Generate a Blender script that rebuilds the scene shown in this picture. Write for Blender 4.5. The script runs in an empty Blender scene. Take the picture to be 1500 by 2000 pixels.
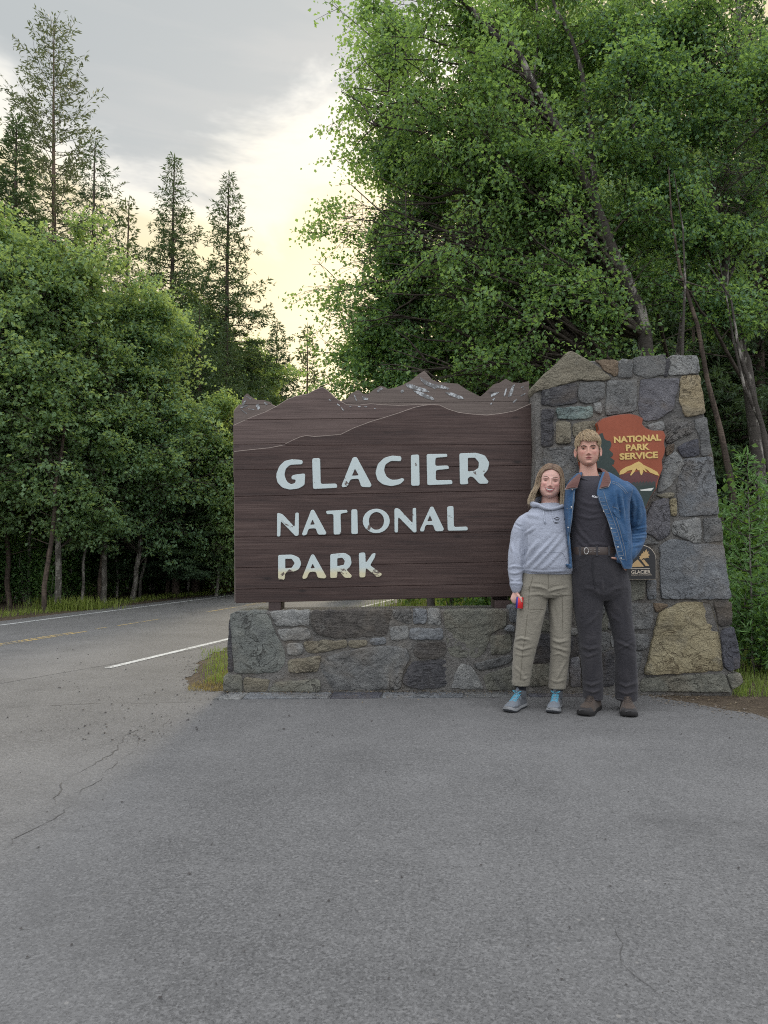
import bpy, bmesh, math, random
import numpy as np
from mathutils import Vector, Matrix, noise as mnoise
rad = math.radians
SC = bpy.context.scene
COL = SC.collection
# ------------------------------------------------------------------ camera
F_PX, CX, CY, HORIZ, CAMH = 1387.0, 750.0, 1000.0, 1066.0, 1.10
PITCH = math.atan((HORIZ - CY) / F_PX)
cd = bpy.data.cameras.new('camera'); cam = bpy.data.objects.new('camera', cd); COL.objects.link(cam)
cam.location = (0, 0, CAMH); cam.rotation_euler = (math.pi/2 + PITCH, 0, 0)
cd.sensor_width = 36; cd.lens = F_PX/2000*36; cd.clip_start = 0.05; cd.clip_end = 2000
SC.camera = cam
# ------------------------------------------------------------------ light
SUN_AZ, SUN_EL = rad(5.0), rad(21.0)          # azimuth to the right of +Y
SC.view_settings.view_transform = 'Standard'
try: SC.view_settings.look = 'None'
except Exception: pass
SC.view_settings.gamma = 1; SC.view_settings.use_curve_mapping = False
SC.view_settings.exposure = 1.05
SC.render.engine = 'CYCLES'
SC.cycles.use_denoising = False
SC.cycles.filter_width = 1.1
SC.cycles.max_bounces = 10; SC.cycles.diffuse_bounces = 7; SC.cycles.transmission_bounces = 7; SC.cycles.glossy_bounces = 2
SC.cycles.sample_clamp_indirect = 6
SUN_DIR = Vector((math.sin(SUN_AZ)*math.cos(SUN_EL), math.cos(SUN_AZ)*math.cos(SUN_EL), math.sin(SUN_EL)))
sd = bpy.data.lights.new('sun', 'SUN'); sun = bpy.data.objects.new('sun', sd); COL.objects.link(sun)
sd.energy = 1.5; sd.angle = rad(10.0); sd.color = (1.0, .86, .62)
sun.rotation_euler = (-SUN_DIR).to_track_quat('-Z', 'Y').to_euler(); sun.location = (0, 0, 40)

class NT:
    """tiny node-tree writer"""
    def __init__(s, tree): s.t = tree; tree.nodes.clear()
    def n(s, typ, ins=None, **kw):
        nd = s.t.nodes.new(typ)
        for k, v in kw.items(): setattr(nd, k, v)
        for k, v in (ins or {}).items():
            sock = nd.inputs[k]
            if hasattr(v, 'is_output'): s.t.links.new(v, sock)
            elif isinstance(v, bpy.types.Node): s.t.links.new(v.outputs[0], sock)
            else: sock.default_value = v
        return nd
    def math(s, op, a, b=0.0, c=0.0, clamp=False):
        nd = s.n('ShaderNodeMath', {0: a, 1: b, 2: c}, operation=op); nd.use_clamp = clamp
        return nd.outputs[0]
    def mix(s, f, a, b, mode='MIX'):
        nd = s.n('ShaderNodeMix', data_type='RGBA', blend_type=mode)
        for k, v in ((0, f), (6, a), (7, b)):
            if hasattr(v, 'is_output'): s.t.links.new(v, nd.inputs[k])
            else: nd.inputs[k].default_value = (*v, 1) if isinstance(v, tuple) and len(v) == 3 else v
        return nd.outputs[2]
    def noise(s, vec, scale, detail=4, rough=.55, dist=0.0, out=0):
        return s.n('ShaderNodeTexNoise', {'Vector': vec, 'Scale': scale, 'Detail': detail, 'Roughness': rough, 'Distortion': dist}).outputs[out]
    def map(s, v, a, b, c=0.0, d=1.0, smooth=False):
        nd = s.n('ShaderNodeMapRange', {0: v, 1: a, 2: b, 3: c, 4: d})
        if smooth: nd.interpolation_type = 'SMOOTHSTEP'
        return nd.outputs[0]
    def ramp(s, f, stops):
        nd = s.n('ShaderNodeValToRGB', {0: f}); e = nd.color_ramp.elements
        while len(e) < len(stops): e.new(.5)
        for el, (p, c) in zip(e, stops): el.position = p; el.color = (*c, 1)
        return nd.outputs[0]
    def mapping(s, vec, scale=(1, 1, 1), rot=(0, 0, 0)):
        return s.n('ShaderNodeMapping', {'Vector': vec, 'Scale': scale, 'Rotation': rot}).outputs[0]

W = bpy.data.worlds.new('World'); SC.world = W; W.use_nodes = True
def build_world():
    t = NT(W.node_tree)
    sky = t.n('ShaderNodeTexSky', sky_type='NISHITA', sun_disc=False, sun_elevation=SUN_EL, sun_rotation=SUN_AZ, air_density=1.0, dust_density=2.0, ozone_density=1.0)
    d = t.n('ShaderNodeTexCoord').outputs['Generated']
    dn = t.n('ShaderNodeVectorMath', {0: d}, operation='NORMALIZE').outputs[0]
    def dot(v):
        return t.n('ShaderNodeVectorMath', {0: dn, 1: tuple(Vector(v).normalized())}, operation='DOT_PRODUCT').outputs['Value']
    # thin even cloud veil over the whole sky, a grey cloud bank ahead on the left, warm glow round the sun behind it
    sx = t.n('ShaderNodeSeparateXYZ', {0: dn})
    wv = t.mapping(dn, (1.0, 1.0, 2.6))
    n1 = t.noise(wv, 2.2, 6, .55, .3); n2 = t.noise(wv, 5.0, 5, .6, .6)
    veil = t.mix(t.map(n1, .3, .7), (12.5, 12.9, 13.6), (14.2, 14.5, 15.0))
    # overcast skies are about three times as bright overhead as at the horizon
    el = t.math('MAXIMUM', sx.outputs[2], 0.0)
    veil = t.mix(1.0, veil, t.n('ShaderNodeCombineColor', {0: t.math('MULTIPLY_ADD', el, .58, .42), 1: t.math('MULTIPLY_ADD', el, .58, .42), 2: t.math('MULTIPLY_ADD', el, .58, .42)}).outputs[0], 'MULTIPLY')
    # glow
    g = dot((-0.06, 1, .30))
    gw = t.math('ADD', g, t.math('MULTIPLY', t.math('SUBTRACT', n2, .5), .05))
    glow = t.map(gw, .60, .82, 0, 1, True)
    glow2 = t.map(gw, .95, 1.0, 0, 1, True)
    # grey bank
    b = dot((-0.28, 1, 1.0)); n3 = t.noise(wv, 3.1, 6, .6, .4)
    bw = t.math('ADD', b, t.math('MULTIPLY', t.math('SUBTRACT', n3, .5), .09))
    bank = t.map(bw, .925, .965, 0, 1, True)
    c = t.mix(t.math('MULTIPLY', bank, .95), veil, (1.95, 2.15, 2.25))
    c = t.mix(t.math('MULTIPLY', glow, t.math('SUBTRACT', 1.0, t.math('MULTIPLY', bank, .92))), c, (4.65, 4.0, 2.5))
    c = t.mix(t.math('MULTIPLY', t.math('MULTIPLY', glow2, .85), t.math('SUBTRACT', 1.0, t.math('MULTIPLY', bank, .8))), c, (5.3, 4.5, 2.65))
    st = t.noise(t.mapping(dn, (1.0, 1.0, 9.0)), 3.0, 4, .5, .5)
    c = t.mix(t.math('MULTIPLY', t.map(st, .5, .68), .12), c, (4.6, 4.2, 3.8))
    c = t.mix(.93, sky.outputs[0], c)
    bg = t.n('ShaderNodeBackground', {'Color': c, 'Strength': 0.10})
    t.n('ShaderNodeOutputWorld', {'Surface': bg.outputs[0]})
build_world()

# ------------------------------------------------------------------ pixels -> places
_fw = Vector((0, math.cos(PITCH), math.sin(PITCH))); _up = Vector((0, -math.sin(PITCH), math.cos(PITCH)))
def ray(px, py): return _fw + Vector((1, 0, 0))*((px-CX)/F_PX) + _up*((CY-py)/F_PX)
def P(px, py, Y):
    d = ray(px, py); return d*(Y/d.y) + Vector((0, 0, CAMH))
def G(px, py, z=0.0):
    d = ray(px, py); return d*((z-CAMH)/d.z) + Vector((0, 0, CAMH))
# ------------------------------------------------------------------ mesh helpers
ORG = {}
def tag(o, label=None, cat=None, group=None, kind=None):
    for k, v in (('label', label), ('category', cat), ('group', group), ('kind', kind)):
        if v: o[k] = v
    return o
def root_of(o):
    while o.parent: o = o.parent
    return o
def link(name, me, mat=None, parent=None):
    o = bpy.data.objects.new(name, me); COL.objects.link(o)
    if mat is not None:
        for m in (mat if isinstance(mat, (list, tuple)) else [mat]): me.materials.append(m)
    if parent is not None: o.parent = parent
    return o
def raw_mesh(name, V, F, smooth=False, attrs=None, matidx=None):
    """F: int array (n,k) or list of index lists"""
    me = bpy.data.meshes.new(name)
    V = np.asarray(V, dtype=np.float32).reshape(-1, 3)
    me.vertices.add(len(V)); me.vertices.foreach_set('co', V.ravel())
    if isinstance(F, np.ndarray) and F.ndim == 2:
        n, k = F.shape; li = F.ravel(); tot = np.full(n, k)
    else:
        tot = np.array([len(f) for f in F], dtype=np.int32); li = np.array([i for f in F for i in f], dtype=np.int32); n = len(tot)
    st = np.zeros(n, dtype=np.int32); st[1:] = np.cumsum(tot)[:-1]
    me.loops.add(len(li)); me.polygons.add(n)
    me.loops.foreach_set('vertex_index', li.astype(np.int32))
    me.polygons.foreach_set('loop_start', st); me.polygons.foreach_set('loop_total', tot.astype(np.int32))
    me.polygons.foreach_set('use_smooth', np.full(n, bool(smooth)))
    if matidx is not None: me.polygons.foreach_set('material_index', np.asarray(matidx, dtype=np.int32))
    me.update(calc_edges=True)
    for k, (dom, typ, arr) in (attrs or {}).items():
        a = me.attributes.new(k, typ, dom)
        a.data.foreach_set('value' if typ == 'FLOAT' else ('color' if 'COLOR' in typ else 'vector'), np.asarray(arr, dtype=np.float32).ravel())
    return me
def empty(name, loc, label, cat, group=None):
    o = bpy.data.objects.new(name, None); COL.objects.link(o); o.location = loc
    o.empty_display_size = .1
    tag(o, label, cat, group); ORG[o.name] = Vector(loc); return o
def part(name, V, F, mat, parent=None, smooth=False, attrs=None, matidx=None, sharp=None, kind=None):
    """mesh in world coordinates, hung under parent (whose root sits at a known place)"""
    V = np.asarray(V, dtype=np.float64).reshape(-1, 3)
    if parent is not None:
        V = V - np.array(ORG.get(root_of(parent).name, Vector((0, 0, 0))))
    me = raw_mesh(name, V, F, smooth, attrs, matidx)
    if sharp is not None: me.set_sharp_from_angle(angle=rad(sharp))
    o = link(name, me, mat, parent)
    if kind: o['kind'] = kind
    return o
def bm_part(name, bm, mat, parent=None, smooth=False, sharp=None):
    me = bpy.data.meshes.new(name); bm.normal_update()
    if parent is not None:
        off = ORG.get(root_of(parent).name, Vector((0, 0, 0)))
        bmesh.ops.translate(bm, verts=bm.verts, vec=-off)
    bm.to_mesh(me); bm.free()
    if smooth: me.polygons.foreach_set('use_smooth', np.full(len(me.polygons), True))
    if sharp is not None: me.set_sharp_from_angle(angle=rad(sharp))
    return link(name, me, mat, parent)
def box_bm(bm, lo, hi, bevel=0.0):
    r = bmesh.ops.create_cube(bm, size=1)
    for v in r['verts']:
        v.co = Vector([(l+h)/2 + c*(h-l) for c, l, h in zip(v.co, lo, hi)])
    if bevel:
        es = list({e for v in r['verts'] for e in v.link_edges})
        bmesh.ops.bevel(bm, geom=es, offset=bevel, segments=2, affect='EDGES', profile=.5)
def ngon_prism(bm, pts, y0, y1, bevel=0.0, seg=1, front_mat=0, bevel_mat=0):
    """pts: world (x,z) outline; extruded from y1 (back) to y0 (front, towards camera)"""
    vs = [bm.verts.new((x, y0, z)) for x, z in pts]
    f = bm.faces.new(vs)
    if f.calc_center_median() is not None:
        f.normal_update()
        if f.normal.y > 0: f.normal_flip()
    r = bmesh.ops.extrude_face_region(bm, geom=[f])
    nv = [g for g in r['geom'] if isinstance(g, bmesh.types.BMVert)]
    # the new region becomes the back
    for v in nv: v.co.y = y1
    nf = [g for g in r['geom'] if isinstance(g, bmesh.types.BMFace)]
    bmesh.ops.recalc_face_normals(bm, faces=bm.faces[:])
    if bevel:
        fr = [e for e in bm.edges if abs(e.verts[0].co.y-y0) < 1e-6 and abs(e.verts[1].co.y-y0) < 1e-6]
        res = bmesh.ops.bevel(bm, geom=fr, offset=bevel, segments=seg, affect='EDGES', profile=.5, clamp_overlap=True)
        for ff in res['faces']: ff.material_index = bevel_mat
def curve_mesh(polys, depth, bevel=0.0, res=1):
    """2D filled shape with holes -> mesh data in XY, extruded +-depth along Z"""
    cu = bpy.data.curves.new('tmp', 'CURVE'); cu.dimensions = '2D'; cu.fill_mode = 'BOTH'
    cu.extrude = max(depth - bevel, 0); cu.bevel_depth = bevel; cu.bevel_resolution = res; cu.offset = -bevel
    for pl in polys:
        s = cu.splines.new('POLY'); s.points.add(len(pl)-1); s.use_cyclic_u = True
        for p, (x, y) in zip(s.points, pl): p.co = (x, y, 0, 1)
    o = bpy.data.objects.new('tmp', cu); COL.objects.link(o)
    me = bpy.data.meshes.new_from_object(o.evaluated_get(bpy.context.evaluated_depsgraph_get()))
    bpy.data.objects.remove(o); bpy.data.curves.remove(cu)
    return me
def text_mesh(body, height, depth, bold=0.0, width=None):
    cu = bpy.data.curves.new('tmp', 'FONT'); cu.body = body; cu.size = height/.73; cu.extrude = depth; cu.offset = bold
    cu.align_x = 'LEFT'; cu.resolution_u = 3
    o = bpy.data.objects.new('tmp', cu); COL.objects.link(o)
    me = bpy.data.meshes.new_from_object(o.evaluated_get(bpy.context.evaluated_depsgraph_get()))
    bpy.data.objects.remove(o); bpy.data.curves.remove(cu)
    n = len(me.vertices); a = np.zeros(n*3, dtype=np.float32); me.vertices.foreach_get('co', a); a = a.reshape(-1, 3)
    a[:, 0] -= a[:, 0].min(); w0 = a[:, 0].max()
    if width: a[:, 0] *= width/w0
    me.vertices.foreach_set('co', a.ravel()); me.update()
    return me
def put(me, name, mat, parent, origin, ux, uz, uy=Vector((0, 1, 0))):
    """place a flat XY mesh: x->ux, y->uz, z-> -uy (towards camera)"""
    n = len(me.vertices); a = np.zeros(n*3, dtype=np.float32); me.vertices.foreach_get('co', a); a = a.reshape(-1, 3)
    off = ORG.get(root_of(parent).name, Vector((0, 0, 0))) if parent else Vector((0, 0, 0))
    V = np.array(origin - off)[None] + a[:, :1]*np.array(ux) + a[:, 1:2]*np.array(uz) - a[:, 2:3]*np.array(uy)
    me.vertices.foreach_set('co', V.astype(np.float32).ravel()); me.update(); me.name = name
    me.materials.clear()
    return link(name, me, mat, parent)
def round_poly(pts, r, n=3):
    """fillet the corners of a closed polygon"""
    out = []; N = len(pts)
    for i in range(N):
        a, b, c = Vector(pts[i-1]), Vector(pts[i]), Vector(pts[(i+1) % N])
        la, lc = (a-b).length, (c-b).length
        k = min(r, la*.45, lc*.45)
        p, q = b+(a-b)*(k/max(la, 1e-9)), b+(c-b)*(k/max(lc, 1e-9))
        for j in range(n+1):
            t = j/n; out.append(tuple(p*(1-t)**2 + b*2*t*(1-t) + q*t*t))
    return out
# smooth vector noise for numpy: sum of random sinusoids
def snoise(p, scale, seed=0, octaves=3):
    rs = np.random.RandomState(seed); out = np.zeros(len(p)); amp = 1.0; tot = 0
    for o in range(octaves):
        for k in range(5):
            d = rs.normal(size=3); d /= np.linalg.norm(d); d *= rs.uniform(.6, 1.4)
            out += amp*np.sin(p @ d*scale*(1.9**o) + rs.uniform(0, 6.28)); tot += amp*.7
        amp *= .55
    return out/tot

# ------------------------------------------------------------------ materials
def mat(name, fn):
    m = bpy.data.materials.new(name); m.use_nodes = True
    t = NT(m.node_tree); sh = fn(t)
    out = t.n('ShaderNodeOutputMaterial', {'Surface': sh})
    return m
def bsdf(t, col, rough=.8, bump=None, strength=.3, dist=.01, metal=0.0, spec=.3, extra=None):
    nd = t.n('ShaderNodeBsdfPrincipled', {'Roughness': rough, 'Metallic': metal, 'Specular IOR Level': spec})
    if hasattr(col, 'is_output'): t.t.links.new(col, nd.inputs['Base Color'])
    else: nd.inputs['Base Color'].default_value = (*col, 1)
    if bump is not None:
        b = t.n('ShaderNodeBump', {'Height': bump, 'Strength': strength, 'Distance': dist})
        t.t.links.new(b.outputs[0], nd.inputs['Normal'])
    for k, v in (extra or {}).items():
        if hasattr(v, 'is_output'): t.t.links.new(v, nd.inputs[k])
        else: nd.inputs[k].default_value = v
    return nd.outputs[0]
def pos(t): return t.n('ShaderNodeNewGeometry').outputs['Position']
def plain(name, col, rough=.7, metal=0.0, spec=.3, var=.12, scale=40):
    def fn(t):
        n = t.noise(t.n('ShaderNodeTexCoord').outputs['Object'], scale, 3)
        c = t.mix(n, tuple(x*(1-var) for x in col), tuple(min(1, x*(1+var)) for x in col))
        return bsdf(t, c, rough, n, .12, .004, metal, spec)
    return mat(name, fn)

def m_asphalt(name, c0, c1, worn=0.0):
    def fn(t):
        p = pos(t)
        big = t.noise(p, .35, 4, .6); mid = t.noise(p, 2.3, 4, .6); st = t.noise(t.mapping(p, (.25, 1.6, 1), (0, 0, rad(-18))), .9, 4, .6)
        base = t.mix(t.map(t.math('ADD', t.math('MULTIPLY', big, .5), t.math('MULTIPLY', mid, .5)), .36, .62), c0, c1)
        base = t.mix(t.math('MULTIPLY', t.map(st, .45, .7), .22+worn), base, tuple(x*1.35 for x in c1))
        v = t.n('ShaderNodeTexVoronoi', {'Vector': p, 'Scale': 140.0, 'Randomness': 1.0})
        agg = t.map(t.n('ShaderNodeSeparateColor', {0: v.outputs['Color']}).outputs[0], 0, 1)
        fine = t.noise(p, 260, 2, .6); grit = t.noise(p, 125, 3, .75)
        base = t.mix(t.math('MULTIPLY', t.map(agg, .5, 1.0), .42), base, tuple(x*1.7 for x in c1))
        base = t.mix(t.math('MULTIPLY', t.map(grit, .52, .36), .6), base, tuple(x*.33 for x in c0))
        v2 = t.n('ShaderNodeTexVoronoi', {'Vector': p, 'Scale': 42.0, 'Randomness': 1.0})
        sp = t.n('ShaderNodeSeparateColor', {0: v2.outputs['Color']}).outputs
        dotm = t.math('MULTIPLY', t.map(v2.outputs['Distance'], .30, .18), t.math('GREATER_THAN', sp[0], .975))
        base = t.mix(t.math('MULTIPLY', dotm, .6), base, t.mix(sp[1], (.05, .046, .043), (.26, .25, .235)))
        # oil and damp patches
        pt = t.noise(p, 1.15, 5, .65, .3)
        base = t.mix(t.math('MULTIPLY', t.map(pt, .56, .72), .42), base, tuple(x*.45 for x in c0))
        sm = t.noise(t.mapping(p, (1.0, 3.2, 1), (0, 0, rad(12))), 3.4, 5, .7, .6)
        base = t.mix(t.math('MULTIPLY', t.map(sm, .60, .70), .30), base, tuple(x*.5 for x in c0))
        lt = t.noise(t.mapping(p, (.8, .35, 1), (0, 0, rad(8))), .8, 4, .6)
        base = t.mix(t.math('MULTIPLY', t.map(lt, .5, .68), .30), base, tuple(x*1.35 for x in c1))
        hair = t.math('ABSOLUTE', t.math('SUBTRACT', t.noise(p, 1.3, 7, .7, .9), .5)); hg = t.map(t.noise(p, .55, 2), .54, .62)
        base = t.mix(t.math('MULTIPLY', t.math('MULTIPLY', t.map(hair, .0, .006, 1, 0), hg), .45), base, tuple(x*.35 for x in c0))
        h = t.math('ADD', t.math('MULTIPLY', v.outputs['Distance'], .8), t.math('ADD', fine, t.math('MULTIPLY', grit, 1.6)))
        return bsdf(t, base, .9, h, .5, .004, 0, .2)
    return mat(name, fn)
def m_ground():
    def fn(t):
        p = pos(t)
        a = t.noise(p, 1.1, 6, .65); b = t.noise(p, 16, 5, .7); c = t.noise(p, 90, 3, .7)
        base = t.ramp(t.math('ADD', t.math('MULTIPLY', a, .5), t.math('MULTIPLY', b, .5)), [(.3, (.032, .026, .02)), (.48, (.075, .058, .042)), (.62, (.11, .088, .062)), (.8, (.07, .068, .035))])
        base = t.mix(t.math('MULTIPLY', t.map(c, .55, .7), .5), base, (.20, .16, .11))
        return bsdf(t, base, .95, t.math('ADD', b, c), .8, .02, 0, .1)
    return mat('soil', fn)
def m_paint(name, col, wear):
    def fn(t):
        p = pos(t)
        n = t.noise(p, 38, 5, .75); n2 = t.noise(p, 3, 3)
        f = t.map(t.math('ADD', n, t.math('MULTIPLY', n2, .35)), wear, wear+.1)
        c = t.mix(f, col, (.13, .13, .13))
        return bsdf(t, c, .8, n, .3, .003)
    return mat(name, fn)
def m_stone(name, c0, c1, c2, vein=(.03, .026, .024), veiny=.32, lay=0.0, scale=1.0, rot=0.0):
    def fn(t):
        p = t.mapping(pos(t), (1, 1, 1), (0, rot, 0))
        a = t.noise(p, 4.5*scale, 6, .62, .6); b = t.noise(p, 17*scale, 6, .7, .4); f = t.noise(p, 95, 5, .72)
        m = t.math('ADD', t.math('MULTIPLY', a, .55), t.math('MULTIPLY', b, .45))
        base = t.ramp(m, [(.34, c0), (.50, c1), (.68, c2)])
        base = t.mix(t.math('MULTIPLY', t.map(f, .42, .66), .24), base, tuple(min(1, x*1.7+.02) for x in c2))
        base = t.mix(t.math('MULTIPLY', t.map(f, .46, .3), .36), base, tuple(x*.4 for x in c0))
        sn = t.noise(p, 2.4, 4, .6, .8); base = t.mix(t.math('MULTIPLY', t.map(sn, .52, .68), .35), base, (.20, .155, .105)); base = t.mix(t.math('MULTIPLY', t.map(sn, .46, .34), .35), base, (.085, .088, .095))
        # lichen and mineral stains
        l = t.noise(p, 9, 5, .7, .8)
        base = t.mix(t.math('MULTIPLY', t.map(l, .62, .72), .30), base, (.42, .44, .42))
        # cracks: creases of a distorted noise
        w = t.noise(t.mapping(p, (1, 1, 1+2.4*lay)), 5.2*scale, 5, .62, 1.1)
        cr = t.map(t.math('ABSOLUTE', t.math('SUBTRACT', w, .5)), 0, .016, 1, 0)
        gate = t.map(t.noise(p, 2.6, 2), .45, .6)
        crm = t.math('MULTIPLY', t.math('MULTIPLY', cr, gate), veiny*2.2, clamp=True)
        base = t.mix(crm, base, vein)
        ly = t.noise(t.mapping(p, (2.0, 2.0, 2.0+26*lay)), 3.2, 6, .7, .4)
        h = t.math('ADD', t.math('ADD', t.math('MULTIPLY', b, 1.4), t.math('MULTIPLY', f, .45)), t.math('SUBTRACT', t.math('MULTIPLY', ly, 1.2), t.math('MULTIPLY', crm, .5)))
        return bsdf(t, base, .86, h, 1.0, .04, 0, .22)
    return mat(name, fn)
def m_wood(name, dark, mid, light, edge=None):
    def fn(t):
        oi = t.n('ShaderNodeObjectInfo').outputs['Random']
        p = pos(t)
        sh = t.n('ShaderNodeVectorMath', {0: p, 1: t.n('ShaderNodeCombineXYZ', {0: t.math('MULTIPLY', oi, 17.0), 1: 0.0, 2: t.math('MULTIPLY', oi, 3.1)})}, operation='ADD').outputs[0]
        g1 = t.noise(t.mapping(sh, (1.1, 1, 42)), 1.5, 6, .68, .35); g2 = t.noise(t.mapping(sh, (2.2, 1, 190)), 1.6, 4, .7)
        bl = t.noise(t.mapping(sh, (.7, 1, 3.0)), 1.4, 4, .6, .3)
        m = t.math('ADD', t.math('MULTIPLY', g1, .55), t.math('ADD', t.math('MULTIPLY', g2, .2), t.math('MULTIPLY', bl, .3)))
        c = t.ramp(m, [(.36, dark), (.52, mid), (.70, light)])
        c = t.mix(t.math('MULTIPLY', oi, .35), c, tuple(x*.62 for x in mid))
        ck = t.map(g1, .36, .30); c = t.mix(t.math('MULTIPLY', ck, .7), c, tuple(x*.35 for x in dark))
        # knots
        v = t.n('ShaderNodeTexVoronoi', {'Vector': t.mapping(sh, (2.3, 1, 6.5)), 'Scale': 1.0})
        kn = t.math('MULTIPLY', t.map(v.outputs['Distance'], .11, .03), .75)
        c = t.mix(kn, c, tuple(x*.3 for x in dark))
        return bsdf(t, c, .62, t.math('ADD', g1, t.math('MULTIPLY', g2, .6)), .5, .006, 0, .35)
    return mat(name, fn)
# ------------------------------------------------------------------ ground, road, markings
M_SOIL = m_ground()
M_ASPH = m_asphalt('asphalt_pullout', (.092, .091, .0905), (.128, .1265, .1255))
M_ROAD = m_asphalt('asphalt_road', (.094, .093, .092), (.132, .130, .129), .1)
M_WHITE = m_paint('road_paint_white', (.42, .43, .425), .68)
M_YEL = m_paint('road_paint_yellow', (.40, .29, .11), .62)
def sheet(name, pts, z, m, kind='structure'):
    V = [(x, y, z) for x, y in pts]
    o = part(name, V, [list(range(len(V)))], m, None); o['kind'] = kind
    if o.data.polygons[0].normal.z < 0: o.data.flip_normals()
    return o
sheet('ground', [(-400, -60), (400, -60), (400, 900), (-400, 900)], 0.0, M_SOIL)
RD = Vector((math.sin(rad(18.1)), math.cos(rad(18.1)), 0)); RN = Vector((RD.y, -RD.x, 0))      # along the road; towards its right side
L_NEAR = G(210, 1306); L_FAR = G(0, 1222); L_YEL = G(0, 1260)
def along(p, s, off=0.0): q = p + RD*s + RN*off; return (q.x, q.y)
def strip(p, s0, s1, off, w): return [along(p, s0, off-w/2), along(p, s1, off-w/2), along(p, s1, off+w/2), along(p, s0, off+w/2)]
far_e = L_FAR; d_near = (L_NEAR-L_FAR).dot(RN)
g2 = lambda x, y: (G(x, y).x, G(x, y).y)
pav = [(-16, -8), (9, -8), (9, 3.0)] + [g2(1500, 1404), g2(1400, 1384), g2(1330, 1370), g2(1255, 1357)] + [(G(1140, 1352).x, 5.45), (G(450, 1352).x, 5.45)] + \
      [g2(412, 1352), g2(372, 1340), g2(362, 1328), g2(385, 1305), g2(415, 1278), g2(452, 1258)] + [along(L_NEAR, 4.6, .32), along(L_NEAR, 70, .32), along(L_FAR, 70, -.45), along(L_FAR, -14, -.45)]
def ragged(pts, i0, i1, amp, seed):
    """crumbling edge of the asphalt between two corners of its outline"""
    out = []
    for i, (a, b_) in enumerate(zip(pts, pts[1:]+pts[:1])):
        if not i0 <= i < i1: out.append(a); continue
        L = math.dist(a, b_); n = max(1, int(L/.04))
        for k in range(n):
            t_ = k/n; x, y = a[0]+(b_[0]-a[0])*t_, a[1]+(b_[1]-a[1])*t_
            w = amp*min(1, 4*t_, 4*(1-t_)+.2) if k else 0
            out.append((x+w*mnoise.noise(Vector((x*5, y*5, seed)))+w*.6*mnoise.noise(Vector((x*17, y*17, seed))), y+w*mnoise.noise(Vector((x*5, y*5, seed+7)))+w*.6*mnoise.noise(Vector((x*17, y*17, seed+3)))))
    return out
pav = ragged(pav, 10, 15, .11, 3.0); pav = ragged(pav, 2, 6, .10, 8.0)
sheet('pavement', pav, 0.004, M_ASPH)
sheet('road', [along(L_FAR, -16, -.30), along(L_FAR, 70, -.30), along(L_FAR, 70, d_near+.10), along(L_FAR, -1.2, d_near+.10), along(L_FAR, -6, d_near-.9), along(L_FAR, -16, d_near-1.6)], 0.0055, M_ROAD)
sheet('road_marking', strip(L_FAR, -12, 70, 0, .075), 0.0075, M_WHITE)
sheet('road_marking', strip(L_NEAR, 0, 70, 0, .075), 0.0075, M_WHITE)
for a, b, o in ((-8, 1.15, -.045), (-8, 1.3, .045), (1.55, 1.75, -.02), (1.95, 2.9, .0), (4.1, 70, .05), (5.6, 70, -.05)):
    sheet('road_marking', strip(L_YEL, a, b, o, .05), 0.0075, M_YEL)
# a faint tar line across the pull-out, cracks and loose grit
M_CRACK = plain('tar_in_crack', (.062, .06, .058), .9, var=.4, scale=30)
def crack(pts_px, w, seed):
    rs = random.Random(seed); V = []; F = []
    pts = [G(*p) for p in pts_px]; path = []
    for a, b in zip(pts, pts[1:]):
        n = max(2, int((b-a).length/.035))
        for i in range(n): path.append(a.lerp(b, i/n))
    off = 0
    for i, p in enumerate(path[:-1]):
        d = (path[i+1]-p).normalized(); s = Vector((-d.y, d.x, 0)); off += rs.uniform(-.022, .022); off *= .92
        gate = mnoise.noise(Vector((p.x*6, p.y*6, seed*5.0)))*1.6+(.9 if seed == 3 else .6); ww = w*max(.02, min(1.2, gate))*rs.uniform(.3, 1.2)*min(1, i/4, (len(path)-2-i)/4+.05)
        V += [tuple(p+s*(off-ww)+Vector((0, 0, .006))), tuple(p+s*(off+ww)+Vector((0, 0, .006)))]
    for i in range(len(V)//2-1): F.append([2*i, 2*i+1, 2*i+3, 2*i+2])
    o = part('pavement_crack', V, F, M_CRACK); o['kind'] = 'structure'
crack([(322, 1392), (255, 1440), (180, 1495), (120, 1530), (60, 1610), (0, 1650)], .0028, 1)
crack([(335, 1400), (270, 1450), (190, 1510), (135, 1545), (85, 1610), (0, 1695)], .0024, 2)
crack([(1208, 1815), (1232, 1865), (1250, 1910), (1290, 1955), (1325, 2005)], .0042, 3)
crack([(0, 1382), (160, 1378), (300, 1376), (420, 1371)], .0035, 4)
M_PEB = plain('dark_grit', (.05, .045, .043), .8, var=.5, scale=15)
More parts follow.
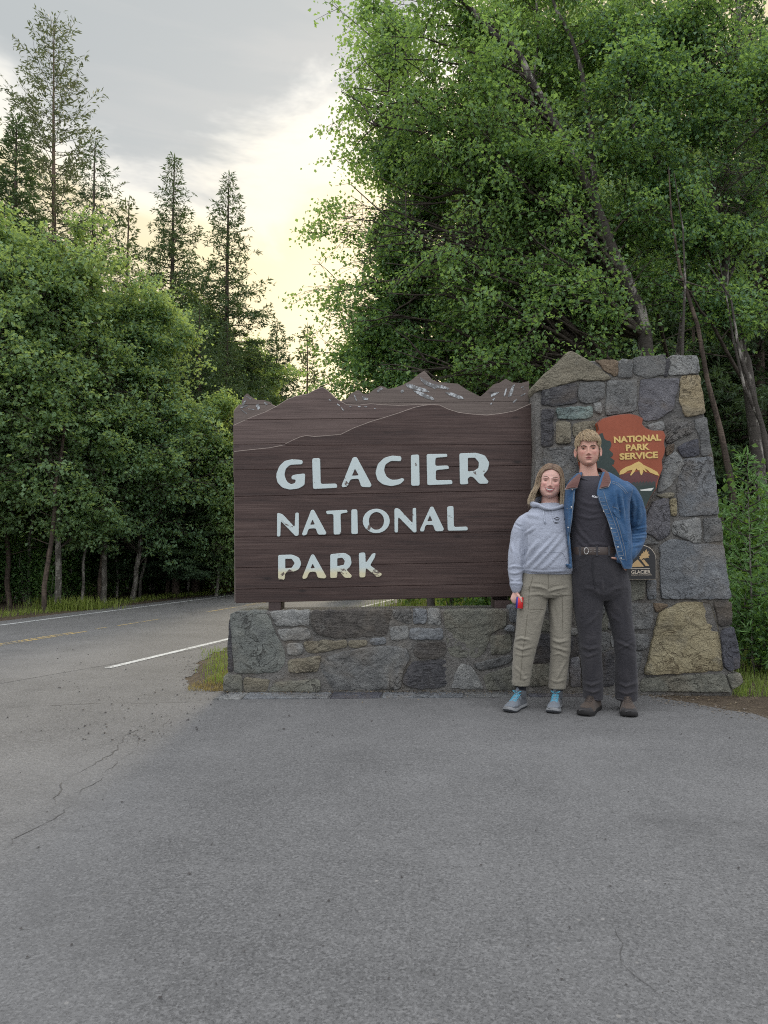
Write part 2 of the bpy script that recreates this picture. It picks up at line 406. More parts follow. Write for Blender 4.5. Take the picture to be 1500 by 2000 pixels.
def pebbles():
    rs = random.Random(5); V = []; F = []
    ico = [(0, 0, 1), (1, 0, 0), (0, 1, 0), (-1, 0, 0), (0, -1, 0), (0, 0, -1)]
    fc = [(0, 1, 2), (0, 2, 3), (0, 3, 4), (0, 4, 1), (5, 2, 1), (5, 3, 2), (5, 4, 3), (5, 1, 4)]
    spots = [((370, 1711), .0065), ((937, 1652), .004), ((1182, 1643), .0045), ((1443, 1700), .005), ((313, 1954), .0045), ((546, 1792), .004), ((140, 1850), .004), ((75, 1659), .004), ((238, 1570), .005), ((41, 1819), .004), ((785, 1718), .004), ((642, 1764), .0045), ((333, 1647), .004), ((1192, 1735), .004), ((264, 1880), .003)]
    for k in range(420):
        if rs.random() < .5: q = (rs.uniform(90, 440), rs.uniform(1268, 1450))
        else: q = (rs.uniform(0, 1500), 1400+600*rs.random()**1.6)
        spots.append((q, rs.choice([.0015, .002, .0025, .003, .0045])*(1.6 if q[1] < 1450 else .8)))
    for (px, py), r in spots:
        g = G(px, py); b = len(V); a = rs.uniform(0, 6)
        for x, y, z in ico:
            k = rs.uniform(.7, 1.3)*r; x, y = x*math.cos(a)-y*math.sin(a), x*math.sin(a)+y*math.cos(a)
            V.append((g.x+x*k*1.2, g.y+y*k, .006+max(0, z*.7+.5)*k))
        F += [[b+i for i in f] for f in fc]
    o = part('gravel', V, F, M_PEB); tag(o, 'loose dark grit scattered over the grey asphalt pull-out', 'gravel', kind='stuff')
pebbles()

# ------------------------------------------------------------------ stone masonry
S = {
 'grey':   m_stone('stone_grey', (.085, .088, .090), (.150, .152, .150), (.235, .235, .225)),
 'lgrey':  m_stone('stone_light_grey', (.14, .145, .148), (.225, .228, .222), (.36, .36, .34)),
 'blue':   m_stone('stone_blue_grey', (.098, .107, .118), (.165, .175, .186), (.26, .27, .275), rot=.6),
 'purple': m_stone('stone_purple_grey', (.084, .082, .094), (.140, .137, .150), (.225, .22, .23), rot=-.5),
 'dark':   m_stone('stone_dark', (.045, .045, .05), (.080, .079, .086), (.15, .145, .145), lay=.5, rot=.1),
 'brown':  m_stone('stone_dark_brown', (.060, .054, .050), (.105, .096, .088), (.185, .17, .15), lay=.6),
 'tan':    m_stone('stone_tan', (.13, .118, .09), (.21, .19, .142), (.30, .275, .21), lay=.25),
 'olive':  m_stone('stone_olive_grey', (.105, .107, .092), (.165, .165, .138), (.26, .255, .21)),
 'slab':   m_stone('stone_green_grey', (.118, .128, .122), (.165, .176, .162), (.225, .23, .205), scale=.7),
 'yellow': m_stone('stone_yellow', (.20, .168, .10), (.295, .252, .155), (.39, .345, .225), (.10, .06, .035), .4, .12),
 'veined': m_stone('stone_veined', (.20, .15, .085), (.30, .245, .15), (.40, .345, .24), (.06, .04, .03), .6),
 'teal':   m_stone('stone_teal', (.12, .165, .16), (.19, .25, .235), (.31, .36, .33)),
 'rust':   m_stone('stone_rusty', (.095, .07, .05), (.175, .13, .09), (.27, .215, .15), (.05, .03, .02), .4),
 'swirl':  m_stone('stone_swirled', (.055, .053, .052), (.14, .135, .13), (.30, .29, .275), (.03, .028, .026), .6, .5, rot=.7),
 'navy':   m_stone('stone_navy', (.05, .051, .064), (.088, .09, .106), (.155, .156, .17)),
}
M_MORTAR = m_stone('mortar', (.125, .12, .112), (.17, .163, .152), (.225, .215, .20), veiny=.05, scale=1.6)
def stone(poly_px, Yf, thick, bulge, m, parent, seed, name='stone', edge=.0065):
    """one dressed stone: traced outline at its own distance, chipped edge, uneven cleft face, real thickness"""
    rs = random.Random(seed); n0 = len(poly_px)
    pts = [Vector((P(x, y, Yf).x, P(x, y, Yf).z)) for x, y in poly_px]
    pts = [Vector(p) for p in round_poly([tuple(p) for p in pts], .022, 2)]
    out = []
    for a, b in zip(pts, pts[1:]+pts[:1]):
        L = (b-a).length; k = max(1, int(round(L/.022)))
        nrm = Vector(((b-a).y, -(b-a).x)).normalized() if L > 1e-6 else Vector((0, 0))
        for i in range(k):
            p = a.lerp(b, i/k)
            j = mnoise.noise(Vector((p.x*21, seed*3.7, p.y*21)))*.0055 + mnoise.noise(Vector((p.x*70, seed*1.7, p.y*70)))*.003
            out.append(p + nrm*j*1.5)
    c = sum(out, Vector((0, 0)))/len(out); N = len(out)
    area = sum(out[i-1].x*out[i].y-out[i].x*out[i-1].y for i in range(N))
    if area < 0: out.reverse()
    out = [p+(p-c).normalized()*.0042 for p in out]
    tilt = (rs.uniform(-.05, .05), rs.uniform(-.05, .05))
    def ht(p, amp):
        q = Vector((p.x, seed*.9, p.y))
        cleft = mnoise.noise(q*6)*.9 + mnoise.noise(q*19)*.5 + mnoise.noise(q*47)*.28
        step = math.floor(mnoise.noise(q*4.3+Vector((9, 0, 3)))*3.2)/3.2
        return bulge*(.12+.42*cleft+.55*step)*amp + (p.x-c.x)*tilt[0] + (p.y-c.y)*tilt[1]
    rings = [(0.0, None, thick), (0.0, .0, .0), (.5, .35, 0), (1.0, .75, 0)]
    V = []; ring_pts = []
    def inset(d): return [p+(c-p).normalized()*min(d, (c-p).length*.6) for p in out]
    for p in out: V.append((p.x, Yf+thick, p.y))
    for p in out: V.append((p.x, Yf+.004, p.y))
    for f, amp in ((.35, .45), (1.0, .85)):
        for p in inset(edge*f): V.append((p.x, Yf-ht(p, amp)-.004*f, p.y))
    base = inset(edge)
    maxr = max((p-c).length for p in base); nin = max(2, int(maxr/.035))
    for k in range(1, nin):
        s = 1-k/nin
        for p in base:
            q = c+(p-c)*s; V.append((q.x, Yf-ht(q, 1)-.006, q.y))
    nr = 4+nin-1; F = []
    for r in range(nr-1):
        for i in range(N):
            j = (i+1) % N; F.append([r*N+i, r*N+j, (r+1)*N+j, (r+1)*N+i])
    V.append((c.x, Yf-ht(c, 1)-.006, c.y)); ci = len(V)-1
    for i in range(N): F.append([(nr-1)*N+i, (nr-1)*N+(i+1) % N, ci])
    F.append(list(range(N-1, -1, -1)))
    return part(name, V, F, m, parent, smooth=True, sharp=38)
cr2 = lambda pts: [(420+x/2.5, 1140+y/2.5) for x, y in pts]
cr3 = lambda pts: [(1000+x/3, 660+y/3) for x, y in pts]
cr4 = lambda pts: [(1000+x/3, 1100+y/3) for x, y in pts]
cr6 = lambda pts: [(960+x/4.545, 1080+y/4.545) for x, y in pts]
YW = 5.32
wall = empty('stone_wall', (P(735, 1352, YW+.2).x, YW+.22, 0), 'low dry-looking fieldstone wall running under the brown wooden sign', 'wall')
def prism_xz(name, px_pts, y0, y1, m, parent, bevel=.01):
    bm = bmesh.new(); ngon_prism(bm, [(P(x, y, y0).x, P(x, y, y0).z) for x, y in px_pts], y0, y1, bevel)
    return bm_part(name, bm, m, parent)
prism_xz('mortar_core', [(443, 1362), (446, 1290), (452, 1200), (470, 1196), (1052, 1190), (1052, 1362)], YW+.005, YW+.40, M_MORTAR, wall, .008)
LOW = [
 ('slab', [(72,145),(150,137),(245,135),(275,190),(305,260),(342,330),(340,385),(315,428),(230,438),(130,438),(92,432),(88,330),(78,230)], .40, .010),
 ('dark', [(70,170),(80,230),(86,330),(90,430),(62,430),(60,290)], .38, .012),
 ('olive', [(45,447),(130,447),(133,530),(40,533)], .40, .010),
 ('tan', [(143,458),(272,472),(242,530),(140,528)], .1, .012), ('olive', [(280,482),(512,468),(512,528),(258,530)], .1, .014),
 ('lgrey', [(266,138),(460,132),(460,205),(300,207)], .1, .018), ('lgrey', [(302,225),(455,215),(468,270),(325,278)], .1, .015),
 ('lgrey', [(350,292),(425,288),(428,345),(355,348)], .1, .015), ('tan', [(432,282),(640,275),(645,308),(560,328),(470,342),(440,330)], .1, .013),
 ('tan', [(652,280),(740,275),(742,300),(690,315),(655,312)], .1, .012), ('brown', [(470,132),(865,128),(850,200),(835,255),(640,265),(520,255),(470,215)], .1, .022),
 ('tan', [(355,372),(520,352),(500,432),(360,435)], .1, .014), ('blue', [(757,270),(832,262),(835,292),(760,298)], .1, .010),
 ('grey', [(520,385),(565,350),(700,318),(850,302),(935,320),(948,365),(915,440),(905,515),(700,520),(580,525),(545,470),(515,430)], .1, .020),
 ('grey', [(866,130),(955,128),(960,195),(920,190),(872,170)], .1, .014), ('blue', [(967,128),(1035,128),(1028,195),(970,198)], .1, .012),
 ('lgrey', [(1042,126),(1100,126),(1105,200),(1040,200)], .1, .013), ('lgrey', [(857,212),(940,205),(942,270),(862,278)], .1, .012),
 ('blue', [(950,220),(1110,218),(1115,272),(950,272)], .1, .012), ('brown', [(987,290),(1120,283),(1132,345),(1080,366),(1000,368),(968,342)], .1, .018),
 ('dark', [(962,382),(1140,365),(1178,385),(1165,450),(1122,503),(1000,515),(917,490),(925,440)], .1, .016),
 ('lgrey', [(1202,388),(1258,405),(1298,480),(1310,515),(1155,510),(1172,450)], .1, .012),
 ('olive', [(1117,130),(1420,128),(1425,200),(1342,248),(1320,320),(1290,358),(1162,360),(1142,330),(1127,230)], .1, .022),
 ('olive', [(1343,257),(1445,245),(1445,335),(1350,348)], .1, .014), ('grey', [(1258,392),(1450,345),(1450,378),(1300,428)], .1, .012),
 ('olive', [(1312,452),(1462,396),(1470,515),(1332,520)], .1, .014), ('blue', [(1432,112),(1475,108),(1485,185),(1442,188)], .1, .012)]
for i, (m, pl, th, bu) in enumerate(LOW): stone(cr2(pl), YW, th, bu, S[m], wall, 11+i)
LOW6 = [
 ('blue', [(118,690),(165,645),(205,645),(205,705)]), ('olive', [(330,600),(510,590),(520,690),(420,700),(330,690)]), ('dark', [(372,740),(520,715),(540,960),(362,980),(350,850)]),
 ('grey', [(545,590),(690,570),(690,690),(545,700)]), ('lgrey', [(690,670),(768,665),(788,720),(704,735)]), ('dark', [(550,720),(680,735),(785,745),(790,900),(550,960)]),
 ('olive', [(970,625),(1035,480),(1056,680),(970,688)]), ('grey', [(962,712),(1040,706),(1052,840),(962,890)]), ('lgrey', [(1060,730),(1085,730),(1090,840),(1060,830)]),
 ('grey', [(800,900),(940,905),(945,1185),(806,1190)]), ('dark', [(960,905),(1092,860),(1095,1180),(962,1185)]), ('olive', [(345,1000),(522,985),(520,1180),(345,1180)]),
 ('grey', [(545,980),(680,940),(685,1180),(545,1180)]), ('purple', [(700,930),(782,920),(790,1190),(700,1185)]), ('olive', [(215,1010),(330,1000),(330,1180),(215,1180)])]

# thin flat stones capping the wall top, set back so that only their edges show
# paved apron of flat slabs along its foot
APR = [(416, 470, 1.0), (474, 640, 1.0), (644, 742, .9), (746, 905, 1.0), (909, 1030, .95), (1034, 1150, .9)]
for i, (a, b, k) in enumerate(APR):
    f0 = 1369 if i == 0 else 1368-2.0*i*.5
    q = [g2(a-(0 if i else 0), f0), g2(b, f0-.9), (G(b, f0).x+.02, 5.34), (G(a+(14 if i == 0 else 0), f0).x+.01, 5.34)]
    bm = bmesh.new()
    vs = [bm.verts.new((x, y, .016)) for x, y in q]; f = bm.faces.new(vs); r = bmesh.ops.extrude_face_region(bm, geom=[f])
    for v in r['geom']:
        if isinstance(v, bmesh.types.BMVert): v.co.z = -.02
    bmesh.ops.recalc_face_normals(bm, faces=bm.faces[:])
    bmesh.ops.bevel(bm, geom=[e for e in bm.edges if max(v.co.z for v in e.verts) > 0], offset=.006, segments=1, affect='EDGES')
    bm_part('apron_slab', bm, S[['lgrey', 'blue', 'navy', 'blue', 'grey', 'navy'][i]], wall)

YP = 5.27
pil = empty('stone_pillar', (P(1235, 1352, YP+.3).x, YP+.32, 0), 'tall tapering fieldstone pillar with a peaked boulder on top', 'pillar')
prism_xz('mortar_core', [(1010, 1362), (1040, 1100), (1048, 880), (1046, 800), (1047, 762), (1066, 745), (1120, 705), (1362, 702), (1374, 800), (1394, 890), (1404, 1010), (1415, 1070), (1424, 1170), (1428, 1250), (1432, 1362)], YP+.009, YP+.60, M_MORTAR, pil, .01)
PIL = [
 ('tan', [(345,75),(420,115),(500,165),(588,240),(540,250),(390,248),(250,285),(140,320),(135,270),(215,190),(300,110)], .5, .016, cr3),
 ('rust', [(485,130),(625,130),(618,215),(597,228),(520,165)], .3, .014, cr3), ('grey', [(632,128),(704,125),(705,230),(622,235)], .3, .012, cr3),
 ('grey', [(717,115),(900,98),(893,215),(790,232),(718,213)], .45, .014, cr3), ('lgrey', [(932,105),(1085,100),(1098,205),(960,220),(918,213)], .5, .014, cr3),
 ('dark', [(888,128),(924,116),(912,222),(888,222)], .3, .006, cr3), ('dark', [(177,305),(380,263),(383,378),(290,396),(172,394)], .5, .016, cr3),
 ('grey', [(393,264),(543,257),(540,352),(450,386),(393,374)], .1, .014, cr3), ('grey', [(562,250),(735,245),(725,428),(550,455),(553,350)], .1, .016, cr3),
 ('purple', [(752,240),(983,236),(940,420),(870,473),(775,488),(745,420)], .1, .018, cr3), ('veined', [(992,225),(1100,215),(1133,440),(1012,463),(985,370)], .5, .014, cr3),
 ('dark', [(177,415),(244,415),(242,628),(172,643)], .5, .012, cr3), ('teal', [(260,410),(468,400),(475,460),(410,475),(270,475)], .1, .010, cr3),
 ('lgrey', [(478,382),(525,374),(525,453),(483,420)], .1, .010, cr3), ('tan', [(262,487),(343,492),(343,618),(262,620)], .1, .012, cr3),
 ('tan', [(362,500),(490,482),(492,580),(362,582)], .1, .012, cr3), ('grey', [(187,648),(383,637),(480,700),(480,858),(190,862)], .5, .016, cr3),
 ('lgrey', [(790,512),(888,490),(895,535),(840,548),(800,535)], .1, .008, cr3), ('swirl', [(908,502),(1048,490),(1060,548),(965,598),(905,622),(893,560)], .1, .018, cr3),
 ('grey', [(1066,480),(1143,464),(1168,684),(1110,690),(1102,588)], .5, .013, cr3), ('navy', [(967,640),(1090,588),(1100,690),(1000,700)], .1, .012, cr3),
 ('lgrey', [(903,702),(958,662),(1003,720),(998,770),(930,868),(852,908),(872,800)], .1, .014, cr3), ('rust', [(905,640),(955,615),(955,655),(903,695)], .1, .008, cr3),
 ('blue', [(1012,710),(1173,696),(1213,1033),(987,1048),(967,870)], .5, .012, cr3), ('tan', [(842,922),(945,908),(950,928),(900,940)], .1, .008, cr3),
 ('yellow', [(927,950),(963,937),(968,1043),(932,1043)], .1, .008, cr3), ('purple', [(785,1062),(822,962),(918,932),(928,1148),(870,1188),(785,1142)], .1, .014, cr3),
 ('lgrey', [(942,1080),(1108,1052),(1108,1200),(1060,1198),(942,1148)], .1, .014, cr3), ('grey', [(1122,1062),(1224,1052),(1238,1188),(1132,1198)], .5, .014, cr3),
 ('blue', [(867,1215),(940,1177),(1110,1207),(1240,1217),(1283,1530),(874,1528)], .5, .018, cr3), ('grey', [(690,1150),(775,1150),(860,1200),(858,1210),(690,1215)], .1, .012, cr3),
 ('olive', [(560,110),(778,102),(778,210),(690,222),(560,222)], .1, .012, cr4), ('blue', [(792,100),(846,100),(846,210),(794,212)], .1, .012, cr4),
 ('grey', [(560,240),(828,236),(828,330),(800,384),(560,388)], .1, .014, cr4), ('grey', [(705,415),(798,417),(803,480),(770,513),(720,508)], .1, .013, cr4),
 ('rust', [(825,236),(915,238),(912,255),(860,282),(842,280)], .1, .006, cr4), ('yellow', [(862,290),(1000,226),(1163,232),(1213,400),(1238,628),(860,652),(775,652),(822,450)], .1, .018, cr4),
 ('brown', [(1182,227),(1284,226),(1295,358),(1217,373)], .5, .018, cr4), ('navy', [(1227,390),(1300,372),(1338,560),(1338,608),(1290,638),(1243,610)], .45, .016, cr4),
 ('olive', [(762,672),(1243,647),(1280,757),(752,752)], .3, .014, cr4), ('olive', [(1254,652),(1338,642),(1358,700),(1292,740)], .4, .014, cr4),
 ('grey', [(700,520),(770,525),(760,560),(730,660),(700,655)], .1, .010, cr4)]
for i, (m, pl) in enumerate(LOW6): stone(cr6(pl), YP+.004, .1, .014, S[m], pil, 61+i)
HID = [('grey', [(1062,955),(1120,955),(1120,1010),(1060,1012)]), ('olive', [(1125,958),(1180,955),(1184,1000),(1126,1008)]), ('blue', [(1056,1018),(1118,1016),(1118,1070),(1050,1072)]), ('brown', [(1124,1014),(1196,1008),(1196,1040),(1124,1060)]),
       ('grey', [(1200,1004),(1252,1010),(1256,1050),(1202,1044)]), ('tan', [(1124,1066),(1190,1046),(1196,1110),(1124,1112)]), ('dark', [(1046,1078),(1118,1076),(1118,1130),(1040,1132)]), ('grey', [(1124,1118),(1180,1116),(1182,1200),(1124,1200)]), ('lgrey', [(1036,1138),(1118,1136),(1118,1196),(1030,1196)])]
for i, (m, pl) in enumerate(HID): stone(pl, YP+.004, .1, .014, S[m], pil, 241+i)
for i, (m, pl, th, bu, cv) in enumerate(PIL): stone(cv(pl), YP, th, bu, S[m], pil, 101+i)

# ------------------------------------------------------------------ wooden park sign
c1 = lambda x, y: (430+x/2.381, 680+y/2.381)
YS = 5.44
sign = empty('park_sign', (P(745, 1190, YS+.05).x, YS+.06, P(745, 1195, YS).z), 'large brown carved wooden sign with white GLACIER NATIONAL PARK lettering and mountain skyline', 'sign')
M_W1 = m_wood('stained_wood_front', (.018, .011, .010), (.046, .027, .023), (.096, .064, .055))
M_W2 = m_wood('stained_wood_middle', (.042, .028, .026), (.088, .061, .054), (.155, .112, .10))
M_W3 = m_wood('stained_wood_back', (.078, .06, .052), (.125, .098, .085), (.19, .155, .135))
M_EDGE = plain('bare_wood_edge', (.22, .185, .16), .8, var=.3)
def interp(tab, x):
    xs = [a for a, b in tab]; ys = [b for a, b in tab]; return float(np.interp(x, xs, ys))
OUT_B = [(62,292),(100,245),(112,222),(125,210),(150,230),(175,242),(200,240),(230,250),(255,268),(300,280),(540,262),(560,245),(590,235),(610,210),(640,195),(652,200),(665,212),(690,212),(715,192),(745,175),(765,180),(780,190),(810,185),(850,170),(880,155),(900,140),(925,120),(948,105),(962,118),(985,145),(1010,157),(1060,162),(1105,165),(1150,195),(1180,210),(1210,225),(1240,200),(1270,170),(1300,160),(1328,142),(1360,160),(1400,162),(1437,153)]
OUT_M = [(60,358),(100,340),(150,318),(210,295),(260,270),(310,238),(350,222),(405,212),(440,193),(475,180),(492,190),(510,205),(530,224),(550,240),(590,262),(640,264),(700,257),(760,262),(830,265),(900,262),(985,262),(1000,268),(1060,290)]
OUT_F = [(60,480),(130,472),(230,462),(290,450),(340,425),(370,412),(400,405),(440,410),(500,405),(560,400),(620,370),(700,340),(760,322),(830,300),(900,275),(950,264),(985,260),(1020,263),(1060,282),(1110,298),(1170,305),(1240,310),(1310,302),(1370,290),(1410,272),(1448,255)]
def planks(outl, seams, xl, xr, y0, y1, m):
    """boards between seam lines (yl,yr in crop px), top one(s) sawn to the mountain outline"""
    x0, x1 = outl[0][0], outl[-1][0]
    xs = sorted(set(list(np.linspace(x0, x1, 110)) + [a for a, b in outl]))
    sl = lambda s, x: s[0]+(s[1]-s[0])*(x-60)/1390.0
    for hi, lo in zip([None]+seams[:-1], seams):
        run = []; runs = []
        for x in xs:
            t = interp(outl, x); top = t if hi is None else max(t, sl(hi, x)+.55); bot = sl(lo, x)
            if bot-top > 2.0: run.append((x, top, bot, top > t+.01))
            else:
                if len(run) > 2: runs.append(run)
                run = []
        if len(run) > 2: runs.append(run)
        for rn in runs:
            def ex(x, y):   # side edges lean a little
                k = (y-255)/930.0
                if x <= x0+.01: x = x0 + xl*k
                if x >= x1-.01: x = x1 + xr*k
                q = c1(x, y); w = P(q[0], q[1], y0); return (w.x, w.z)
            topl = [ex(x, t) for x, t, b, f in rn]; botl = [ex(x, b) for x, t, b, f in rn]
            # keep the flat edges cheap
            flat = [f for *_, f in rn]
            tl = [p for i, p in enumerate(topl) if not (0 < i < len(topl)-1 and flat[i-1] and flat[i] and flat[i+1])]
            bm = bmesh.new(); pl = tl + [botl[-1], botl[0]]
            ngon_prism(bm, pl, y0, y1, .0035, 1, 0, 0)
            for f in bm.faces:
                n = f.normal; c = f.calc_center_median()
                if abs(c.y-y0) < .0034 and c.y > y0+1e-5 and n.z > .25:
                    f.material_index = 1
            # only sawn outline edges show bare wood
            for f in bm.faces:
                if f.material_index == 1:
                    c = f.calc_center_median()
                    if hi is not None:
                        # seam edge: a long flat bevel
                        if max(e.calc_length() for e in f.edges) > .12: f.material_index = 0
            bm_part('plank', bm, [m, M_EDGE], sign)
planks(OUT_B, [(262, 246), (480, 440), (700, 665), (930, 895), (1180, 1146)], 4, 4, YS+.078, YS+.118, M_W3)
planks(OUT_M, [(334, 318), (447, 430), (600, 580)], 4, 4, YS+.038, YS+.0775, M_W2)
planks(OUT_F, [(452, 449), (566, 545), (690, 660), (880, 850), (1022, 990), (1122, 1092), (1186, 1152)], 12, 8, YS, YS+.0375, M_W1)
# letters
L2 = {
 'G': [[(385,522),(340,516),(300,525),(275,550),(260,590),(266,625),(290,650),(325,659),(365,654),(393,637),(396,583),(350,588),(332,594),(332,611),(352,612),(350,627),(330,634),(311,622),(299,592),(305,562),(325,544),(355,542),(383,541)]],
 'L': [[(428,513),(465,512),(468,632),(542,630),(546,650),(432,656)]],
 'A': [[(617,508),(635,506),(705,637),(698,648),(656,646),(644,608),(606,611),(592,645),(568,648),(565,639)], [(627,562),(644,592),(613,594)]],
 'C': [[(843,504),(800,500),(762,511),(733,540),(722,580),(732,615),(757,635),(797,643),(838,633),(858,613),(848,604),(825,612),(798,613),(775,600),(762,570),(768,542),(795,525),(842,527)]],
 'I': [[(887,497),(925,495),(928,640),(888,641)]],
 'E': [[(960,493),(1055,492),(1057,506),(1001,511),(1000,548),(1060,546),(1066,562),(1003,568),(1003,615),(1078,613),(1081,633),(963,638)]],
 'R': [[(1112,490),(1190,487),(1232,500),(1252,535),(1243,570),(1222,590),(1248,620),(1243,631),(1205,632),(1178,602),(1163,597),(1150,608),(1155,633),(1115,635)], [(1152,511),(1185,511),(1203,532),(1201,558),(1180,571),(1152,574)]],
 'N': [[(265,765),(290,772),(347,833),(350,765),(366,765),(366,870),(352,876),(283,805),(280,876),(265,877)]],
 'A2': [[(424,752),(436,752),(495,860),(489,868),(455,868),(445,838),(412,840),(402,870),(384,872),(381,864)], [(430,798),(441,820),(419,822)]],
 'T': [[(492,757),(590,752),(594,765),(560,770),(563,866),(528,868),(527,772),(495,773)]],
 'I2': [[(610,750),(638,750),(641,865),(610,865)]],
 'N2': [[(810,745),(830,745),(895,815),(895,745),(911,742),(913,857),(900,858),(828,785),(827,858),(811,858)]],
 'A3': [[(978,738),(990,737),(1041,842),(1035,852),(1000,852),(990,822),(955,823),(948,853),(932,853),(929,845)], [(975,778),(987,804),(963,806)]],
 'L2': [[(1055,737),(1085,734),(1087,832),(1150,830),(1152,848),(1058,850)]],
 'P': [[(270,962),(335,960),(368,974),(378,1003),(366,1030),(335,1042),(303,1045),(300,1078),(270,1078)], [(303,980),(333,980),(347,1000),(333,1022),(303,1025)]],
 'A4': [[(424,960),(436,959),(495,1063),(488,1071),(455,1069),(445,1040),(415,1041),(403,1071),(386,1074),(382,1066)], [(430,1003),(441,1023),(420,1025)]],
 'R2': [[(512,958),(580,952),(606,968),(612,1000),(602,1020),(587,1030),(613,1058),(609,1068),(580,1069),(556,1040),(545,1040),(545,1068),(512,1070)], [(545,978),(568,975),(580,990),(575,1008),(545,1014)]],
 'K': [[(645,952),(675,950),(677,1000),(708,955),(724,953),(719,975),(697,1010),(753,1050),(747,1061),(730,1066),(678,1022),(675,1066),(648,1067)]],
}
def ell(cx, cy, rx, ry, n=28): return [(cx+rx*math.cos(2*math.pi*i/n), cy+ry*math.sin(2*math.pi*i/n)) for i in range(n)]
def m_letter(name, z0, z1):
    def fn(t):
        p = pos(t)
        n = t.noise(p, 26, 6, .7); chip = t.noise(p, 11, 5, .66, .5)
        z = t.n('ShaderNodeSeparateXYZ', {0: p}).outputs[2]
        age = t.map(t.math('ADD', z, t.math('MULTIPLY', t.math('SUBTRACT', n, .5), .03)), z1, z0)      # lower board has lost its top coat
        c = t.mix(age, (.44, .505, .505), (.52, .485, .33))
        d = t.map(t.math('ADD', chip, t.math('MULTIPLY', age, .09)), .635, .66)
        c = t.mix(d, c, (.10, .075, .065))
        c = t.mix(t.math('MULTIPLY', t.map(n, .5, .75), .18), c, (.36, .36, .33))
        return bsdf(t, c, .55, t.math('SUBTRACT', n, d), .35, .004)
    return mat(name, fn)
zt = lambda y: P(*c1(400, y), YS).z
M_LET = m_letter('letter_paint', -1.0, -.98)
M_LET2 = m_letter('letter_paint_worn', zt(1046), zt(1018))
for k, polys in list(L2.items()) + [('O', None)]:
    if polys is None: polys = [ell(726, 804, 63, 57), ell(727, 804, 35, 41)]
    else: polys = [round_poly(pl, 9 if i == 0 else 4, 3) for i, pl in enumerate(polys)]
    pw = [[(P(*c1(x, y), YS).x, P(*c1(x, y), YS).z) for x, y in pl] for pl in polys]
    me = curve_mesh(pw, .0065, .0025, 1)
    put(me, 'letter', M_LET2 if k in ('P', 'A4', 'R2', 'K') else M_LET, sign, Vector((0, YS-.001, 0)), Vector((1, 0, 0)), Vector((0, 0, 1)))
# snow streaks painted on the carved peaks
SNOW = [[(100,262),(118,238),(122,242),(108,270)],[(118,222),(132,226),(150,240),(138,238)],[(92,275),(130,262),(128,268),(96,280)],[(95,282),(125,302),(122,306),(97,287)],[(165,265),(180,258),(186,280),(176,288),(170,275)],[(205,250),(222,258),(218,266),(206,258)],[(130,280),(160,284),(158,287),(131,284)],
 [(622,218),(626,217),(638,246),(633,247)],[(660,222),(672,228),(690,234),(684,242),(664,240)],[(733,192),(752,182),(758,190),(744,196),(735,206),(729,205)],
 [(928,132),(945,145),(985,165),(1030,172),(1068,186),(1060,193),(1010,184),(1000,190),(950,168),(934,150)],[(862,165),(890,168),(915,178),(960,190),(975,205),(930,200),(900,192),(870,182)],[(895,195),(940,205),(990,230),(998,243),(960,235),(920,215)],[(1045,205),(1080,207),(1125,225),(1135,238),(1110,235),(1070,222)],[(838,200),(850,190),(856,200),(845,210)],
 [(1258,215),(1275,208),(1300,204),(1272,224),(1260,226)],[(1328,188),(1334,187),(1324,226),(1317,226)],[(1360,172),(1370,168),(1356,220),(1340,228),(1338,222)],[(1398,180),(1410,175),(1412,180),(1402,186)],[(1396,220),(1420,208),(1420,213),(1398,226)],[(1360,250),(1380,234),(1378,242),(1364,258)],[(1408,188),(1416,190),(1414,196),(1407,194)],[(1266,236),(1278,232),(1276,242),(1268,244)],[(1256,258),(1264,252),(1266,260),(1258,264)]]
SNOW2 = [[(505,238),(518,241),(516,244),(506,242)],[(542,256),(552,262),(558,268),(554,270),(545,263)],[(560,272),(576,288),(577,293),(571,290)],[(640,270),(654,271),(652,274),(641,274)],[(668,270),(684,272),(683,275),(669,274)],[(715,280),(724,279),(723,283),(716,283)],[(600,268),(612,272),(610,275),(601,272)]]
M_SNOW = m_paint('snow_paint', (.42, .445, .46), .60)
for lst, yy in ((SNOW, YS+.0765), (SNOW2, YS+.0365)):
    for pl in lst:
        pw = [[(P(*c1(x, y), yy).x, P(*c1(x, y), yy).z) for x, y in round_poly(pl, 3, 2)]]
        put(curve_mesh(pw, .0012), 'painted_snow', M_SNOW, sign, Vector((0, yy, 0)), Vector((1, 0, 0)), Vector((0, 0, 1)))
M_POST = m_wood('post_wood', (.03, .02, .018), (.055, .037, .034), (.09, .064, .056))
for a, b in ((525, 549), (966, 996)):
    x0, x1 = P(a, 1180, YS+.02).x, P(b, 1180, YS+.02).x
    bm = bmesh.new(); box_bm(bm, (x0, YS+.13, .25), (x1, YS+.21, P(700, 800, YS).z)); bm_part('post', bm, M_POST, sign)
    bm = bmesh.new(); box_bm(bm, (x0, YS+.005, P(700, 1196, YS).z-.02), (x1, YS+.1305, P(700, 1150, YS).z-.09), .004)
    bm_part('post_foot', bm, M_POST, sign)
bm = bmesh.new(); box_bm(bm, (P(1000, 900, YS).x, YS+.119, P(1000, 918, YS+.1).z), (P(1072, 900, YS).x, YS+.19, P(1000, 894, YS+.1).z), .004); bm_part('cross_rail', bm, M_W1, sign)

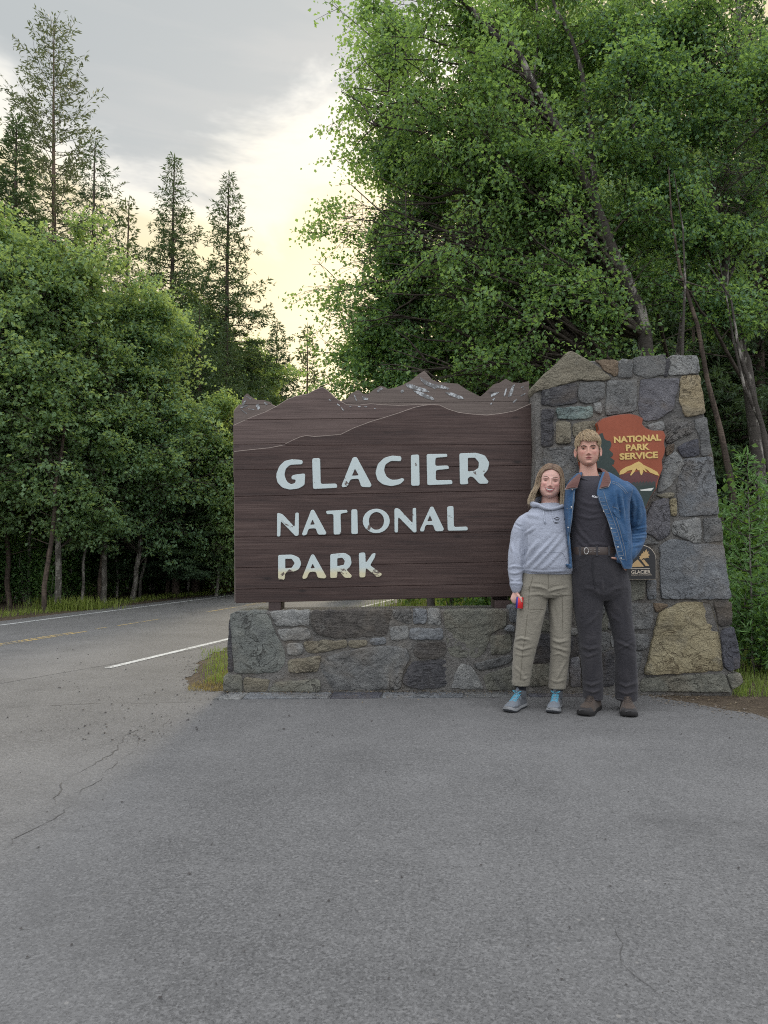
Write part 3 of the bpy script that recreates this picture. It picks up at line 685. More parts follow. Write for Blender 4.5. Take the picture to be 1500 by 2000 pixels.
# ------------------------------------------------------------------ arrowhead emblem on the pillar
YA = YP-.075
arrow = empty('arrowhead_sign', P(1232, 900, YA+.03), 'red brown arrowhead shaped NATIONAL PARK SERVICE sign fixed to the stone pillar', 'sign')
ARW = [(497,500),(530,470),(585,455),(640,446),(690,442),(735,452),(770,470),(767,490),(764,505),(785,525),(808,536),(830,541),(862,540),(890,543),(903,575),(895,600),(893,620),(900,650),(895,680),(880,720),(885,765),(872,800),(860,830),(850,880),(815,930),(790,990),(755,1035),(722,1075),(692,1105),(655,1095),(600,1060),(520,980),(450,880),(410,780),(392,700),(390,640),(400,590),(450,570),(490,556),(508,540),(503,520)]
def m_arrow(name, col, rough=.5, fade=.25):
    def fn(t):
        p = pos(t); n = t.noise(p, 5, 5, .65); f = t.noise(p, 60, 4, .7)
        c = t.mix(t.math('MULTIPLY', t.map(n, .4, .7), fade), col, tuple(min(1, x*1.6+.02) for x in col))
        c = t.mix(t.math('MULTIPLY', t.map(f, .56, .7), .25), c, tuple(x*.5 for x in col))
        return bsdf(t, c, rough, f, .25, .003, 0, .35)
    return mat(name, fn)
M_AR = m_arrow('arrowhead_red_brown', (.225, .052, .022)); M_ARE = m_arrow('arrowhead_edge', (.10, .035, .022)); M_ARG = m_arrow('arrowhead_green', (.020, .034, .030))
M_ARY = m_arrow('arrowhead_yellow', (.50, .35, .12)); M_ARW = m_arrow('arrowhead_white', (.55, .56, .52)); M_ARD = m_arrow('arrowhead_maroon', (.095, .030, .030)); M_ARG2 = m_arrow('arrowhead_far_green', (.032, .036, .034))
xz = lambda pl, cv, Y: [(P(*cv([q])[0], Y).x, P(*cv([q])[0], Y).z) for q in pl]
bm = bmesh.new(); ngon_prism(bm, xz(round_poly(ARW, 6, 2), cr3, YA), YA, YA+.05, .005, 2, 0, 1); bm_part('arrowhead_board', bm, [M_AR, M_ARE], arrow)
def flat(name, pl, m, parent, Y, lift, cv=cr3, th=.0015):
    put(curve_mesh([xz(pl, cv, Y)], th), name, m, parent, Vector((0, Y-lift, 0)), Vector((1, 0, 0)), Vector((0, 0, 1)))
flat('painted_foothill', [(630,806),(690,790),(740,782),(800,792),(858,812),(845,850),(838,880),(640,880),(600,850)], M_ARD, arrow, YA, .0005)
flat('painted_forest', [(700,850),(718,842),(722,852),(735,840),(740,852),(752,838),(758,850),(770,838),(776,850),(790,836),(795,850),(810,838),(815,850),(830,838),(840,846),(838,868),(640,882)], M_ARG2, arrow, YA, .001)
flat('painted_meadow', [(735,866),(840,864),(842,880),(810,930),(785,988),(750,1030),(718,1070),(692,1098),(655,1088),(605,1050),(525,975),(600,900)], M_ARG, arrow, YA, .0017)
flat('painted_lake', [(748,890),(830,878),(815,896),(755,896)], M_ARW, arrow, YA, .0025)
flat('painted_tree', [(512,562),(530,558),(540,590),(552,600),(575,605),(582,622),(575,645),(568,655),(592,678),(588,692),(575,700),(600,718),(596,738),(582,746),(606,768),(628,800),(632,828),(660,850),(600,905),(525,970),(465,890),(430,800),(500,760),(490,700),(505,640)], M_ARG, arrow, YA, .0022)
flat('painted_peak', [(628,803),(632,780),(648,768),(668,756),(700,745),(720,733),(742,724),(756,732),(770,745),(795,756),(815,765),(850,785),(862,808),(842,803),(828,797),(806,788),(800,780),(775,763),(790,785),(782,786),(765,770),(768,782),(762,800),(755,805),(748,790),(745,772),(738,777),(728,765),(720,778),(712,790),(698,806),(690,805),(700,785),(704,772),(680,778),(655,795)], M_ARY, arrow, YA, .0028)
for body, a, b, h in (('NATIONAL', (597, 614), (873, 600), 36), ('PARK', (667, 661), (806, 654), 36), ('SERVICE', (630, 713), (855, 702), 37)):
    pa, pb = P(*cr3([a])[0], YA), P(*cr3([b])[0], YA)
    hh = h/3*YA/F_PX; me = text_mesh(body, hh, .001, .0026, (pb-pa).length)
    ux = (pb-pa).normalized(); put(me, 'lettering', M_ARY, arrow, pa-Vector((0, .0036, 0)), ux, Vector((-ux.z, 0, ux.x)))
# ------------------------------------------------------------------ small dark plaque
YQ = YP-.055
plq = empty('plaque', P(1245, 1130, YQ), 'small black arch-topped plaque with gold GLACIER lettering, mountain and maple leaf', 'plaque')
M_BLK = plain('plaque_black', (.012, .012, .014), .35, 0, .5); M_GOLD = plain('plaque_gold', (.46, .31, .15), .4, .3, .5); M_RIM = plain('plaque_rim', (.50, .44, .36), .45, .3)
def arch(x0, x1, yb, ys, ya, n=18):
    cx = (x0+x1)/2; r = (x1-x0)/2
    return [(x0, yb), (x0, ys)] + [(cx-r*math.cos(math.pi*i/n), ys-(ys-ya)*math.sin(math.pi*i/n)) for i in range(1, n)] + [(x1, ys), (x1, yb)]
bm = bmesh.new(); ngon_prism(bm, xz(arch(662, 845, 1416, 1300, 1212), cr3, YQ), YQ, YQ+.03, .002); bm_part('plaque_rim', bm, M_RIM, plq)
flat('plaque_field', arch(665.5, 841.5, 1412.5, 1300, 1216), M_BLK, plq, YQ, .002, th=.002)
LEAF = [(755,1303),(751,1296),(742,1297),(748,1288),(744,1280),(754,1276),(757,1264),(765,1262),(768,1250),(776,1254),(785,1236),(789,1254),(800,1250),(794,1262),(806,1272),(797,1278),(801,1288),(788,1288),(778,1292),(766,1290),(761,1296)]
flat('gold_leaf', LEAF, M_GOLD, plq, YQ, .005); flat('gold_peak', [(683,1343),(735,1298),(772,1340)], M_GOLD, plq, YQ, .005)
flat('gold_stripe', [(757,1304),(770,1297),(803,1335),(782,1337)], M_GOLD, plq, YQ, .005); flat('gold_line', [(686,1350),(806,1350),(806,1353.5),(686,1353.5)], M_RIM, plq, YQ, .005)
for body, a, b, h, bo in (('GLACIER', (697, 1382), (810, 1380), 21, .0008), ('INTERNATIONAL PEACE PARK', (697, 1393), (817, 1391), 6.5, .0)):
    pa, pb = P(*cr3([a])[0], YQ), P(*cr3([b])[0], YQ)
    me = text_mesh(body, h/3*YQ/F_PX, .001, bo, (pb-pa).length); ux = (pb-pa).normalized()
    put(me, 'lettering', M_RIM, plq, pa-Vector((0, .006, 0)), ux, Vector((-ux.z, 0, ux.x)))
# ------------------------------------------------------------------ vegetation
def m_leaf(name, dark, mid, light, trans, tr_w=.45, rough=.5):
    def fn(t):
        r = t.n('ShaderNodeAttribute', attribute_name='rnd').outputs['Fac']
        c = t.ramp(r, [(0.0, dark), (.5, mid), (1.0, light)])
        oi = t.n('ShaderNodeObjectInfo').outputs['Random']                  # every tree its own green
        c = t.mix(1.0, c, t.mix(oi, (.84, .90, .98), (1.22, 1.12, .88)), 'MULTIPLY')
        a = t.n('ShaderNodeBsdfPrincipled', {'Base Color': c, 'Roughness': rough, 'Specular IOR Level': .35})
        b = t.n('ShaderNodeBsdfTranslucent', {'Color': t.mix(r, trans, tuple(x*1.25 for x in trans))})
        return t.n('ShaderNodeMixShader', {0: tr_w, 1: a.outputs[0], 2: b.outputs[0]}).outputs[0]
    return mat(name, fn)
def m_bark(name, base, patch, amount, dark, vs=(9, 9, 3.0)):
    def fn(t):
        p = t.n('ShaderNodeTexCoord').outputs['Object']
        n = t.noise(t.mapping(p, vs), 1.0, 6, .7, .5); f = t.noise(t.mapping(p, (3, 3, 16)), 4.0, 5, .75); l = t.noise(t.mapping(p, (2.2, 2.2, 20)), 2.4, 4, .7)
        c = t.mix(t.map(n, amount, amount+.07), base, patch)
        c = t.mix(t.math('MULTIPLY', t.map(l, .58, .66), .8), c, dark)
        c = t.mix(t.math('MULTIPLY', t.map(f, .4, .7), .45), c, dark)
        return bsdf(t, c, .9, t.math('ADD', f, n), .7, .02, 0, .15)
    return mat(name, fn)
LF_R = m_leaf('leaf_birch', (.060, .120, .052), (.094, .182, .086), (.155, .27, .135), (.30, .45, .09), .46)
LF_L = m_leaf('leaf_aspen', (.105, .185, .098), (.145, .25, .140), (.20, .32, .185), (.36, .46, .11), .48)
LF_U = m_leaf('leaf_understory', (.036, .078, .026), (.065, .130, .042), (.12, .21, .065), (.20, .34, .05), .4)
ND_F = m_leaf('needles_fir', (.032, .060, .034), (.052, .095, .050), (.085, .14, .068), (.10, .15, .04), .25)
ND_L = m_leaf('needles_larch', (.035, .052, .03), (.055, .080, .045), (.085, .115, .062), (.16, .19, .07), .3)
ND_S = m_leaf('needles_sapling', (.06, .13, .05), (.10, .20, .075), (.16, .29, .11), (.16, .30, .07), .3)
BK_B = m_bark('bark_birch', (.07, .062, .055), (.31, .29, .26), .54, (.022, .02, .018))
BK_A = m_bark('bark_aspen', (.10, .092, .080), (.27, .255, .225), .48, (.03, .027, .024))
BK_D = m_bark('bark_conifer', (.07, .055, .046), (.13, .10, .08), .5, (.02, .016, .014))
BK_T = m_bark('bark_twig', (.060, .050, .042), (.10, .086, .072), .52, (.022, .018, .015))
BK_L = m_bark('bark_larch', (.11, .075, .055), (.19, .135, .10), .46, (.035, .025, .02))

class Geo:
    def __init__(s): s.V = []; s.F = []; s.n = 0
    def tube(s, pts, rads, k=5):
        pts = np.asarray(pts, dtype=float); n = len(pts)
        d = np.gradient(pts, axis=0); d /= np.linalg.norm(d, axis=1, keepdims=True)+1e-9
        ref = np.array([0.31, .95, .05]) if abs(d[0][2]) > .6 else np.array([0., 0., 1.])
        u = np.cross(d, ref); u /= np.linalg.norm(u, axis=1, keepdims=True)+1e-9; v = np.cross(d, u)
        a = np.arange(k)*2*np.pi/k
        ring = pts[:, None] + (u[:, None]*np.cos(a)[None, :, None] + v[:, None]*np.sin(a)[None, :, None])*np.asarray(rads)[:, None, None]
        b = s.n; i = np.arange(n-1)[:, None]*k; j = np.arange(k)[None]; j2 = (j+1) % k
        f = np.stack([b+i+j, b+i+j2, b+i+k+j2, b+i+k+j], -1).reshape(-1, 4)
        s.V.append(ring.reshape(-1, 3)); s.F.append(f); s.n += n*k
    def arrays(s): return np.concatenate(s.V), np.concatenate(s.F)
def leaves(C, D, Nn, size, width=.42, rnd=None, fold=.18):
    """one folded rhombic leaf per row"""
    D = D/(np.linalg.norm(D, axis=1, keepdims=True)+1e-9)
    S = np.cross(D, Nn); S /= np.linalg.norm(S, axis=1, keepdims=True)+1e-9
    U = np.cross(S, D); sz = size[:, None]
    m = C + D*sz*.45
    V = np.stack([C, m+S*sz*width+U*sz*fold, C+D*sz, m-S*sz*width+U*sz*fold], 1).reshape(-1, 3)
    n = len(C); b = np.arange(n)[:, None]*4
    F = np.concatenate([b+np.array([[0, 1, 2]]), b+np.array([[0, 2, 3]])], 1).reshape(-1, 3)
    return V, F, np.repeat(rnd, 4)
def unit(a): return a/(np.linalg.norm(a, axis=-1, keepdims=True)+1e-9)
def broadleaf(trunks, ells, n_limb, n_sec, n_twig, n_leaf, lsize, seed, droop=.35, gap=0.0, flat=.45, drop_side=None, twig=.34, limb_r=.42, gscale=3.4):
    """trunks: list of (points, r0, r1); ells: list of (centre, radii). returns wood arrays, leaf arrays"""
    rs = np.random.RandomState(seed); w = Geo(); tw = []
    TP = []; TR = []
    for pts, r0, r1 in trunks:
        pts = np.array(pts, float); n = 26; tt = np.linspace(0, len(pts)-1, n); i0 = np.clip(tt.astype(int), 0, len(pts)-2); fr = (tt-i0)[:, None]
        # Catmull-Rom
        p = lambda k: pts[np.clip(i0+k, 0, len(pts)-1)]
        q = .5*(2*p(0)+(p(1)-p(-1))*fr+(2*p(-1)-5*p(0)+4*p(1)-p(2))*fr**2+(-p(-1)+3*p(0)-3*p(1)+p(2))*fr**3)
        q += rs.normal(size=q.shape)*np.array([.018, .018, 0])*min(1, r0*8)
        r = r0+(r1-r0)*np.linspace(0, 1, n)**.85; r[0] *= 1.25
        w.tube(q, r, 9); TP.append(q); TR.append(r)
    AP = np.concatenate(TP); AR = np.concatenate(TR); nt = sum(len(f) for f in w.F)
    C, D, N, R = [], [], [], []
    wgt = np.array([np.prod(e[1])**.75 for e in ells]); wgt /= wgt.sum()
    for i in range(n_limb):
        e = ells[rs.choice(len(ells), p=wgt)]
        v = rs.normal(size=3); v /= np.linalg.norm(v); end = np.array(e[0])+np.array(e[1])*v*rs.uniform(.25, 1)**.4
        hd = np.linalg.norm(AP[:, :2]-end[:2], axis=1)
        score = np.abs(AP[:, 2]-(end[2]-hd*rs.uniform(.25, .8)))+.35*hd+rs.uniform(0, .3, len(AP))
        k = int(np.argmin(score)); st = AP[k]; L = np.linalg.norm(end-st)
        if L < .2: continue
        m = 9; t = np.linspace(0, 1, m)[:, None]
        lift = np.array([0, 0, 1.0])*L*rs.uniform(.02, .2)
        path = st+(end-st)*t+lift*np.sin(t*np.pi)*(1-t*.4); path += rs.normal(size=(m, 3))*L*.02*t
        r0 = max(.006, AR[k]*limb_r*min(1, .45+L/4)); rr = r0*(1-t[:, 0]*.85)
        w.tube(path, rr, 5)
        ldir = (end-st)/L
        for j in range(n_sec):
            a = rs.uniform(.25, 1.0); pa = path[min(m-1, int(a*(m-1)))]
            d = ldir*.6+rs.normal(size=3)*np.array([.8, .8, flat]); d /= np.linalg.norm(d)
            l2 = min(.75, L*rs.uniform(.18, .42)*(1.25-a*.55)+.12)
            tt = np.linspace(0, 1, 5)[:, None]; s2 = pa+d*l2*tt-np.array([0, 0, 1.])*l2*droop*.35*tt**2+rs.normal(size=(5, 3))*l2*.03*tt
            w.tube(s2, np.linspace(max(.004, r0*.35), .003, 5), 4)
            clump = rs.uniform(-.22, .22)
            for q in range(n_twig):
                b = rs.uniform(.12, 1.0); pb = s2[min(4, int(b*4.99))]+(s2[-1]-s2[0])*rs.uniform(-.08, .08)
                d2 = d*.5+rs.normal(size=3)*np.array([.9, .9, flat*.8]); d2 /= np.linalg.norm(d2)
                l3 = twig*rs.uniform(.5, 1.25)
                if rs.rand() < .5: tw.append((pb, pb+d2*l3*.9-np.array([0, 0, l3*droop*.5])))
                n = n_leaf; u = rs.uniform(.05, 1.05, n)[:, None]
                c = pb+d2*l3*u-np.array([0, 0, 1.])*l3*droop*.6*u**2+rs.normal(size=(n, 3))*twig*np.array([.17, .17, .10])
                C.append(c); dd = d2*.35+rs.normal(size=(n, 3))*.75-np.array([0, 0, droop*1.1]); D.append(dd)
                N.append(np.array([0, 0, 1.])+rs.normal(size=(n, 3))*.65); R.append(np.clip(.5+clump+rs.normal(size=n)*.17, 0, 1))
    for a, b in tw:
        w.tube(np.stack([a, (a+b)/2+rs.normal(size=3)*.01, b]), [.004, .003, .0015], 3)
    C = np.concatenate(C); D = np.concatenate(D); N = np.concatenate(N); R = np.concatenate(R)
    if gap > 0:                                                    # airy holes through the crown
        g = snoise(C, gscale, seed+9, 2); k = g > np.quantile(g, gap); C, D, N, R = C[k], D[k], N[k], R[k]
    sz = lsize*rs.uniform(.65, 1.25, len(C))
    LV = leaves(C, D, N, sz, .40, R)
    return (*w.arrays(), nt), LV
def conifer(H, R, n_br, z0, seed, card=.11, dens=1.0, up=0.0, lean=0.0, power=.85, trunk_r=None, irregular=.25, per=6, width=.22, sidelen=.36):
    rs = np.random.RandomState(seed); w = Geo(); C, D, N, Rn, Sz = [], [], [], [], []
    n = 14; zz = np.linspace(0, H, n); tr = trunk_r or H*.014
    tp = np.stack([lean*zz/H*H*.02+np.sin(zz*.5+seed)*.02, np.cos(zz*.4)*.02, zz], 1); w.tube(tp, tr*(1-zz/H*.93), 7); nt = sum(len(f) for f in w.F)
    for i in range(n_br):
        f = (i+rs.uniform(0, 1))/n_br; z = z0+(H-z0)*f**.92; az = i*2.39996+rs.uniform(-.5, .5)
        L = R*((1-(z-z0)/(H-z0+.02))**power)*rs.uniform(1-irregular*1.6, 1+irregular)+H*.008
        if L < .03: continue
        d = np.array([math.cos(az), math.sin(az), 0]); frac = z/H
        t = np.linspace(0, 1, 7)[:, None]
        slope = (-.35+.75*frac**2)+up
        path = np.array([np.interp(z, zz, tp[:, 0]), np.interp(z, zz, tp[:, 1]), z])+d*L*t+np.array([0, 0, 1.])*L*(slope*t+(.22+up*.3)*t**2.2)+rs.normal(size=(7, 3))*L*.02*t
        w.tube(path, np.linspace(max(.006, tr*.22*(1-frac)+.004), .003, 7), 4)
        side = np.array([-d[1], d[0], 0]); ns = max(3, int(L/.11*dens)); cl = rs.uniform(-.2, .2)
        for s in range(ns):
            a = rs.uniform(.12, 1.0)**.8; pa = path[0]+(path[-1]-path[0])*a; k = min(6, int(a*6)); pa[2] = path[k][2]+(path[min(6, k+1)][2]-path[k][2])*(a*6-k)
            sg = 1 if s % 2 else -1; l2 = L*sidelen*(1.1-a*.75)*rs.uniform(.5, 1.2)+card*.6
            dd = d*.75+side*sg*rs.uniform(.5, 1.0)+np.array([0, 0, rs.uniform(-.22, .12)+up*.4]); dd /= np.linalg.norm(dd)
            m = max(2, int(per*l2/.4)+1); u = rs.uniform(0, 1, m)[:, None]
            c = pa+dd*l2*u+rs.normal(size=(m, 3))*card*.13-np.array([0, 0, .12])*l2*u**2
            C.append(c); D.append(dd*.9+rs.normal(size=(m, 3))*.55+np.array([0, 0, up*.5])); N.append(np.array([0, 0, 1.])+rs.normal(size=(m, 3))*.5)
            Rn.append(np.clip(.42+cl+rs.normal(size=m)*.18+.18*u[:, 0], 0, 1)); Sz.append(card*rs.uniform(.6, 1.3, m))
    # leader
    C.append(np.array([[0, 0, H-.02]])+tp[-1:]*np.array([[1, 1, 0]])); D.append(np.array([[0, 0, 1.]])); N.append(np.array([[1., 0, 0]])); Rn.append(np.array([.6])); Sz.append(np.array([card*1.6]))
    C, D, N, Rn, Sz = map(np.concatenate, (C, D, N, Rn, Sz))
    return (*w.arrays(), nt), leaves(C, D, N, Sz, width, Rn, .08)
def tree(name, origin, arrs, bark, leaf, label, cat='tree', group=None, crown='crown', trunk='trunk'):
    """wood and crown given relative to the tree's foot"""
    (WV, WF, *nt), (LV, LF, LR) = arrs; nt = nt[0] if nt else len(WF)
    o = empty(name, origin, label, cat, group); off = np.array(origin)
    part(trunk, WV+off, WF, [bark, BK_T], o, smooth=True, matidx=(np.arange(len(WF)) >= nt).astype(int))
    c = part(crown, LV+off, LF, leaf, o, attrs={'rnd': ('POINT', 'FLOAT', LR)}); c['kind'] = 'stuff'
    return o
def copy_tree(src, loc, rz, s, label, group=None, name=None, sz=None):
    r = src.copy(); COL.objects.link(r); r.location = loc; r.rotation_euler = (0, 0, rz); r.scale = (s, s, sz or s)
    r['label'] = label
    if 'group' in r: del r['group']
    if group: r['group'] = group
    for ch in src.children:
        c = ch.copy(); COL.objects.link(c); c.parent = r
    return r
def pxY(px, py, Y, base): p = P(px, py, Y); return (p.x-base[0], Y-base[1], p.z-base[2])

# ---- right: the big leaning birch behind the sign, traced trunk by trunk
YB = 8.6
fb = P(1275, 700, YB); B0 = (fb.x+.05, YB, 0.0)
def tr_pts(lst, Y0, Y1, base, foot=None):
    out = [foot] if foot else []
    for i, (x, y) in enumerate(lst): out.append(pxY(x, y, Y0+(Y1-Y0)*i/(len(lst)-1), base))
    return out
def EL(px, py, Y, rx, ry, rz, base):        # crown lobe given where it is seen
    Y += .30
    return (pxY(px, py, Y, base), (rx*Y/F_PX, ry, rz*Y/F_PX))
T1 = tr_pts([(1262, 683), (1225, 560), (1186, 463), (1149, 370), (1092, 263), (1024, 125), (960, 60), (873, -30), (830, -150)], YB, YB-.5, B0, (0.05, 0, 0))
T2 = tr_pts([(1165, 400), (1155, 300), (1149, 219), (1124, 94), (1080, 0), (1060, -140)], YB-.1, YB+.3, B0)
T3 = tr_pts([(1192, 480), (1120, 400), (1070, 330), (1040, 210), (1050, 60), (1040, -120)], YB-.05, YB+.6, B0)
els = [EL(860, 140, YB-.4, 170, .9, 150, B0), EL(960, 330, YB-.3, 160, .8, 120, B0), EL(840, 380, YB-.3, 150, .9, 130, B0), EL(1090, 60, YB+.5, 200, .9, 140, B0),
       EL(930, 520, YB-.6, 190, .9, 110, B0), EL(1000, 650, YB-.2, 170, .8, 75, B0), EL(1250, 400, YB+.5, 120, .6, 120, B0), EL(760, 90, YB-.2, 90, .7, 120, B0), EL(780, 540, YB+.2, 120, .8, 120, B0), EL(900, 690, YB-.2, 150, .7, 60, B0), EL(1180, 560, YB+.7, 120, .6, 100, B0), EL(700, 160, YB-.1, 50, .5, 110, B0)]
big = tree('birch_tree', B0, broadleaf([(T1, .105, .02), (T2, .05, .012), (T3, .042, .010)], els, 180, 6, 6, 15, .053, 3, .4, .18), BK_B, LF_R, 'tall birch with a pale trunk leaning left behind the stone pillar')
# second birch, right edge
YB2 = 8.9; B1 = (P(1470, 760, YB2).x+.1, YB2, 0)
U1 = tr_pts([(1462, 760), (1443, 664), (1418, 560), (1417, 438), (1425, 280), (1437, 125), (1440, 0), (1450, -120)], YB2, YB2, B1, (.12, 0, 0))
U2 = tr_pts([(1418, 470), (1385, 380), (1300, 330), (1240, 250), (1225, 120)], YB2, YB2-.6, B1)
U3 = tr_pts([(1440, 650), (1405, 590), (1470, 420), (1500, 200), (1520, 0)], YB2, YB2+.5, B1)
els = [EL(1400, 120, YB2-.5, 150, .9, 150, B1), EL(1270, 230, YB2-.6, 130, .8, 140, B1), EL(1420, 380, YB2-.8, 140, .8, 110, B1), EL(1560, 200, YB2, 140, .9, 200, B1), EL(1300, 480, YB2-.7, 120, .7, 90, B1), EL(1480, 520, YB2-.5, 130, .8, 80, B1), EL(1240, 40, YB2-.3, 130, .8, 120, B1), EL(1390, 610, YB2-.3, 100, .6, 50, B1)]
tree('birch_tree', B1, broadleaf([(U1, .085, .02), (U2, .04, .01), (U3, .05, .012)], els, 125, 6, 6, 15, .054, 7, .35, .20), BK_B, LF_R, 'birch with a forked dark and white trunk at the right edge of the forest')
# left part of the right-hand mass: slender birch right behind the sign's highest peak
YB3 = 9.6; B2 = (P(838, 700, YB3).x, YB3, 0)
V1 = tr_pts([(837, 720), (834, 620), (826, 480), (815, 330), (800, 180), (790, 40)], YB3, YB3, B2, (0.02, 0, 0))
els = [EL(740, 560, YB3, 130, .8, 90, B2), EL(690, 640, YB3+.1, 90, .7, 70, B2), EL(770, 380, YB3, 110, .8, 120, B2), EL(720, 210, YB3, 62, .6, 130, B2), EL(850, 660, YB3-.2, 150, .7, 60, B2), EL(745, 70, YB3+.1, 60, .6, 100, B2), EL(690, 470, YB3+.2, 50, .5, 80, B2), EL(640, 585, YB3+.1, 55, .5, 35, B2), EL(660, 720, YB3+.3, 90, .6, 45, B2), EL(780, 720, YB3, 110, .6, 45, B2)]
slim = tree('birch_tree', B2, broadleaf([(V1, .05, .012)], els, 125, 6, 6, 14, .055, 12, .4, .14), BK_B, LF_R, 'slender white-stemmed birch standing right behind the highest peak of the sign')
# dark stem left of the pillar's boulder
YB4 = 10.4; B3 = (P(1061, 700, YB4).x, YB4, 0)
tree('larch_tree', B3, conifer(9.5, 1.5, 130, 3.4, 21, .16, .8, -.05, 0, .7, .15), BK_D, ND_F, 'dark straight conifer trunk standing just left of the pillar top')

# ---- prototypes on the left and behind
def proto_broad(seed, H, sp, nl, lsize, base=.28, tr=.07, lean=0.0, gap=.24, droop=.35):
    rs = random.Random(seed)
    tp = [(0, 0, 0), (lean*.3+.05, 0, H*.25), (lean*.6-.05, .03, H*.5), (lean, 0, H*.75), (lean*1.2, 0, H*.95)]
    els = []
    for k in range(22):
        h = base+(1-base)*(k+.5)/22; rr = sp*max(.18, (1.08-abs(h-.50)*1.25))*rs.uniform(.75, 1.1); a = k*2.4
        els.append(((lean*h+math.cos(a)*rr*.45, math.sin(a)*rr*.45, H*h), (rr*.62, rr*.62, H*(1-base)/22*2.2)))
    return broadleaf([(tp, tr, .012)], els, nl, 6, 5, 12, lsize, seed, droop, gap, gscale=4.6)
PR_A = proto_broad(31, 6.9, 2.0, 185, .076, .24, .062, -.3, .22)
PR_B = proto_broad(32, 6.2, 1.9, 165, .076, .20, .055, .35, .22)
PR_C = proto_broad(33, 4.6, 1.4, 125, .072, .10, .04, .1, .2)
lf = [0]
def at(px, Y, z=0.0): return (P(px, 1000, Y).x, Y, z)
ta = tree('aspen_tree', at(118, 12.6), PR_A, BK_A, LF_L, 'leafy aspen with a pale slanting double stem at the left road verge')
tb = tree('aspen_tree', at(262, 14.4), PR_B, BK_A, LF_L, 'aspen whose crown hangs over the road in the middle of the left forest edge')
tc = tree('young_aspen_tree', at(425, 15.6), PR_C, BK_A, LF_L, 'young bushy light green aspen close to the left edge of the sign')
G1 = 'leafy trees along the far road verge'
for px, Y, s, rz, src, lb in ((-40, 12.2, 1.06, 2.0, ta, 'tall aspen cut by the left edge of the picture'), (205, 13.6, .93, 4.1, ta, 'full aspen between the slanting double stem and the middle of the left verge'),
                       (40, 14.8, 1.08, 1.1, tb, 'aspen behind the grass clump at the far left'), (350, 18.5, .80, 3.3, tb, 'aspen behind the overhanging crown left of the two pointed spruces'),
                       (460, 19.5, .95, 5.0, tc, 'low leafy tree hidden partly by the sign left edge'), (255, 18.5, 1.0, .4, ta, 'aspen deeper in the left forest below the thin spruce'),
                       (560, 29, 1.5, 2.2, tc, 'small leafy tree over the left peaks of the sign'), (420, 21, 1.1, 3.9, tb, 'leafy tree below the right one of the two pointed spruces'),
                       (505, 25, 1.75, 1.0, tc, 'light green leafy tree between the right pointed spruce and the small distant spruce'), (395, 23, 1.3, 2.6, ta, 'leafy tree whose top shows between the two pointed spruces'),
                       (470, 27, 1.25, 5.5, ta, 'leafy tree far back below the right pointed spruce'), (150, 16.5, 1.05, 2.9, tb, 'leafy tree behind the slanting double stem'), (290, 20, 1.25, .9, ta, 'leafy tree below the left pointed spruce'), (85, 18, 1.2, 3.6, tb, 'leafy tree below the bare trunk of the tall larch'),
                       (-190, 11.8, 1.0, 2.4, tb, 'roadside aspen just outside the left edge of the picture'), (-330, 11.4, 1.05, .3, ta, 'roadside aspen farther outside the left edge of the picture'), (-260, 14.5, 1.15, 4.4, tb, 'aspen in the second row outside the left edge of the picture')):
    copy_tree(src, at(px, Y), rz, s, lb, G1)
# conifers rising over the left forest
def con_at(px, ytop, Y, Rpx, **k):
    H = P(px, ytop, Y).z; return at(px, Y), conifer(H, Rpx*Y/F_PX, **k)
o, a_ = con_at(108, 42, 23, 112, n_br=200, z0=6.6, seed=41, card=.16, dens=1.5, up=.24, lean=-1.1, power=.42, trunk_r=.17, irregular=.45, per=5, width=.14, sidelen=.26)
tree('larch_tree', o, a_, BK_L, ND_L, 'very tall thin larch with upturned sparse branches, the tallest tree on the left')
o, a_ = con_at(172, 282, 22, 84, n_br=200, z0=3, seed=42, card=.14, dens=1.3, power=.6, irregular=.5, per=10, width=.12); tree('spruce_tree', o, a_, BK_D, ND_F, 'narrow ragged spruce just right of the tall larch')
o, a_ = con_at(331, 308, 23, 180, n_br=390, z0=1.2, seed=43, power=1.05, card=.14, dens=1.4, per=10, width=.13, irregular=.4); sp1 = tree('spruce_tree', o, a_, BK_D, ND_F, 'left one of the two pointed spruces against the bright sky')
o, a_ = con_at(440, 342, 22, 195, n_br=310, z0=1.2, seed=44, power=1.05, card=.145, dens=1.3, per=10, irregular=.5, width=.13); sp2 = tree('spruce_tree', o, a_, BK_D, ND_F, 'right one of the two pointed spruces against the bright sky')
o, a_ = con_at(240, 392, 25, 78, n_br=150, z0=2, seed=45, card=.17, dens=1.1, up=.1, irregular=.45, per=6); sp3 = tree('larch_tree', o, a_, BK_L, ND_L, 'small feathery larch between the ragged spruce and the pointed spruces')
o, a_ = con_at(538, 632, 30, 85, n_br=220, z0=.4, seed=46, card=.18, dens=1.4, per=11, width=.15); sp4 = tree('spruce_tree', o, a_, BK_D, ND_F, 'small distant spruce above the left end of the sign')
o, a_ = con_at(598, 640, 34, 70, n_br=160, z0=.4, seed=47, card=.22, dens=1.1, per=6, irregular=.4); sp5 = tree('larch_tree', o, a_, BK_L, ND_L, 'tiny pale larch in the gap between the left forest and the birches')
YB6 = 17.0
o, a_ = con_at(14, 235, YB6, 120, n_br=300, z0=2.0, seed=48, card=.15, dens=1.4, per=15, width=.14); tree('spruce_tree', o, a_, BK_D, ND_F, 'dense dark spruce at the left edge below the tall larch')
GM = 'young conifers among the leafy trees on the left'
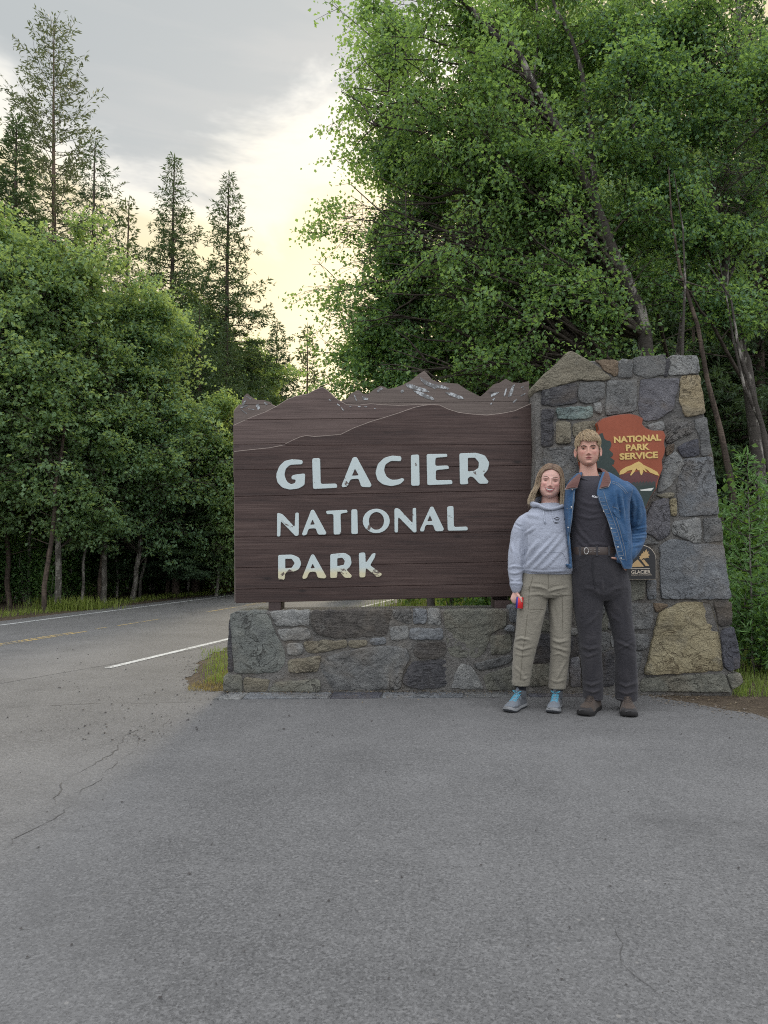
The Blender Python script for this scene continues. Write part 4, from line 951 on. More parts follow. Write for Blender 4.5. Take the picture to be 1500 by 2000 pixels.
for px, Y, top, rz, src, h0, lb in ((285, 17.2, 600, 1.0, sp1, P(331, 312, 23).z, 'mid-height spruce in front of the left pointed spruce'), (385, 16.6, 600, 2.2, sp2, P(440, 346, 22).z, 'mid-height spruce standing between the two pointed spruces'), (345, 15.8, 660, 3.0, sp1, P(331, 312, 23).z, 'short dark spruce behind the young bushy aspen'), (440, 18.2, 630, 4.0, sp1, P(331, 312, 23).z, 'mid-height spruce just left of the sign'), (215, 16.5, 560, 5.0, sp2, P(440, 346, 22).z, 'dark spruce showing between the leafy crowns on the left')):
    H = P(px, top, Y).z; copy_tree(src, at(px, Y), rz, H/h0*1.15, lb, GM, sz=H/h0)
# dark ranks of conifers and birches filling the forest on both sides
rs = random.Random(8)
GF = 'dark conifers deep in the forest left of the road'
for k in range(42):
    Y = rs.uniform(19, 44); px = rs.uniform(-330, 520); lim = P(0, 0, 1)
    top = 610+max(0, px-250)*.35+rs.uniform(-40, 80); H = P(px, top, Y).z; src = rs.choice([sp1, sp2, sp4]); 
    h0 = {sp1.name: P(331, 312, 23).z, sp2.name: P(440, 346, 22).z, sp4.name: P(538, 632, 30).z}[src.name]
    x = P(px, 1000, Y).x
    if x > L_FAR.x+(Y-L_FAR.y)*.327-1.8: continue
    copy_tree(src, (x, Y, 0), rs.uniform(0, 6.3), H/h0*1.0, 'dark conifer standing deep in the forest left of the road', GF)
GR = 'trees deep in the forest right of the road'
for k in range(30):
    Y = rs.uniform(11.5, 34); px = rs.uniform(640, 1720); x = P(px, 1000, Y).x
    if x < L_NEAR.x+(Y-L_NEAR.y)*.327+1.6: continue
    top = (rs.uniform(-60, 240) if px > 960 else rs.uniform(200, 420)); H = P(px, top, Y).z
    if rs.random() < .62:
        src = rs.choice([sp1, sp2]); h0 = {sp1.name: P(331, 312, 23).z, sp2.name: P(440, 346, 22).z}[src.name]
    else: src, h0 = rs.choice([(ta, 7.2), (tb, 6.5)])
    s = H/h0; copy_tree(src, (x, Y, 0), rs.uniform(0, 6.3), min(s, 1.6), 'tree standing deep in the shaded forest right of the road', GR, sz=s)
GE = 'trees closing the far end of the road'
for k in range(12):
    Y = rs.uniform(66, 84); px = 720+ (k+rs.uniform(-.4, .4))*58; H = P(px, rs.uniform(640, 760), Y).z
    copy_tree(sp1, (P(px, 1000, Y).x, Y, 0), rs.uniform(0, 6), H/P(331, 312, 23).z, 'far conifer closing the view along the road', GE)
# thin bare stems inside the shaded left forest edge
GS = 'thin bare stems inside the left forest edge'
def stem(o, H, r, lean, seed):
    rr = np.random.RandomState(seed); g = Geo(); z = np.linspace(0, H, 9)
    g.tube(np.stack([lean*(z/H)**1.3+rr.normal(size=9)*.02, rr.normal(size=9)*.02, z], 1), np.linspace(r, r*.5, 9), 6)
    for k in range(7):
        h = rr.uniform(.25, .95)*H; a = rr.uniform(0, 6.3); L = rr.uniform(.3, .8); b = np.array([lean*(h/H)**1.3, 0, h])
        t = np.linspace(0, 1, 4)[:, None]; g.tube(b+np.array([math.cos(a), math.sin(a)*.6, .25])*L*t+rr.normal(size=(4, 3))*.02*t, [.009, .007, .005, .002], 4)
    return g.arrays()
ST = []
for i, (px, Y, H, r, lean) in enumerate(((86, 12.0, 3.4, .045, .35), (140, 14.5, 4.2, .04, .25), (165, 13.2, 3.2, .03, .1), (195, 13.9, 3.4, .045, .35), (232, 15.2, 3.5, .03, -.1), (275, 15.0, 3.2, .035, .5), (330, 16.2, 3.6, .05, -.25), (352, 17.0, 3.4, .03, .3), (368, 16.4, 3, .03, .35), (402, 18.0, 3.8, .055, 0.05), (415, 17.4, 3.4, .06, -.05), (60, 13.5, 3.2, .04, .1), (20, 13.0, 3.4, .05, -.1), (300, 18.0, 3.6, .06, .1), (245, 18.5, 3.8, .05, -.2), (440, 19.5, 3.6, .05, .1))):
    V, F = stem(0, H, r, lean, i); o = part('slender_tree', V+np.array(at(px, Y)), F, BK_A if i % 3 else BK_D, None, smooth=True)
    lab = {0: 'pale bare stem leaning right at the far left of the forest edge', 3: 'pale slanted stem rising from the dark middle of the left verge', 6: 'grey stem beside a bush near the right part of the left verge'}.get(i)
    tag(o, lab or 'thin bare stem in the deep shade of the left forest edge', 'tree', GS)
GT = 'bare trunks in the shade behind the pillar'
for i, (x0, y0, x1, y1, Y, r) in enumerate(((1320, 730, 1350, 560, 11.5, .07), (1345, 700, 1338, 520, 12.5, .05), (1390, 980, 1340, 690, 7.6, .035), (1400, 900, 1365, 640, 8.2, .05), (1478, 900, 1440, 720, 7.8, .048), (1500, 860, 1462, 700, 8.4, .042), (1215, 700, 1180, 560, 10.8, .045), (1310, 690, 1270, 520, 10, .05))):
    a, b = P(x0, y0, Y), P(x1, y1, Y); foot = a+(a-b)*(a.z/(b.z-a.z)); g = Geo(); t = np.linspace(0, 1, 10)[:, None]; rr = np.random.RandomState(i)
    top = b+(b-a)*1.2
    g.tube(np.array(foot)+(np.array(top)-np.array(foot))*t+rr.normal(size=(10, 3))*.028+np.array([.22*rr.choice([-1, 1])*.8, .1, 0])*np.sin(t*np.pi*rr.uniform(.9, 1.9)), r*(1.1-.98*t[:, 0]), 7)
    V, F = g.arrays(); o = part('slender_tree', V, F, BK_B if i in (0, 2, 4, 5) else BK_D, None, smooth=True)
    tag(o, {4: 'thick white-patched trunk beside the right edge of the pillar', 2: 'thin pale trunk leaning over the right side of the pillar'}.get(i, 'bare shaded trunk rising behind the stone pillar'), 'tree', GT)
# ---- bushes
def bush(seed, R, H, n, lsize, stems=9):
    rr = np.random.RandomState(seed); g = Geo(); C, D, N, Rn = [], [], [], []
    for i in range(stems):
        a = rr.uniform(0, 6.3); e = np.array([math.cos(a)*R*rr.uniform(.2, .9), math.sin(a)*R*rr.uniform(.2, .9), H*rr.uniform(.55, 1.0)])
        t = np.linspace(0, 1, 6)[:, None]; p = e*np.array([1, 1, 1])*t+rr.normal(size=(6, 3))*.03*t; p[:, 2] = e[2]*t[:, 0]**.8
        g.tube(p, np.linspace(.011, .003, 6), 4)
        m = n//stems; u = rr.uniform(.25, 1.05, m); k = np.clip((u*5).astype(int), 0, 5); cl = rr.uniform(-.2, .2)
        C.append(p[k]+rr.normal(size=(m, 3))*np.array([R*.27, R*.27, H*.11])); D.append(rr.normal(size=(m, 3))*.8+np.array([0, 0, -.15])); N.append(np.array([0, -.25, 1.])+rr.normal(size=(m, 3))*.6); Rn.append(np.clip(.5+cl+rr.normal(size=m)*.2, 0, 1))
    C, D, N, Rn = map(np.concatenate, (C, D, N, Rn)); C[:, 2] = np.abs(C[:, 2])+.02
    return g.arrays(), leaves(C, D, N, lsize*rr.uniform(.6, 1.3, len(C)), .38, Rn)
GB = 'bushes crowding the right side of the pillar'
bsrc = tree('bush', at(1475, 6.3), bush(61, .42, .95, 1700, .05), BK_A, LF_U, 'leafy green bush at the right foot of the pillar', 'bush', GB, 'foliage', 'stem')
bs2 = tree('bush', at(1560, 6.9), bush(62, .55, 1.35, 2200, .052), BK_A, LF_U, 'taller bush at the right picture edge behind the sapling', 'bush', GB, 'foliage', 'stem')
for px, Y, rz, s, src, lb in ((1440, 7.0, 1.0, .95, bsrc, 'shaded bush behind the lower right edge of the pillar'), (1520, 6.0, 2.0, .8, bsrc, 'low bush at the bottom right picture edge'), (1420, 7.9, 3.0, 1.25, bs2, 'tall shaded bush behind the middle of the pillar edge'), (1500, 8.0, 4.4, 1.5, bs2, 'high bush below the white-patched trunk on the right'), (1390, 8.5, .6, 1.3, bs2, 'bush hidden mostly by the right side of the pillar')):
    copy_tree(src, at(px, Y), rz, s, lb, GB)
# fir sapling
o, a_ = at(1462, 6.15), conifer(P(1462, 888, 6.15).z, .38, 60, .06, 71, .075, 2.4, .26, 0, .75, .013, .2, 24, .11, .34)
tree('fir_sapling', o, a_, BK_A, ND_S, 'light green fir sapling standing beside the right edge of the pillar', 'young tree')
# hanging leafy spray beside the pillar
# undergrowth behind the sign and along the left forest edge
GU = 'low bushes behind the sign'
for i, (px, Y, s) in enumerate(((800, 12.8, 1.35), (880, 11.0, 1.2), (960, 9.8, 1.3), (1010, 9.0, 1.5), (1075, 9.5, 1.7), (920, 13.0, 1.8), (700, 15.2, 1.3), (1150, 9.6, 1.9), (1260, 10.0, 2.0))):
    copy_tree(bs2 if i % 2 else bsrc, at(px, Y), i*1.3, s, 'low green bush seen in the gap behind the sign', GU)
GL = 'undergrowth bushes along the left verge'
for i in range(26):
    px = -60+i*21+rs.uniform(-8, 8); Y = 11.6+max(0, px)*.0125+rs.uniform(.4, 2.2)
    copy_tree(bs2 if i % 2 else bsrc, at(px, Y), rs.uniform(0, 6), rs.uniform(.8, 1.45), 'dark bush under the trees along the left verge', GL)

# ---- grass
def m_grass(name, a, b, c, tr):
    return m_leaf(name, a, b, c, tr, .35, .6)
GR_G = m_grass('grass_green', (.07, .11, .022), (.12, .175, .035), (.20, .235, .06), (.24, .32, .05))
GR_D = m_grass('grass_dry', (.12, .10, .035), (.20, .16, .06), (.30, .24, .11), (.3, .24, .08))
def grass(name, pts, h, wd, m, label, seed, spread=.5):
    rr = np.random.RandomState(seed); n = len(pts)
    a = rr.uniform(0, 6.28, n); d = np.stack([np.cos(a), np.sin(a), np.zeros(n)], 1); hh = h*rr.uniform(.4, 1.3, n)[:, None]
    s = np.stack([-d[:, 1], d[:, 0], np.zeros(n)], 1)*wd*rr.uniform(.6, 1.3, n)[:, None]; le = d*hh*rr.uniform(.1, spread, n)[:, None]
    up = np.array([0, 0, 1.])
    V = np.stack([pts-s, pts+s, pts+le*.4+up*hh*.6+s*.7, pts+le*.4+up*hh*.6-s*.7, pts+le+up*hh], 1).reshape(-1, 3)
    b = np.arange(n)[:, None]*5; F = np.concatenate([b+np.array([[0, 1, 2]]), b+np.array([[0, 2, 3]]), b+np.array([[3, 2, 4]])], 1).reshape(-1, 3)
    o = part(name, V, F, m, None, attrs={'rnd': ('POINT', 'FLOAT', np.repeat(np.clip(.5+.35*snoise(pts, 1.7, seed, 2)+rr.normal(size=n)*.15, 0, 1), 5))})
    tag(o, label, 'grass', kind='stuff'); return o
rr = np.random.RandomState(4)
n = 12000; s_ = rr.uniform(-6, 34, n); w_ = rr.beta(1.2, 2.2, n)*1.0
keep = rr.rand(n) < np.clip(1.2-s_/30, .15, 1)
pts = np.array(L_FAR)[None]+np.array(RD)[None]*s_[:, None]-np.array(RN)[None]*(.66+w_+.12*np.sin(s_*1.7))[:, None]; pts[:, 2] = 0
grass('verge_grass', pts[keep], .085, .005, GR_G, 'bright green grass strip along the far edge of the road', 1)
cl = rr.normal(size=(900, 3))*np.array([.35, .16, 0])+np.array(G(140, 1190)); cl[:, 2] = 0
grass('tall_grass', cl, .20, .005, GR_G, 'tall yellow green grass clump at the far verge under the slanting stems', 2, .7)
n = 16000; q = np.stack([rr.uniform(-2.2, 5.5, n), rr.uniform(5.85, 17, n), np.zeros(n)], 1)
off = (q[:, 0]-L_NEAR.x)*RN.x+(q[:, 1]-L_NEAR.y)*RN.y; q = q[(off > .5) & (q[:, 0] > -.75)]
grass('roadside_grass', q, .21, .005, GR_G, 'green grass on the ground behind the sign', 3)
n = 1500; q = np.array([tuple(G(x, y)) for x, y in zip(rr.normal(428, 17, n), rr.uniform(1268, 1338, n))]); q = q[q[:, 0] < P(446, 1300, 5.5).x]
grass('grass_tuft', q[:700], .05, .0028, GR_G, 'small grass tuft against the left end of the low wall', 5)
n = 2600; q = np.array([tuple(G(x, y)) for x, y in zip(rr.uniform(366, 452, n), rr.uniform(1285, 1352, n))]); q = q[(q[:, 0]-P(370, 1330, 5.6).x) > (5.62-q[:, 1])*-.2]
grass('dry_grass', q, .028, .002, GR_D, 'dry brown grass on the bare ground left of the low wall', 6, 1.0)
n = 3200; q = np.array([tuple(G(x, y)) for x, y in zip(rr.uniform(1428, 1600, n), rr.uniform(1290, 1362, n))])
grass('grass_patch', q[:2000], .07, .003, GR_G, 'grass at the right foot of the pillar', 7)

# litter and grit gathered along the foot of the wall and the pillar
def litter():
    rr = np.random.RandomState(14); n = 1500; px = rr.uniform(430, 1480, n); py = np.where(px < 1250, 1353+rr.gamma(1.2, 3.2, n), 1358+rr.gamma(1.5, 8, n)*np.clip((px-1250)/160, .3, 1.4))
    C = np.array([tuple(G(x, y)) for x, y in zip(px, py)]); C[:, 2] = np.where((C[:, 1] > 5.02) & (px < 1150), .0275, .008); a = rr.uniform(0, 6.28, n)
    V, F, R = leaves(C, np.stack([np.cos(a), np.sin(a), rr.normal(size=n)*.15], 1), np.stack([rr.normal(size=n)*.2, rr.normal(size=n)*.2, np.ones(n)], 1), rr.uniform(.006, .022, n), .3, rr.rand(n), .1)
    V[:, 2] = np.maximum(V[:, 2], .006); o = part('leaf_litter', V, F, m_leaf('dead_leaf', (.06, .042, .028), (.10, .075, .048), (.19, .15, .10), (.1, .08, .05), .1), None, attrs={'rnd': ('POINT', 'FLOAT', R)})
    tag(o, 'brown leaf litter and grit along the foot of the stonework', 'leaf litter', kind='stuff')
litter()


def edge_gravel():
    rs_ = random.Random(21); V = []; F = []
    ico = [(0, 0, 1), (1, 0, 0), (0, 1, 0), (-1, 0, 0), (0, -1, 0), (0, 0, -1)]; fc = [(0, 1, 2), (0, 2, 3), (0, 3, 4), (0, 4, 1), (5, 2, 1), (5, 3, 2), (5, 4, 3), (5, 1, 4)]
    for k in range(900):
        if k % 3: px, py = rs_.gauss(398, 22), rs_.gauss(1318, 20)
        else: px, py = rs_.uniform(1270, 1500), 0; py = 1362+(px-1270)*.19+rs_.gauss(0, 5)
        if py < 1255: continue
        g = G(px, py)
        if g.y > 5.3 and g.x > P(446, 1300, 5.3).x: continue
        r = rs_.choice([.002, .003, .004, .006])*rs_.uniform(.7, 1.3); b = len(V)
        for x, y, z in ico: kk = rs_.uniform(.7, 1.3)*r; V.append((g.x+x*kk*1.2, g.y+y*kk, .005+max(0, z*.7+.5)*kk))
        F += [[b+i for i in f] for f in fc]
    o = part('gravel', V, F, plain('pale_grit', (.13, .115, .098), .9, var=.6, scale=25)); tag(o, 'brown gravel spilling over the edges of the asphalt by the wall ends', 'gravel', kind='stuff')
edge_gravel()
# ------------------------------------------------------------------ people
def to_px(V, Y):
    """where points at about the distance Y are seen (used to place folds and seams)"""
    V = np.asarray(V); d = V-np.array([0, 0, CAMH]); f = d @ np.array(_fw); u = d @ np.array(_up)
    return np.stack([CX+F_PX*d[:, 0]/f, CY-F_PX*u/f], 1)
def loft_px(rows, Y, n=40, m=None, expo=2.3, cap=True):
    """rows: (py, xl, xr, half depth, centre dy) silhouette seen in the photo -> rings round a vertical limb"""
    R = np.array([r if len(r) == 5 else (*r, 0.0) for r in rows], float); m = m or max(6, int((R[-1, 0]-R[0, 0])/2.2))
    t = np.linspace(R[0, 0], R[-1, 0], m); C = [np.interp(t, R[:, 0], R[:, k]) for k in range(1, 5)]
    for k in range(4):
        c = C[k].copy()
        for _ in range(3): c[1:-1] = .25*c[:-2]+.5*c[1:-1]+.25*c[2:]
        C[k] = c
    V = []; a = np.arange(n)*2*np.pi/n; ca, sa = np.cos(a), np.sin(a); e = 2/expo
    cx_ = np.sign(sa)*np.abs(sa)**e; cy_ = -np.sign(ca)*np.abs(ca)**e
    for i in range(m):
        l, r = P(C[0][i], t[i], Y), P(C[1][i], t[i], Y); mx = (l.x+r.x)/2; rx = (r.x-l.x)/2
        V.append(np.stack([mx+rx*cx_, Y+C[3][i]+C[2][i]*cy_, np.full(n, l.z)], 1))
    V = np.concatenate(V); i = np.arange(m-1)[:, None]*n; j = np.arange(n)[None]; j2 = (j+1) % n
    F = np.stack([i+j, i+n+j, i+n+j2, i+j2], -1).reshape(-1, 4); F = [list(map(int, f)) for f in F]
    if cap: F += [list(range(n)), list(range((m-1)*n, m*n))[::-1]]
    return V, F
def tube_px(pts, Y, n=20, per=10, sq=1.0):
    """pts: (px, py, dy, r_px[, r depth m]) -> closed tapering tube"""
    A = np.array([(*P(p[0], p[1], Y+p[2]), p[3]*Y/F_PX) for p in pts]); k = len(A)
    t = np.linspace(0, k-1, (k-1)*per+1); i0 = np.clip(t.astype(int), 0, k-2); f = (t-i0)[:, None]
    g = lambda o: A[np.clip(i0+o, 0, k-1)]
    Q = .5*(2*g(0)+(g(1)-g(-1))*f+(2*g(-1)-5*g(0)+4*g(1)-g(2))*f**2+(-g(-1)+3*g(0)-3*g(1)+g(2))*f**3)
    return tube3(Q[:, :3], Q[:, 3], n, sq)
def tube3(C, R, n=12, sq=1.0):
    C = np.asarray(C, float); R = np.asarray(R, float); m = len(C)
    d = unit(np.gradient(C, axis=0)); ref = np.array([.03, 1., .02]) if abs(d[:, 1]).max() < .9 else np.array([1., 0, .1])
    u = unit(np.cross(d, ref)); v = np.cross(u, d); a = np.arange(n)*2*np.pi/n
    # round the ends
    V = (C[:, None]+(u[:, None]*np.cos(a)[None, :, None]+v[:, None]*sq*np.sin(a)[None, :, None])*R[:, None, None])
    e0 = C[0]-d[0]*R[0]*.5+(V[0]-C[0])*.6; e1 = C[-1]+d[-1]*R[-1]*.5+(V[-1]-C[-1])*.6
    V = np.concatenate([e0[None], V, e1[None]]); m += 2
    V = np.concatenate([V.reshape(-1, 3), (C[0]-d[0]*R[0]*.75)[None], (C[-1]+d[-1]*R[-1]*.75)[None]])
    i = np.arange(m-1)[:, None]*n; j = np.arange(n)[None]; j2 = (j+1) % n
    F = [list(map(int, f)) for f in np.stack([i+j, i+n+j, i+n+j2, i+j2], -1).reshape(-1, 4)]
    F += [[(k+1) % n, k, m*n][::-1] for k in range(n)] + [[(m-1)*n+k, (m-1)*n+(k+1) % n, m*n+1][::-1] for k in range(n)]
    return V, F
def join(parts):
    V, F, b = [], [], 0
    for v, f in parts: V.append(np.asarray(v)); F += [[i+b for i in q] for q in f]; b += len(v)
    return np.concatenate(V), F
def evalmesh(V, F, mods):
    me = raw_mesh('tmp', V, F, True); o = bpy.data.objects.new('tmp', me); COL.objects.link(o)
    bm = bmesh.new(); bm.from_mesh(me); bmesh.ops.recalc_face_normals(bm, faces=bm.faces[:]); bm.to_mesh(me); bm.free()
    for typ, kw in mods:
        md = o.modifiers.new('m', typ)
        for k, v in kw.items(): setattr(md, k, v)
    r = bpy.data.meshes.new_from_object(o.evaluated_get(bpy.context.evaluated_depsgraph_get())); bpy.data.objects.remove(o)
    n = len(r.vertices); co = np.zeros(n*3, np.float32); r.vertices.foreach_get('co', co); no = np.zeros(n*3, np.float32); r.vertices.foreach_get('normal', no)
    k = len(r.polygons); lt = np.zeros(k, np.int32); r.polygons.foreach_get('loop_total', lt); li = np.zeros(len(r.loops), np.int32); r.loops.foreach_get('vertex_index', li)
    if (lt == 4).all(): Fo = li.reshape(-1, 4)
    else: s = np.concatenate([[0], np.cumsum(lt)]); Fo = [list(map(int, li[s[q]:s[q+1]])) for q in range(k)]
    bpy.data.meshes.remove(r)
    return co.reshape(-1, 3).astype(float), Fo, no.reshape(-1, 3).astype(float)
def blend(parts, voxel=.006, it=6, fac=.5):
    V, F = join(parts)
    return evalmesh(V, F, [('REMESH', dict(mode='VOXEL', voxel_size=voxel, use_smooth_shade=True)), ('SMOOTH', dict(factor=fac, iterations=it))])
def folds(V, N, Y, lines, front=True):
    """press folds into cloth: lines = (points px, width px, height m); positive stands out"""
    q = to_px(V, Y); d = np.zeros(len(V))
    for pts, w, h in lines:
        best = np.full(len(V), 1e9); par = np.zeros(len(V)); n = len(pts)-1
        for k, (a, b) in enumerate(zip(pts, pts[1:])):
            a, b = np.array(a, float), np.array(b, float); ab = b-a; t = np.clip(((q-a) @ ab)/(ab @ ab), 0, 1)
            dd = np.linalg.norm(q-(a+t[:, None]*ab), axis=1); sel = dd < best; best[sel] = dd[sel]; par[sel] = (k+t[sel])/n
        tap = np.clip(np.sin(np.clip(par, .03, .97)*np.pi), 0, 1)**.6
        x = best/w; d += h*tap*(np.exp(-x*x)-.45*np.exp(-((x-1.6)/.8)**2))
    wgt = np.clip(-N[:, 1]*1.6+.25, 0, 1) if front else 1
    return V+N*(d*wgt)[:, None]
def crumple(V, N, scale, amp, seed, mask=1.0, aniso=(1, 1, 1), ridged=True):
    n = snoise(V*np.array(aniso), scale, seed, 3)
    if ridged: n = 1-np.abs(n)*1.8
    return V+N*(n*amp*mask)[:, None]
from mathutils.bvhtree import BVHTree
class Skin:
    """casts from the viewpoint to lay seams, prints and buttons on a garment"""
    def __init__(s, V, F): s.b = BVHTree.FromPolygons([Vector(v) for v in V], [list(map(int, f)) for f in F])
    def hit(s, px, py, lift=.0015):
        d = ray(px, py).normalized(); h = s.b.ray_cast(Vector((0, 0, CAMH)), d)
        return None if h[0] is None else h[0]-d*lift
    def line(s, pts, r, m, parent, name='seam', step=2.0, lift=.001):
        P_ = []
        for (x0, y0), (x1, y1) in zip(pts, pts[1:]):
            n = max(1, int(math.hypot(x1-x0, y1-y0)/step))
            for i in range(n): P_.append(s.hit(x0+(x1-x0)*i/n, y0+(y1-y0)*i/n, lift))
        P_.append(s.hit(*pts[-1], lift)); P_ = [p for p in P_ if p is not None]
        if len(P_) < 2: return None
        z = np.array([tuple(p) for p in P_])
        for _ in range(2): z[1:-1] = .25*z[:-2]+.5*z[1:-1]+.25*z[2:]
        v, f = tube3(z, np.full(len(z), r), 6); return part(name, v, f, m, parent, True)
# ---- materials
def m_cloth(name, col, weave=900, var=.15, rough=.9, wear=None, wear_amt=0.0, twill=False):
    def fn(t):
        p = t.n('ShaderNodeTexCoord').outputs['Object']
        n = t.noise(p, 9, 5, .65); f = t.noise(p, weave, 2, .7); g = t.noise(t.mapping(p, (1.6, 1.6, .7)), 130, 4, .75)
        c = t.mix(n, tuple(x*(1-var) for x in col), tuple(min(1, x*(1+var)) for x in col))
        c = t.mix(t.math('MULTIPLY', t.map(f, .35, .65), .35), c, tuple(min(1, x*1.45+.01) for x in col))
        c = t.mix(t.math('MULTIPLY', t.map(g, .38, .62), .3), tuple(x*.7 for x in col) if False else c, tuple(min(1, x*1.4+.006) for x in col)); c = t.mix(t.math('MULTIPLY', t.map(g, .5, .36), .35), c, tuple(x*.55 for x in col))
        if wear:
            w = t.noise(t.mapping(p, (1, 1, .6)), 13, 6, .7, .6)
            pt = t.n('ShaderNodeNewGeometry').outputs['Pointiness']
            c = t.mix(t.math('MULTIPLY', t.map(w, .46, .70), wear_amt), c, wear)
            c = t.mix(t.math('MULTIPLY', t.map(pt, .505, .55), min(1, wear_amt*1.3)), c, wear)
        wr = t.math('ABSOLUTE', t.math('SUBTRACT', t.noise(t.mapping(p, (1, 1, 1.5)), 15, 4, .6, 1.4), .5))
        return bsdf(t, c, rough, t.math('ADD', t.math('MULTIPLY', f, .12), t.math('ADD', t.math('MULTIPLY', n, .5), t.math('MULTIPLY', wr, 1.6))), .55, .012, 0, .12, {'Sheen Weight': .12})
    return mat(name, fn)
def m_skin(name):
    def fn(t):
        c = t.n('ShaderNodeVertexColor', layer_name='tone').outputs[0]
        p = t.n('ShaderNodeTexCoord').outputs['Object']; n = t.noise(p, 60, 4, .7)
        c = t.mix(t.math('MULTIPLY', t.map(n, .4, .7), .12), c, (.42, .17, .13))
        return bsdf(t, c, .52, n, .08, .001, 0, .4, {'Subsurface Weight': .12, 'Subsurface Radius': (.012, .005, .003), 'Subsurface Scale': .6})
    return mat(name, fn)
def m_hair(name, root, mid, tip):
    def fn(t):
        r = t.n('ShaderNodeAttribute', attribute_name='along').outputs['Fac']; k = t.n('ShaderNodeAttribute', attribute_name='rnd').outputs['Fac']
        c = t.ramp(r, [(0, root), (.45, mid), (1, tip)]); c = t.mix(k, t.mix(.55, c, tuple(x*.35 for x in root)), c)
        return bsdf(t, c, .42, None, 0, 0, 0, .5, {'Anisotropic': .4})
    return mat(name, fn)
M_SKIN = m_skin('skin')
M_HAIRM = m_hair('hair_sandy', (.16, .105, .058), (.33, .235, .135), (.55, .42, .25)); M_HAIRW = m_hair('hair_brown_to_blond', (.14, .082, .050), (.31, .22, .14), (.58, .47, .32))
M_HOOD = m_cloth('hoodie_fleece', (.27, .29, .345), 700, .08, .95); M_KHAKI = m_cloth('khaki_cotton', (.178, .164, .134), 900, .10, .9, (.25, .235, .19), .25)
M_DENIM = m_cloth('blue_denim', (.022, .062, .135), 1100, .35, .88, (.075, .135, .22), .32); M_TEE = m_cloth('charcoal_jersey', (.034, .032, .039), 1000, .12, .95)
M_JEANS = m_cloth('charcoal_jeans', (.026, .025, .029), 1100, .2, .9, (.060, .056, .060), .4); M_CORD = m_cloth('brown_corduroy', (.088, .042, .036), 500, .2, .95, (.15, .08, .07), .3)
M_STITCH = plain('stitching', (.24, .25, .26), .9); M_LINING = m_cloth('grey_lining', (.13, .135, .12), 600, .2); M_LEATH = plain('belt_leather', (.055, .040, .034), .5, 0, .5, .3, 60)
M_METAL = plain('brushed_metal', (.55, .54, .52), .3, .9); M_BLACKC = m_cloth('black_knit', (.012, .012, .015), 900, .2)
M_EYE = plain('eye_white', (.52, .50, .48), .25, 0, .6, .03); M_IRIS = plain('iris', (.055, .065, .07), .2, 0, .6, .2, 300); M_BROW = plain('brow_hair', (.055, .036, .024), .8); M_LASH = plain('lash', (.03, .02, .018), .8)
M_TEETH = plain('teeth', (.50, .465, .42), .3, 0, .6, .04); M_MOUTH = plain('mouth_inside', (.09, .03, .03), .6)
M_PRINT = plain('print_black', (.02, .022, .028), .8); M_PRINTW = plain('print_white', (.62, .62, .64), .8)

